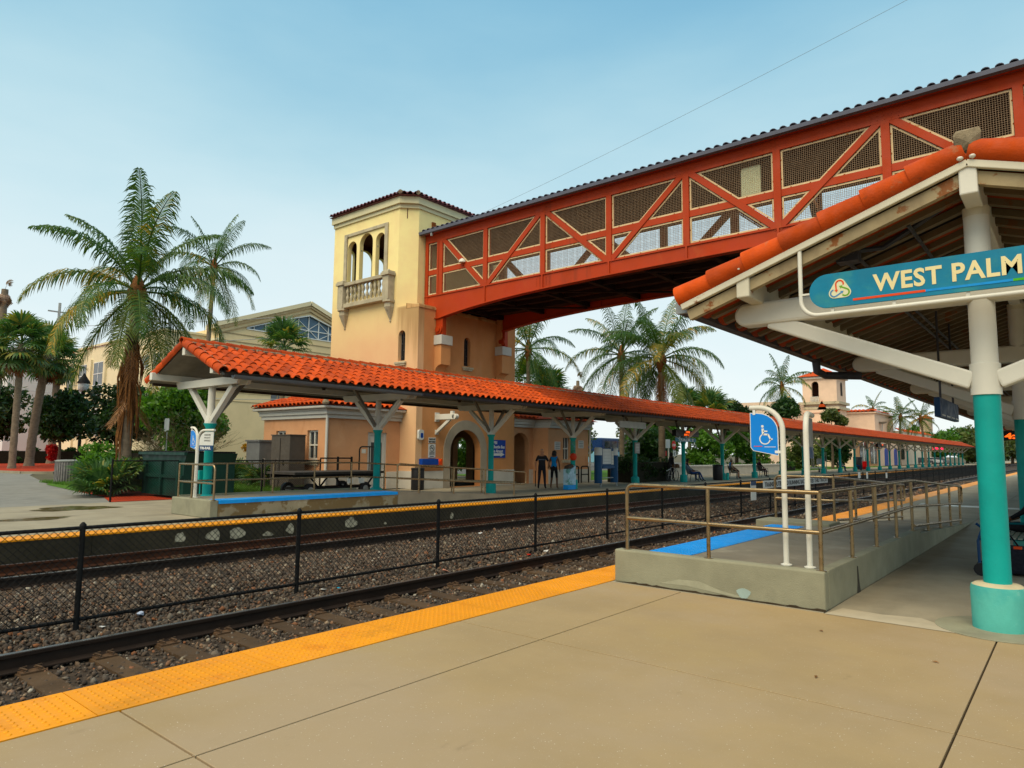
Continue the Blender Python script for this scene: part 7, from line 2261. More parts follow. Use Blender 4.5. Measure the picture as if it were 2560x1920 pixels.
b = MB(); b.prism(rrect(19.92, 2.08, 20.22, 2.52, .1), (WX, 0, 0), (0, 1, 0), (0, 0, 1), (.10, 0, 0)); b.build('case', M_signwhite, t, fix=True)
b = MB(); b.prism(rrect(20.03, 2.17, 20.18, 2.38, .05), (WX + .101, 0, 0), (0, 1, 0), (0, 0, 1), (.004, 0, 0)); b.build('emblem', M_royal, t, fix=True)
t = thing('leaflet_shelf', 'deep blue shelf with an orange corner on the tower wall above the bin', 'shelf', (WX, 20.6, 1.0))
b = MB(); b.box(WX, 20.05, 1.02, WX + .22, 21.02, 1.28); b.build('body', M_royal, t, bev=.02)
b = MB(); b.prism([(20.98, 1.02), (21.24, 1.02), (21.24, 1.28), (21.2, 1.28)], (WX, 0, 0), (0, 1, 0), (0, 0, 1), (.22, 0, 0)); b.build('orange_corner', M_stripr, t, fix=True)
# small white bracket canopy over the arch
t = thing('sign_bracket', 'white timber bracket with a round end projecting from the tower wall', 'bracket', (WX, 21.2, 2.6))
b = MB(); b.box(WX, 20.95, 2.98, WX + 1.15, 21.15, 3.22); b.tube([(WX + 1.15, 20.95, 3.10), (WX + 1.15, 21.15, 3.10)], .12, 12); b.build('beam', M_white, t, bev=.015)
b = MB(); b.beam((WX, 21.05, 2.42), (WX + .85, 21.05, 3.0), .12, .12, (0, 1, 0)); b.build('strut', M_white, t)
b = MB(); b.box(WX + .9, 20.98, 3.22, WX + 1.05, 21.1, 3.34); b.build('block', M_white, t)
b = MB(); b.box(WX, 20.93, 2.9, WX + .05, 21.17, 3.3); b.box(WX, 20.96, 2.34, WX + .05, 21.14, 2.54); b.build('wall_plate', M_white, t)
for y0_, lab, z0_ in ((28.9, 'left small white notice plate on the right wing wall', 1.75), (31.1, 'right small white notice plate past the painted column', 1.85)):
    t = thing('notice', lab, 'sign', (-20.99, y0_, z0_))
    b = MB(); b.box(-20.996, y0_, z0_, -20.98, y0_ + .5, z0_ + .42); b.build('plate', M_signwhite, t)
    b = MB()
    for i in range(4): b.box(-20.979, y0_ + .06, z0_ + .06 + i * .09, -20.977, y0_ + .44, z0_ + .10 + i * .09)
    b.build('print', M_signgray, t)
# ------------------------------------------------------------------ boarding signs
def access_sign(px, py, pz0, lab, w_=.36, grp=None, face='y', back=False):
    t = thing('access_sign', lab, 'sign', (px, py, pz0), grp)
    zt = 2.13
    pts = [(px, py, pz0)] + elbow((px, py, zt), (0, 0, 1), (-1, 0, 0), .26, 9) + [(px - w_, py, zt + .0)]
    b = MB(); b.tube(pts, .030, 12); b.lathe([(.06, 0), (.06, .01), (.03, .02)], (px, py, pz0), 12); b.build('post', M_white, t, smooth=True)
    x0, x1 = px - w_ - .0, px - .045
    poly = [(x0 + .03, 1.64), (x1, 1.585), (x1, 1.86)]
    for i in range(7):
        a = PI / 2 * i / 6
        poly.append((x1 - .23 + .23 * math.cos(a), 1.86 + .21 * math.sin(a)))
    poly += [(x0, 2.075), (x0, 1.68)]
    ysf = py - .012
    b = MB(); b.prism(poly, (0, ysf, 0), X, Z, (0, .008, 0)); b.build('edge', M_letterw, t, fix=True)
    ip_ = inset(poly[::1], .008) or poly
    b = MB(); b.prism(ip_, (0, ysf - .002, 0), X, Z, (0, .0018, 0)); b.build('face', M_signblue, t, fix=True)
    cx, cz, s = (x0 + x1) / 2 + .01, 1.80, .115
    def P(a, c): return (cx + a * s, ysf - .004, cz + c * s)
    b = MB()
    hd = [P(-.22 + .13 * math.cos(q), 1.02 + .13 * math.sin(q)) for q in [2 * PI * i / 14 for i in range(14)]]
    b.prism([(p[0], p[2]) for p in hd], (0, ysf - .004, 0), X, Z, (0, .0015, 0))
    for p, q, wd in (((-.20, .80), (-.17, .22), .22), ((-.17, .24), (.32, .20), .17), ((.30, .24), (.56, -.30), .16), ((-.16, .55), (.26, .52), .12), ((.54, -.28), (.74, -.22), .14)):
        b.beam(P(*p), P(*q), .0015, wd * s, (0, 0, 1))
    arc = []
    for i in range(17):
        a = math.radians(125 + 235 * i / 16)
        arc.append((.0 + .50 * math.cos(a), -.22 + .50 * math.sin(a)))
    for p, q in zip(arc[:-1], arc[1:]): b.beam(P(*p), P(*q), .0015, .11 * s, (0, 0, 1))
    b.build('wheelchair_symbol', M_letterw, t, fix=True)
    b = MB(); b.box(x0 + .04, ysf - .004, 1.688, x0 + .135, ysf - .0025, 1.696); b.build('red_line', M_stripr, t)
    b = MB(); b.box(x0 + .16, ysf - .004, 1.682, x1 - .03, ysf - .0025, 1.688); b.build('white_line', M_letterw, t)
    b = MB(); b.box(x1 - .04, ysf - .006, 1.615, px + .01, ysf + .01, 1.645); b.box(x0 + .035, ysf - .006, 2.05, x0 + .065, ysf + .01, 2.12); b.build('clamp', M_letterw, t)
    return t
access_sign(-2.53, 7.80, .40, 'blue wheelchair sign on a curved white post on the near ramp')
access_sign(-16.95 + .14, 8.12, .41, 'blue wheelchair sign on a curved white post on the opposite ramp', .34)
# second sign pair, seen edge on
def train_sign(px, py, pz0, lab, d, rear):
    t = thing('boarding_sign', lab, 'sign', (px, py, pz0))
    d = Vector(d).normalized(); zt = 2.06; w_ = .62
    p0 = Vector((px, py, 0))
    pts = [(px, py, pz0)] + elbow((px, py, zt), (0, 0, 1), tuple(d), .22, 9) + [tuple(p0 + d * w_ + Vector((0, 0, zt)))]
    b = MB(); b.tube(pts, .030, 12); b.lathe([(.06, 0), (.06, .01), (.03, .02)], (px, py, pz0), 12); b.build('post', M_white, t, smooth=True)
    nrm_ = d.cross(Vector((0, 0, 1)))
    poly = [(.05, 1.69), (w_ - .03, 1.69), (w_ - .03, 2.02)] + [(.30 - .25 * math.sin(a), 1.78 + .24 * math.cos(a)) for a in [PI / 2 * i / 6 for i in range(7)]]
    b = MB(); b.prism(poly, p0 - nrm_ * .006, d, Z, nrm_ * .012); b.build('plate', M_signgray if rear else M_signwhite, t, fix=True)
    b = MB(); b.prism([(.06, 1.56), (w_ - .04, 1.56), (w_ - .03, 1.689), (.05, 1.689)], p0 - nrm_ * .007, d, Z, nrm_ * .014); b.build('label', M_navy, t, fix=True)
    return t, d, p0, nrm_
t, d, p0, nrm_ = train_sign(-2.28, 7.79, .40, 'curved white post with an edge on gray sign beside the near wheelchair sign', (-.17, 1, 0), True)
t, d, p0, nrm_ = train_sign(-16.88 + .08, 8.14, .41, 'white boarding sign with a navy TRI RAIL label beside the opposite wheelchair sign', (1, .15, 0), False)
lettering('TRI-RAIL', .085, M_letterw, t, p0 + d * .30 + nrm_ * .009 + Vector((0, 0, 1.595)), d, Z, .003, width=.42)
for i, s_ in enumerate(['BOARD HERE', 'FRONT', 'ENTRANCE']):
    lettering(s_, .05, M_signgray, t, p0 + d * .36 + nrm_ * .008 + Vector((0, 0, 1.93 - i * .07)), d, Z, .001, width=.24)
# ------------------------------------------------------------------ dumpster, cabinets, wagon, small fence
dt = thing('dumpster', 'large dark green steel dumpster behind the palmetto shrubs', 'dumpster', (-23.4, 11.0, 0))
b = MB(); b.prism([(-24.95, .08), (-21.9, .08), (-21.9, 1.15), (-21.75, 1.46), (-25.1, 1.46), (-24.95, 1.15)], (0, 10.2, 0), X, Z, (0, 1.7, 0)); b.build('body', M_dump, dt, fix=True)
b = MB()
for x in (-24.6, -23.4, -22.2): b.box(x - .06, 10.12, .1, x + .06, 10.198, 1.2)
b.box(-25.12, 10.1, 1.40, -21.72, 10.199, 1.49); b.box(-24.95, 10.13, .66, -21.9, 10.198, .76); b.build('rib', M_dump, dt)
b = MB(); b.box(-25.05, 10.25, 1.462, -23.45, 11.85, 1.52); b.build('lid', M_dark, dt); b = MB(); b.box(-23.38, 10.25, 1.462, -21.8, 11.85, 1.52); b.build('lid', M_dark, dt)
b = MB(); b.box(-25.0, 10.0, .55, -24.75, 10.2, .8); b.build('fork_pocket', M_dump, dt)
ct = thing('electrical_cabinet', 'gray electrical cabinet raised on concrete legs left of the brown one', 'cabinet', (-26.2, 15.1, 0))
b = MB(); b.box(-26.75, 15.0, .82, -25.75, 15.6, 1.93); b.build('case', mat('gray cabinet', (.15, .15, .145), .6, .1, 3), ct, bev=.02)
b = MB(); b.box(-26.8, 14.95, 1.93, -25.7, 15.65, 2.0); b.build('top', mat('gray cabinet', (1, 1, 1)), ct)
for x in (-26.65, -25.85): 
    b = MB(); b.box(x - .06, 15.1, 0, x + .06, 15.5, .82); b.build('leg', M_concw, ct)
ct = thing('electrical_cabinet', 'tall brown gray electrical cabinet in front of the left wing wall', 'cabinet', (-24.0, 15.1, 0))
M_bcab = mat('brown cabinet', (.085, .072, .058), .6, .1, 3)
b = MB(); b.box(-24.7, 14.9, .1, -23.4, 15.6, 2.16); b.build('case', M_bcab, ct, bev=.02); b = MB(); b.box(-24.05, 14.885, .3, -24.03, 14.9, 2.05); b.box(-23.8, 14.87, 1.0, -23.76, 14.9, 1.2); b.build('door_seam', M_dark, ct)
b = MB(); b.box(-24.72, 14.88, 2.162, -23.38, 15.62, 2.2); b.build('top', M_bcab, ct)
ct = thing('bollard_pair', 'bent galvanised pipe hoops in front of the brown cabinet', 'bollard', (-23.6, 14.4, 0))
for x in (-24.45, -23.55):
    b = MB(); b.tube([(x, 14.4, 0)] + elbow((x, 14.4, 1.25), (0, 0, 1), (1, 0, 0), .1) + elbow((x + .2, 14.4, 1.25), (1, 0, 0), (0, 0, -1), .1) + [(x + .2, 14.4, 0)], .03, 8); b.build('hoop', M_bcab, ct, smooth=True)
# baggage wagon
wt_ = thing('baggage_wagon', 'dark flatbed baggage wagon with a tall end handle parked before the door', 'wagon', (-20.6, 15, 0))
b = MB(); b.box(-21.6, 12.9, .78, -19.9, 16.7, .86); b.build('bed', mat('weathered dark planks', (.055, .048, .042), .8, .2, 4), wt_)
b = MB(); b.box(-21.5, 13.0, .66, -21.4, 16.6, .779); b.box(-20.1, 13.0, .66, -20.0, 16.6, .779)
for y in (13.6, 14.6, 15.6): b.beam((-20.05, y, .70), (-20.05, y + .35, .30), .05, .04, (1, 0, 0)); b.beam((-20.05, y + .7, .70), (-20.05, y + .35, .30), .05, .04, (1, 0, 0))
b.box(-20.9, 13.2, .28, -20.0, 16.4, .34); b.build('chassis', M_dark, wt_)
for y in (13.6, 15.9):
    for x in (-21.4, -20.05):
        b = MB(); b.tube([(x - .06, y, .24), (x + .06, y, .24)], .24, 16); wh = b.build('wheel', M_black, wt_, smooth=True)
        b = MB(); b.tube([(x + .061, y, .24), (x + .075, y, .24)], .12, 12); b.build('rim', M_galv, wh)
b = MB(); b.tube([(-21.3, 16.6, .86)] + elbow((-21.3, 16.6, 1.75), (0, 0, 1), (1, 0, 0), .15) + elbow((-20.1, 16.6, 1.75), (1, 0, 0), (0, 0, -1), .15) + [(-20.1, 16.6, .86)], .028, 8); b.tube([(-20.7, 16.6, .86), (-20.7, 16.6, 1.75)], .02, 6); b.build('handle', M_dark, wt_, smooth=True)
b = MB(); b.box(-21.15, 16.58, 1.5, -20.9, 16.6, 1.66); b.build('name_plate', M_signgray, wt_)
b = MB(); b.prism([(16.0, .25), (16.5, .25), (16.28, .62)], (-19.88, 0, 0), (0, 1, 0), (0, 0, 1), (.02, 0, 0)); b.build('warning_triangle', M_signwhite, wt_, fix=True)
b = MB(); b.box(-19.9, 15.0, .45, -19.88, 15.25, .62); b.box(-19.9, 15.5, .45, -19.88, 15.75, .62); b.build('reflector', M_letterw, wt_)
# low chain link fence in front of the wing
lf = thing('chain_link_fence', 'short black chain link fence in front of the station wing and cabinets', 'fence', (-22.3, 8.25, 0))
cm2 = chain_mesh(2.4, 1.15)
py_ = [8.25, 10.7, 13.15, 15.55]
for y in py_:
    b = MB(); b.tube([(-22.3, y, 0), (-22.3, y, 1.28)], .03, 8); b.build('post', M_dark, lf)
for y in py_[:-1]: put('wire_mesh', cm2, lf, (-22.3, y, .05), kind='stuff')
b = MB(); b.tube([(-22.3, 8.25, 1.22), (-22.3, 15.55, 1.22)], .022, 6); b.build('top_rail', M_dark, lf)
for (x, y, h_) in ((-22.3, 16.35, 1.36), (-22.3, 17.0, 1.36)):
    b = MB(); b.tube([(x, y, 0), (x, y, h_)], .045, 8); b.build('gate_post', M_dark, lf)
b = MB(); b.tube([(-22.3, 15.55, 1.3), (-22.3, 17.0, 1.3)], .03, 6); b.build('top_rail', M_dark, lf)
# luggage cart far down the platform
lc = thing('luggage_cart', 'gray metal luggage cart parked far down the opposite platform', 'cart', (-19.4, 69.3, 0))
M_cart = mat('gray cart metal', (.26, .27, .26), .6, .1, 4)
b = MB(); b.box(-20.0, 67.9, .35, -18.8, 70.6, .45); b.box(-19.0, 67.9, .75, -18.95, 70.6, 1.25); b.build('bed', M_cart, lc)
b = MB()
for y in (67.9, 69.0, 70.0, 70.6):
    for x in (-20.0, -18.85): b.tube([(x, y, .45), (x, y, 1.9 if y > 69.5 else 1.3)], .03, 6)
b.tube([(-18.85, 67.9, 1.3), (-18.85, 70.0, 1.3)], .03, 6); b.tube([(-18.85, 70.0, 1.9), (-18.85, 70.6, 1.9)], .03, 6); b.build('frame', M_cart, lc)
for y in (68.2, 70.3):
    b = MB(); b.tube([(-18.9, y, .17), (-18.8, y, .17)], .17, 12); b.build('wheel', M_black, lc)
rb = thing('red_box', 'small red box beside the tall black bin', 'box', (-19.6, 89.5, 0))
b = MB(); b.box(-19.9, 88.7, .25, -19.2, 90.2, .9); b.box(-19.8, 88.9, 0, -19.3, 90, .25); b.build('case', M_stopred, rb, bev=.04)
b = MB(); b.box(-19.95, 88.65, .9, -19.15, 90.25, .96); b.build('lid', M_stopred, rb)
# ------------------------------------------------------------------ low wall, stop sign, bus, parked cars
lw = thing('garden_wall', 'low cream garden wall behind the benches of the far platform', 'wall', (-21.6, 50, 0))
b = MB(); b.box(-21.75, 42.5, 0, -21.45, 66, .66); b.build('wall', M_wainscot, lw)
b = MB(); b.box(-21.82, 42.4, .66, -21.38, 66.1, .78); b.build('coping', M_trim, lw, bev=.02)
ss = thing('stop_sign', 'red octagonal stop sign with a small turn sign below it behind the hedge', 'sign', (-22.5, 45.55, 0))
oc = [(45.6 + .33 * math.cos(PI / 8 + PI / 4 * i), 2.22 + .33 * math.sin(PI / 8 + PI / 4 * i)) for i in range(8)]
b = MB(); b.prism(oc, (-22.5, 0, 0), Y, Z, (.015, 0, 0)); b.build('octagon', M_stopred, ss, fix=True)
lettering('STOP', .24, M_letterw, ss, (-22.482, 45.6, 2.14), (0, 1, 0), (0, 0, 1), .01, width=.5)
b = MB(); b.box(-22.5, 45.45, 1.42, -22.49, 45.95, 1.83); b.build('turn_plate', M_signwhite, ss)
b = MB(); b.tube([(-22.485, 45.62, 1.48), (-22.485, 45.64, 1.66), (-22.485, 45.80, 1.74)], .022, 5); b.build('turn_arrow', M_letterk, ss)
b = MB(); b.tube([(-22.53, 45.6, 0), (-22.53, 45.6, 2.55)], .035, 8); b.build('post', M_galv, ss)
wp = thing('pole_sign', 'white signboard on a pale pole left of the stop sign', 'sign', (-22.6, 44.9, 0))
b = MB(); b.box(-22.6, 44.5, 2.0, -22.56, 45.15, 2.62); b.build('board', M_signwhite, wp, bev=.01)
b = MB(); b.tube([(-22.62, 45.0, 0), (-22.62, 45.0, 2.1)], .05, 8); b.build('post', M_white, wp)
b = MB(); b.box(-22.59, 44.2, 1.45, -22.57, 44.6, 1.8); b.build('small_red_plate', M_stopred, wp)

bu = thing('coach', 'dark blue coach with a pale blue skirt parked beyond the hedge', 'bus', (-42, 75, 0))
M_busd = mat('coach blue', (.012, .035, .11), .3, .05, 2); M_busl = mat('coach pale blue', (.22, .42, .52), .3, .05, 2)
b = MB(); b.box(-44.5, 67, .5, -42, 78, 1.75); b.build('skirt', M_busl, bu, bev=.08)
b = MB(); b.box(-44.5, 67, 1.752, -42, 78, 3.35); b.build('body', M_busd, bu, bev=.15)
for k in range(5):
    b = MB(); b.box(-41.999, 67.6 + k * 1.45, 2.0, -41.985, 68.9 + k * 1.45, 3.0); b.build('window', M_glassd, bu)
for y in (69, 76):
    b = MB(); b.tube([(-42.2, y, .5), (-41.97, y, .5)], .5, 16); b.build('wheel', M_black, bu)
lettering('Coachline', .45, M_letterw, bu, (-41.98, 75.9, 2.35), (0, 1, 0), (0, 0, 1), .01, width=1.5) if False else None
b = MB(); b.box(-41.984, 75.3, 2.3, -41.98, 77.2, 2.42); b.build('white_line', M_letterw, bu)
b = MB(); b.box(-42.4, 77.99, 3.05, -42.1, 78.05, 3.2); b.build('tail_lamp', M_stopred, bu)

def car(x, y, rz, col, lab, grp='cars parked beyond the far platform'):
    t = thing('parked_car', lab, 'car', (x, y, 0), grp, rz)
    b = MB(); b.prism([(-2.2, .32), (2.2, .32), (2.25, .62), (2.1, .82), (1.1, .92), (.5, 1.38), (-1.1, 1.42), (-1.75, .98), (-2.2, .90)], (0, -.85, 0), X, Z, (0, 1.7, 0)); b.build('body', mat('car paint %.2f' % col[0], col, .25, .04, 2, spec=.7), t, local=True, bev=.06)
    b = MB(); b.prism([(1.0, .95), (.48, 1.32), (-1.05, 1.36), (-1.55, .98)], (0, -.856, 0), X, Z, (0, 1.712, 0)); b.build('window', M_glassd, t, local=True, fix=True)
    for sx in (-1.35, 1.35):
        for sy in (-.8, .62):
            b = MB(); b.tube([(sx, sy, .32), (sx, sy + .18, .32)], .32, 14); w_ = b.build('wheel', M_black, t, local=True)
            b = MB(); b.tube([(sx, sy - .005, .32), (sx, sy + .185, .32)], .17, 10); b.build('rim', M_galv, w_, local=True)
    for sy in (-.6, .6):
        b = MB(); b.box(2.12, sy - .15, .62, 2.2, sy + .15, .74); b.build('headlight', M_letterw, t, local=True)
    return t
car(-25, 161, .3, (.03, .03, .035), 'black car parked beyond the far station wall, nearer of the three')
car(-24.5, 170, .2, (.42, .43, .44), 'silver car parked beyond the far station wall')
car(-24, 178, .25, (.10, .11, .13), 'dark gray car parked beyond the far station wall, farthest of the three')
car(-60, 30, 1.5, (.55, .55, .54), 'white car on the street seen left of the gabled building behind the shrubs', None)
car(-39.0, 33.0, 1.5, (.50, .50, .50), 'pale car glimpsed behind the dumpster and the first canopy column', None)

# ------------------------------------------------------------------ street lamp, flag, poles, wires
sl_ = thing('street_lamp', 'black street lamp with a white lantern left of the tall palm', 'street lamp', (-77.9, 25.6, 0))
b = MB(); b.lathe([(.55, 0), (.50, .5), (.25, .9), (.16, 1.2), (.12, 7.0), (.2, 7.1), (.2, 7.3)], (-77.9, 25.6, 0), 12); b.build('pole', M_dark, sl_, smooth=True)
b = MB(); b.lathe([(.28, 7.3), (.48, 7.5), (.52, 8.0), (.50, 8.15)], (-77.9, 25.6, 0), 12); b.build('lantern', M_letterw, sl_, smooth=True)
b = MB(); b.lathe([(.62, 8.15), (.55, 8.35), (.2, 8.9), (.05, 9.2)], (-77.9, 25.6, 0), 12); b.build('cap', M_dark, sl_, smooth=True)
fl = thing('flagpole', 'white flagpole with a drooping red and white striped flag beside the tall palm', 'flag', (-56, 21.4, 0))
b = MB(); b.lathe([(.10, 0), (.07, 9.2)], (-56, 21.4, 0), 10); b.build('pole', M_white, fl)
for i in range(7):
    b = MB()
    pts = []
    for k in range(7):
        f = k / 6
        pts.append((-56 + .1 + .16 * i + .05 * math.sin(k * 2 + i), 21.4 + .15 * math.sin(k * 1.3 + i * .8), 9.1 - f * 2.2 - .12 * i))
    for p, q in zip(pts[:-1], pts[1:]):
        b.beam(p, q, .03, .17, (0, 1, 0))
    b.build('stripe', mat('flag red', (.50, .03, .05), .8, .1, 3) if i % 2 == 0 else mat('flag white', (.7, .66, .66), .8, .1, 3), fl)
bd = thing('blank_notice', 'small white plate on a post amid the bare shrub', 'sign', (-30.6, 13.4, 0))
b = MB(); b.prism(rrect(-30.85, 2.35, -30.42, 2.92, .08), (0, 13.4, 0), X, Z, (0, .02, 0)); b.build('plate', M_signwhite, bd, fix=True)
b = MB(); b.tube([(-30.63, 13.44, 0), (-30.63, 13.44, 2.8)], .025, 6); b.build('post', M_galv, bd)
up = thing('utility_pole', 'distant utility pole with a transformer above the left palms', 'pole', (-95, 28, 0))
b = MB(); b.tube([(-95, 28, 0), (-95, 28, 19.2)], .16, 8); b.build('pole', M_galv, up)
b = MB(); b.tube([(-94.6, 28, 15.8), (-94.6, 28, 17.2)], .35, 10); b.build('transformer', M_galv, up)
b = MB(); b.box(-95.1, 26.8, 18.0, -94.9, 29.2, 18.15); b.build('crossarm', M_galv, up)
def wire(lab, p, q, sag, r):
    t = thing('overhead_wire', lab, 'wire', p)
    pts = []
    for i in range(25):
        f = i / 24
        pts.append((p[0] + (q[0] - p[0]) * f, p[1] + (q[1] - p[1]) * f, p[2] + (q[2] - p[2]) * f - sag * 4 * f * (1 - f)))
    b = MB(); b.tube(pts, r, 4, False); b.build('cable', M_galv if r > .02 else M_signgray, t)
wire('single thin wire crossing the sky above the footbridge', (-22.8, 22.6, 12.25), (4, 22.6, 16.9), .3, .006)
wire('upper thin wire over the left palms', (-140, 18, 20.5), (-60, 36, 14.5), .8, .03)
wire('lower thin wire over the left palms', (-140, 20, 17.5), (-60, 36, 12.5), .8, .03)
wire('upper dark wire in front of the cream office windows', (-100, 27, 9.6), (-37, 40, 7.0), .6, .03)
wire('lower dark wire in front of the cream office windows', (-100, 26, 8.6), (-37, 40, 6.0), .6, .03)

# ------------------------------------------------------------------ cream gabled office building
ob = thing('office_building', 'cream office building with a gabled front and lattice gable window behind the palms', 'building', (-80, 42, 0))
GX = -75.0
peak, eav = (49.9, 20.6), 16.1
yl, yr = 38.0, 61.8
b = MB(); b.prism([(yl, 0), (yr, 0), (yr, eav), (peak[0], peak[1]), (yl, eav)], (GX, 0, 0), Y, Z, (-.5, 0, 0), holes=[[(41.4, 15.8), (58.4, 15.8), (58.4, 15.95), (53.3, 17.75), (peak[0], 18.75), (46.5, 17.75), (41.4, 15.95)]])
b.build('gable_wall', M_beige, ob, fix=True)
b = MB(); b.box(GX - 26, yl, 0, GX - .5, yr, eav - .6); b.build('side_wall', M_beige, ob)
for off, th in ((0, .5), (.55, .18), (1.1, .12)):
    for (p, q) in (((yl - .3, eav), peak), (peak, (yr + .3, eav))):
        b = MB(); b.beam((GX + .12 - off * .08, p[0], p[1] - .25 - off), (GX + .12 - off * .08, q[0], q[1] - .25 - off), .3, th, (0, 0, 1)); b.build('rake_moulding', M_beigew if off == 0 else M_groove, ob)
gl = MB(); gl.prism([(41.4, 15.8), (58.4, 15.8), (58.4, 15.95), (53.3, 17.75), (peak[0], 18.75), (46.5, 17.75), (41.4, 15.95)], (GX - .3, 0, 0), Y, Z, (-.05, 0, 0)); gw = gl.build('gable_window', mat('blue gray gable glass', (.10, .17, .24), .15, .15, .6), ob, fix=True)
def ztop(y):
    y = abs(y - peak[0])
    if y < 3.4: return 18.75 - y * .294
    return max(15.95, 17.75 - (y - 3.4) * .353)
y = 42.4
while y < 58:
    b = MB(); b.box(GX - .25, y - .05, 15.8, GX - .15, y + .05, ztop(y)); b.build('muntin', M_letterw, gw)
    y += 1.5
for (y0_, y1_) in ((45.4, 54.4),):
    b = MB(); b.box(GX - .25, y0_ - 2, 16.78, GX - .16, y1_ + 2, 16.88); b.build('muntin', M_letterw, gw)
    for k in range(3):
        a = y0_ + k * 3
        for (p, q) in (((a, 15.85), (a + 3, min(18.0, ztop(a + 3)))), ((a + 3, 15.85), (a, min(18.0, ztop(a))))):
            b = MB(); b.beam((GX - .22, p[0], p[1]), (GX - .22, q[0], q[1]), .06, .09, (1, 0, 0)); b.build('muntin', M_letterw, gw)
fr_ = [(41.4, 15.95), (46.5, 17.75), (peak[0], 18.75), (53.3, 17.75), (58.4, 15.95), (58.4, 15.8), (41.4, 15.8)]
b = MB()
for p, q in zip(fr_, fr_[1:] + fr_[:1]): b.beam((GX + .0, p[0], p[1]), (GX + .0, q[0], q[1]), .12, .16, (1, 0, 0))
b.build('window_frame', M_letterw, gw)
for z in (14.95, 14.05, 13.1, 12.1, 11.1, 10.1, 9.1, 8.1, 7.1):
    b = MB(); b.box(GX + .001, yl, z, GX + .05, yr, z + (.12 if z > 14 else .06)); b.build('groove_band', M_groove, ob)
for (y0_, z0) in ((44.9, 6.4), (48.5, 6.4)):
    b = MB(); b.box(GX + .0, y0_, z0, GX + .06, y0_ + 1.6, z0 + 1.8); w_ = b.build('window', M_glassd, ob)
    b = MB(); b.box(GX + .061, y0_ + .75, z0, GX + .1, y0_ + .85, z0 + 1.8); b.build('frame', M_groove, w_)
b = MB(); b.box(GX - 2.3, yl - .35, 14.0, GX + .25, yl, 14.25); b.box(GX - 2.4, yl - .4, 15.4, GX - .1, yl, 15.9); b.build('moulding', M_beigew, ob)
# lower volume to the left
VX, VY = -78.0, 33.4
b = MB(); b.box(-112, VY, 0, VX, yl + 6, 14.75); b.build('volume_wall', M_beigew, ob)
b = MB(); b.box(-112.2, VY - .2, 14.752, VX + .2, yl + 6, 15.0); b.build('parapet', M_beigew, ob)
b = MB(); b.box(-92, VY - .05, 13.2, VX + .05, yl, 13.32); b.build('groove_band', M_groove, ob)
def owin(x0, x1, z0, z1, arch=False):
    b = MB(); b.box(x0, VY - .03, z0, x1, VY - .005, z1); w_ = b.build('window', mat('gray office glass', (.13, .14, .15), .15, .1, .5), ob)
    b = MB(); xm = (x0 + x1) / 2
    b.box(xm - .06, VY - .06, z0, xm + .06, VY - .031, z1)
    n = max(1, int((z1 - z0) / 1.4))
    for k in range(n + 1):
        z = z0 + (z1 - z0) * k / n; b.box(x0 - .05, VY - .07, z - .05, x1 + .05, VY - .032, z + .05)
    b.build('frame', M_letterw, w_)
for (a, c) in ((-83.7, -81.9), (-80.7, -78.9)): owin(a, c, 10.8, 12.3); owin(a, c, 6.0, 7.6)
for (a, c) in ((-98.4, -95.3), (-103.6, -101.0), (-108, -105.6)): owin(a, c, 8.2, 12.6); owin(a, c, 3.2, 6.6)
for x in (-99.2, -94.4, -104.4):
    b = MB(); b.box(x - .3, VY - .25, 0, x + .3, VY - .002, 13.1); b.build('pilaster', M_beigew, ob)
for (y0_, z0) in ((34.4, 7.0), (35.6, 7.0)):
    b = MB(); b.box(VX + .002, y0_, z0, VX + .06, y0_ + 1.0, z0 + 1.5); w_ = b.build('window', M_glassd, ob)
    b = MB(); b.box(VX + .061, y0_ + .46, z0, VX + .1, y0_ + .54, z0 + 1.5); b.box(VX + .061, y0_, z0 + .7, VX + .09, y0_ + 1.0, z0 + .78); b.build('frame', M_letterw, w_)
# far left white tower block
wb = thing('office_block', 'white office block with a red sign panel at the far left edge', 'building', (-130, 30, 0))
b = MB(); b.box(-150, 29, 0, -118, 60, 16); b.build('wall', mat('white block wall', (.72, .72, .70), .8, .04, .4), wb)
for k in range(6):
    for j in range(3):
        b = MB(); b.box(-146 + k * 4.6, 28.96, 3.5 + j * 4.2, -143.4 + k * 4.6, 28.999, 6 + j * 4.2); b.build('window', mat('teal glass', (.10, .28, .30), .15, .1, .5), wb)
b = MB(); b.box(-143, 28.9, 8.0, -139, 28.99, 9.8); b.build('red_panel', M_stopred, wb)

# ------------------------------------------------------------------ far station house and its tower
fs_ = thing('station_house', 'pale pink mission style station house with arched doors and parapets beyond the far canopy', 'building', (-30, 120, 0))
b = MB(); b.box(-40, 106, 0, -24.6, 146, 5.2); b.build('wall', M_pink, fs_)
b = MB(); b.box(-24.6, 106, 0, -24.5, 122, 4.4); b.build('front_wall', M_peach, fs_)
for y in (109, 115.5):
    b = MB(); b.prism(arch_poly(y, y + 4.2, .4, 2.9, .8), (-24.49, 0, 0), Y, Z, (.06, 0, 0)); w_ = b.build('window', M_glassd, fs_, fix=True)
    b = MB(); b.box(-24.42, y + 1.95, .4, -24.38, y + 2.25, 3.6); b.build('frame', M_letterw, w_)
for y in (126, 133.5):
    b = MB(); b.prism(arch_poly(y, y + 2.4, .02, 2.1, .9), (-24.59, 0, 0), Y, Z, (.08, 0, 0)); b.build('door', M_royal, fs_, fix=True)
b = MB(); b.prism(arch_poly(138, 142.5, 1.0, 2.6, 1.2), (-24.59, 0, 0), Y, Z, (.07, 0, 0)); b.build('window', M_glassd, fs_, fix=True)
b = MB(); b.box(-38, 126.8, 5.0, -26, 141.5, 8.75); b.build('upper_wall', M_pink, fs_)
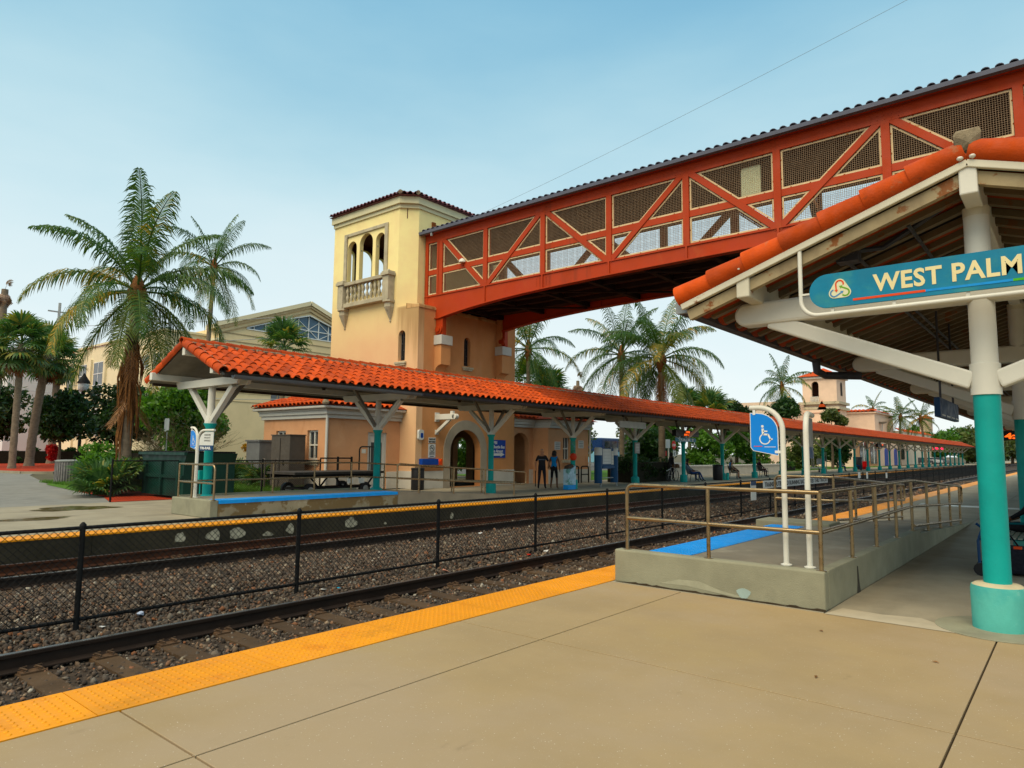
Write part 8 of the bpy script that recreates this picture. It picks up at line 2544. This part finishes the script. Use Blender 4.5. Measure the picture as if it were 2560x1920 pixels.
b = MB(); b.box(-38.2, 126.5, 8.75, -25.7, 141.8, 8.95); b.build('parapet', M_pink, fs_)
ftile = tile_mesh('roof_tile', M_tile, .6, 1.1, .06)
for k in range(20): put('roof_tile', ftile, fs_, (-37.8 + k * .62, 126.4, 8.98), rot=frame_rot((0, 1, .4), (-1, 0, 0)))
for k in range(24): put('roof_tile', ftile, fs_, (-25.65, 126.6 + k * .62, 8.98), rot=frame_rot((-1, 0, .4), (0, -1, 0)))
b = MB(); b.box(-38, 126.8, 8.95, -26.5, 141.5, 9.25); b.build('upper_roof', M_tile, fs_)
b = MB(); b.box(-36, 141.6, 0, -25.2, 190, 6.2); b.build('parapet_wall', mat('cream parapet wall', (.76, .66, .52), .8, .06, .8), fs_)
for k in range(26): put('roof_tile', ftile, fs_, (-25.1, 142.5 + k * 1.8, 6.15), rot=frame_rot((-1, 0, .7), (0, -1, 0)), scale=(1, 2.4, 1))
b = MB(); b.box(-44, 106, 5.2, -34, 118, 9.7); b.box(-37.2, 115, 5.0, -30.5, 117, 8.8); b.build('shoulder_wall', M_pink, fs_)
b = MB(); b.add([(-36, 114.9, 8.3), (-28.6, 114.9, 8.3), (-28.6, 117, 9.2), (-36, 117, 9.2)], [(0, 1, 2, 3)]); b.build('shoulder_roof', M_tile, fs_)
b = MB(); b.prism([(-31.9, 8.9), (-30.4, 8.9), (-31.2, 10.3)], (0, 115.4, 0), X, Z, (0, .5, 0)); b.build('small_gable', M_tile, fs_, fix=True)
b = MB(); b.lathe([(.9, 0), (.9, .3), (.5, .5), (.75, .9), (.5, 1.4), (.1, 1.6)], (-36.4, 114.5, 9.7), 10); b.build('finial', M_pink, fs_)
ft = thing('bell_tower', 'pale pink square bell tower with a low tiled roof beyond the far canopy', 'tower', (-31.6, 118, 0))
b = MB(); b.prism(rect(-34.25, 5, -29.05, 14.0), (0, 116, 0), X, Z, (0, .5, 0), holes=[arch_poly(-32.85, -31.75, 11.0, 12.9, .6)]); b.build('wall', M_pink, ft, fix=True)
b = MB(); b.box(-29.55, 116.5, 5, -29.05, 121, 14.0); b.box(-34.25, 116.5, 5, -33.75, 121, 14.0); b.box(-34.25, 121, 5, -29.05, 121.5, 14.0); b.build('wall', M_pink, ft)
b = MB(); b.prism(arch_poly(118.2, 119.3, 11.2, 12.8, .6), (-29.049, 0, 0), Y, Z, (.03, 0, 0)); b.build('opening', M_void, ft, fix=True)
b = MB(); b.box(-33.7, 116.6, 9.9, -29.6, 120.9, 10.9); b.box(-33.7, 120.0, 10.9, -29.6, 120.9, 13.5); b.build('inner_wall', mat('dusky pink', (.35, .18, .14), .9, .1, 2), ft)
b = MB(); b.box(-34.6, 115.65, 13.9, -28.7, 121.85, 14.15); b.box(-34.45, 115.8, 14.15, -28.85, 121.7, 14.3); b.build('cornice', M_trim, ft)
b = MB(); b.add([(-34.9, 115.35, 14.3), (-28.4, 115.35, 14.3), (-28.4, 122.1, 14.3), (-34.9, 122.1, 14.3), (-31.65, 118.7, 15.9)], [(0, 1, 4), (1, 2, 4), (2, 3, 4), (3, 0, 4), (3, 2, 1, 0)]); b.build('roof', M_tile, ft)
b = MB(); b.box(-34.8, 115.4, 9.75, -28.6, 121.9, 10.15); b.box(-34.8, 115.4, 8.9, -28.6, 121.9, 9.3); b.build('ledge', M_stone, ft)
b = MB(); b.box(-32.9, 115.45, 10.85, -31.7, 115.6, 10.98); b.build('balcony_rail', M_trim, ft)
for k in range(6):
    b = MB(); b.lathe([(.06, 0), (.09, .3), (.05, .7)], (-32.85 + k * .22, 115.55, 10.15), 6); b.build('baluster', M_trim, ft)
for k in range(4):
    b = MB(); b.box(-30.6 + k * .42, 115.95, 7.9, -30.4 + k * .42, 115.999, 8.7); b.build('slot', mat('red brown slot', (.25, .06, .04), .9, .1, 3), ft)
ds = thing('satellite_dish', 'gray satellite dish on the pink parapet of the far station house', 'dish', (-25.6, 130, 6.2))
b = MB(); b.lathe([(.05, 0), (.5, .12), (.85, .4)], (-25.6, 130.5, 7.0), 14); b.build('dish', M_signgray, ds, smooth=True)
b = MB(); b.tube([(-25.7, 130.3, 5.2), (-25.6, 130.5, 7.05)], .06, 6); b.build('mast', M_galv, ds)
cu = thing('cupola', 'tiny tiled cupola between the two far coconut palms', 'tower', (-24, 145, 6.2))
b = MB(); b.box(-22.6, 147, 6.2, -20.8, 149, 8.6); b.build('wall', M_pink, cu)
b = MB(); b.add([(-23, 146.6, 8.6), (-20.4, 146.6, 8.6), (-20.4, 149.4, 8.6), (-23, 149.4, 8.6), (-21.7, 148, 9.4)], [(0, 1, 4), (1, 2, 4), (2, 3, 4), (3, 0, 4)]); b.build('roof', M_tile, cu)
ne = thing('neon_sign', 'small glowing red sign under the far end of the opposite canopy', 'sign', (-20, 150, 2.8))
b = MB(); b.box(-21.2, 150, 2.85, -19.4, 150.1, 3.3); b.build('tube', mat('red neon', (.8, .02, .06), .5, .02, 3, emit=((1, .02, .08), 2.0)), ne)
b = MB(); b.tube([(-20.3, 150.05, 3.3), (-20.3, 150.05, 3.6)], .03, 5); b.build('hanger', M_dgutter, ne)
gb = thing('overpass', 'pale green road overpass closing the view at the end of the tracks', 'bridge', (-10, 260, 0))
M_ov = mat('pale green gray concrete', (.36, .42, .36), .8, .06, .4)
b = MB(); b.box(-14, 260, 4.2, 26, 268, 6.0); b.build('deck', M_ov, gb)
for x in (-12, -4, 4, 12, 20):
    b = MB(); b.box(x - .6, 262, 0, x + .6, 264, 4.2); b.build('pier', M_ov, gb)
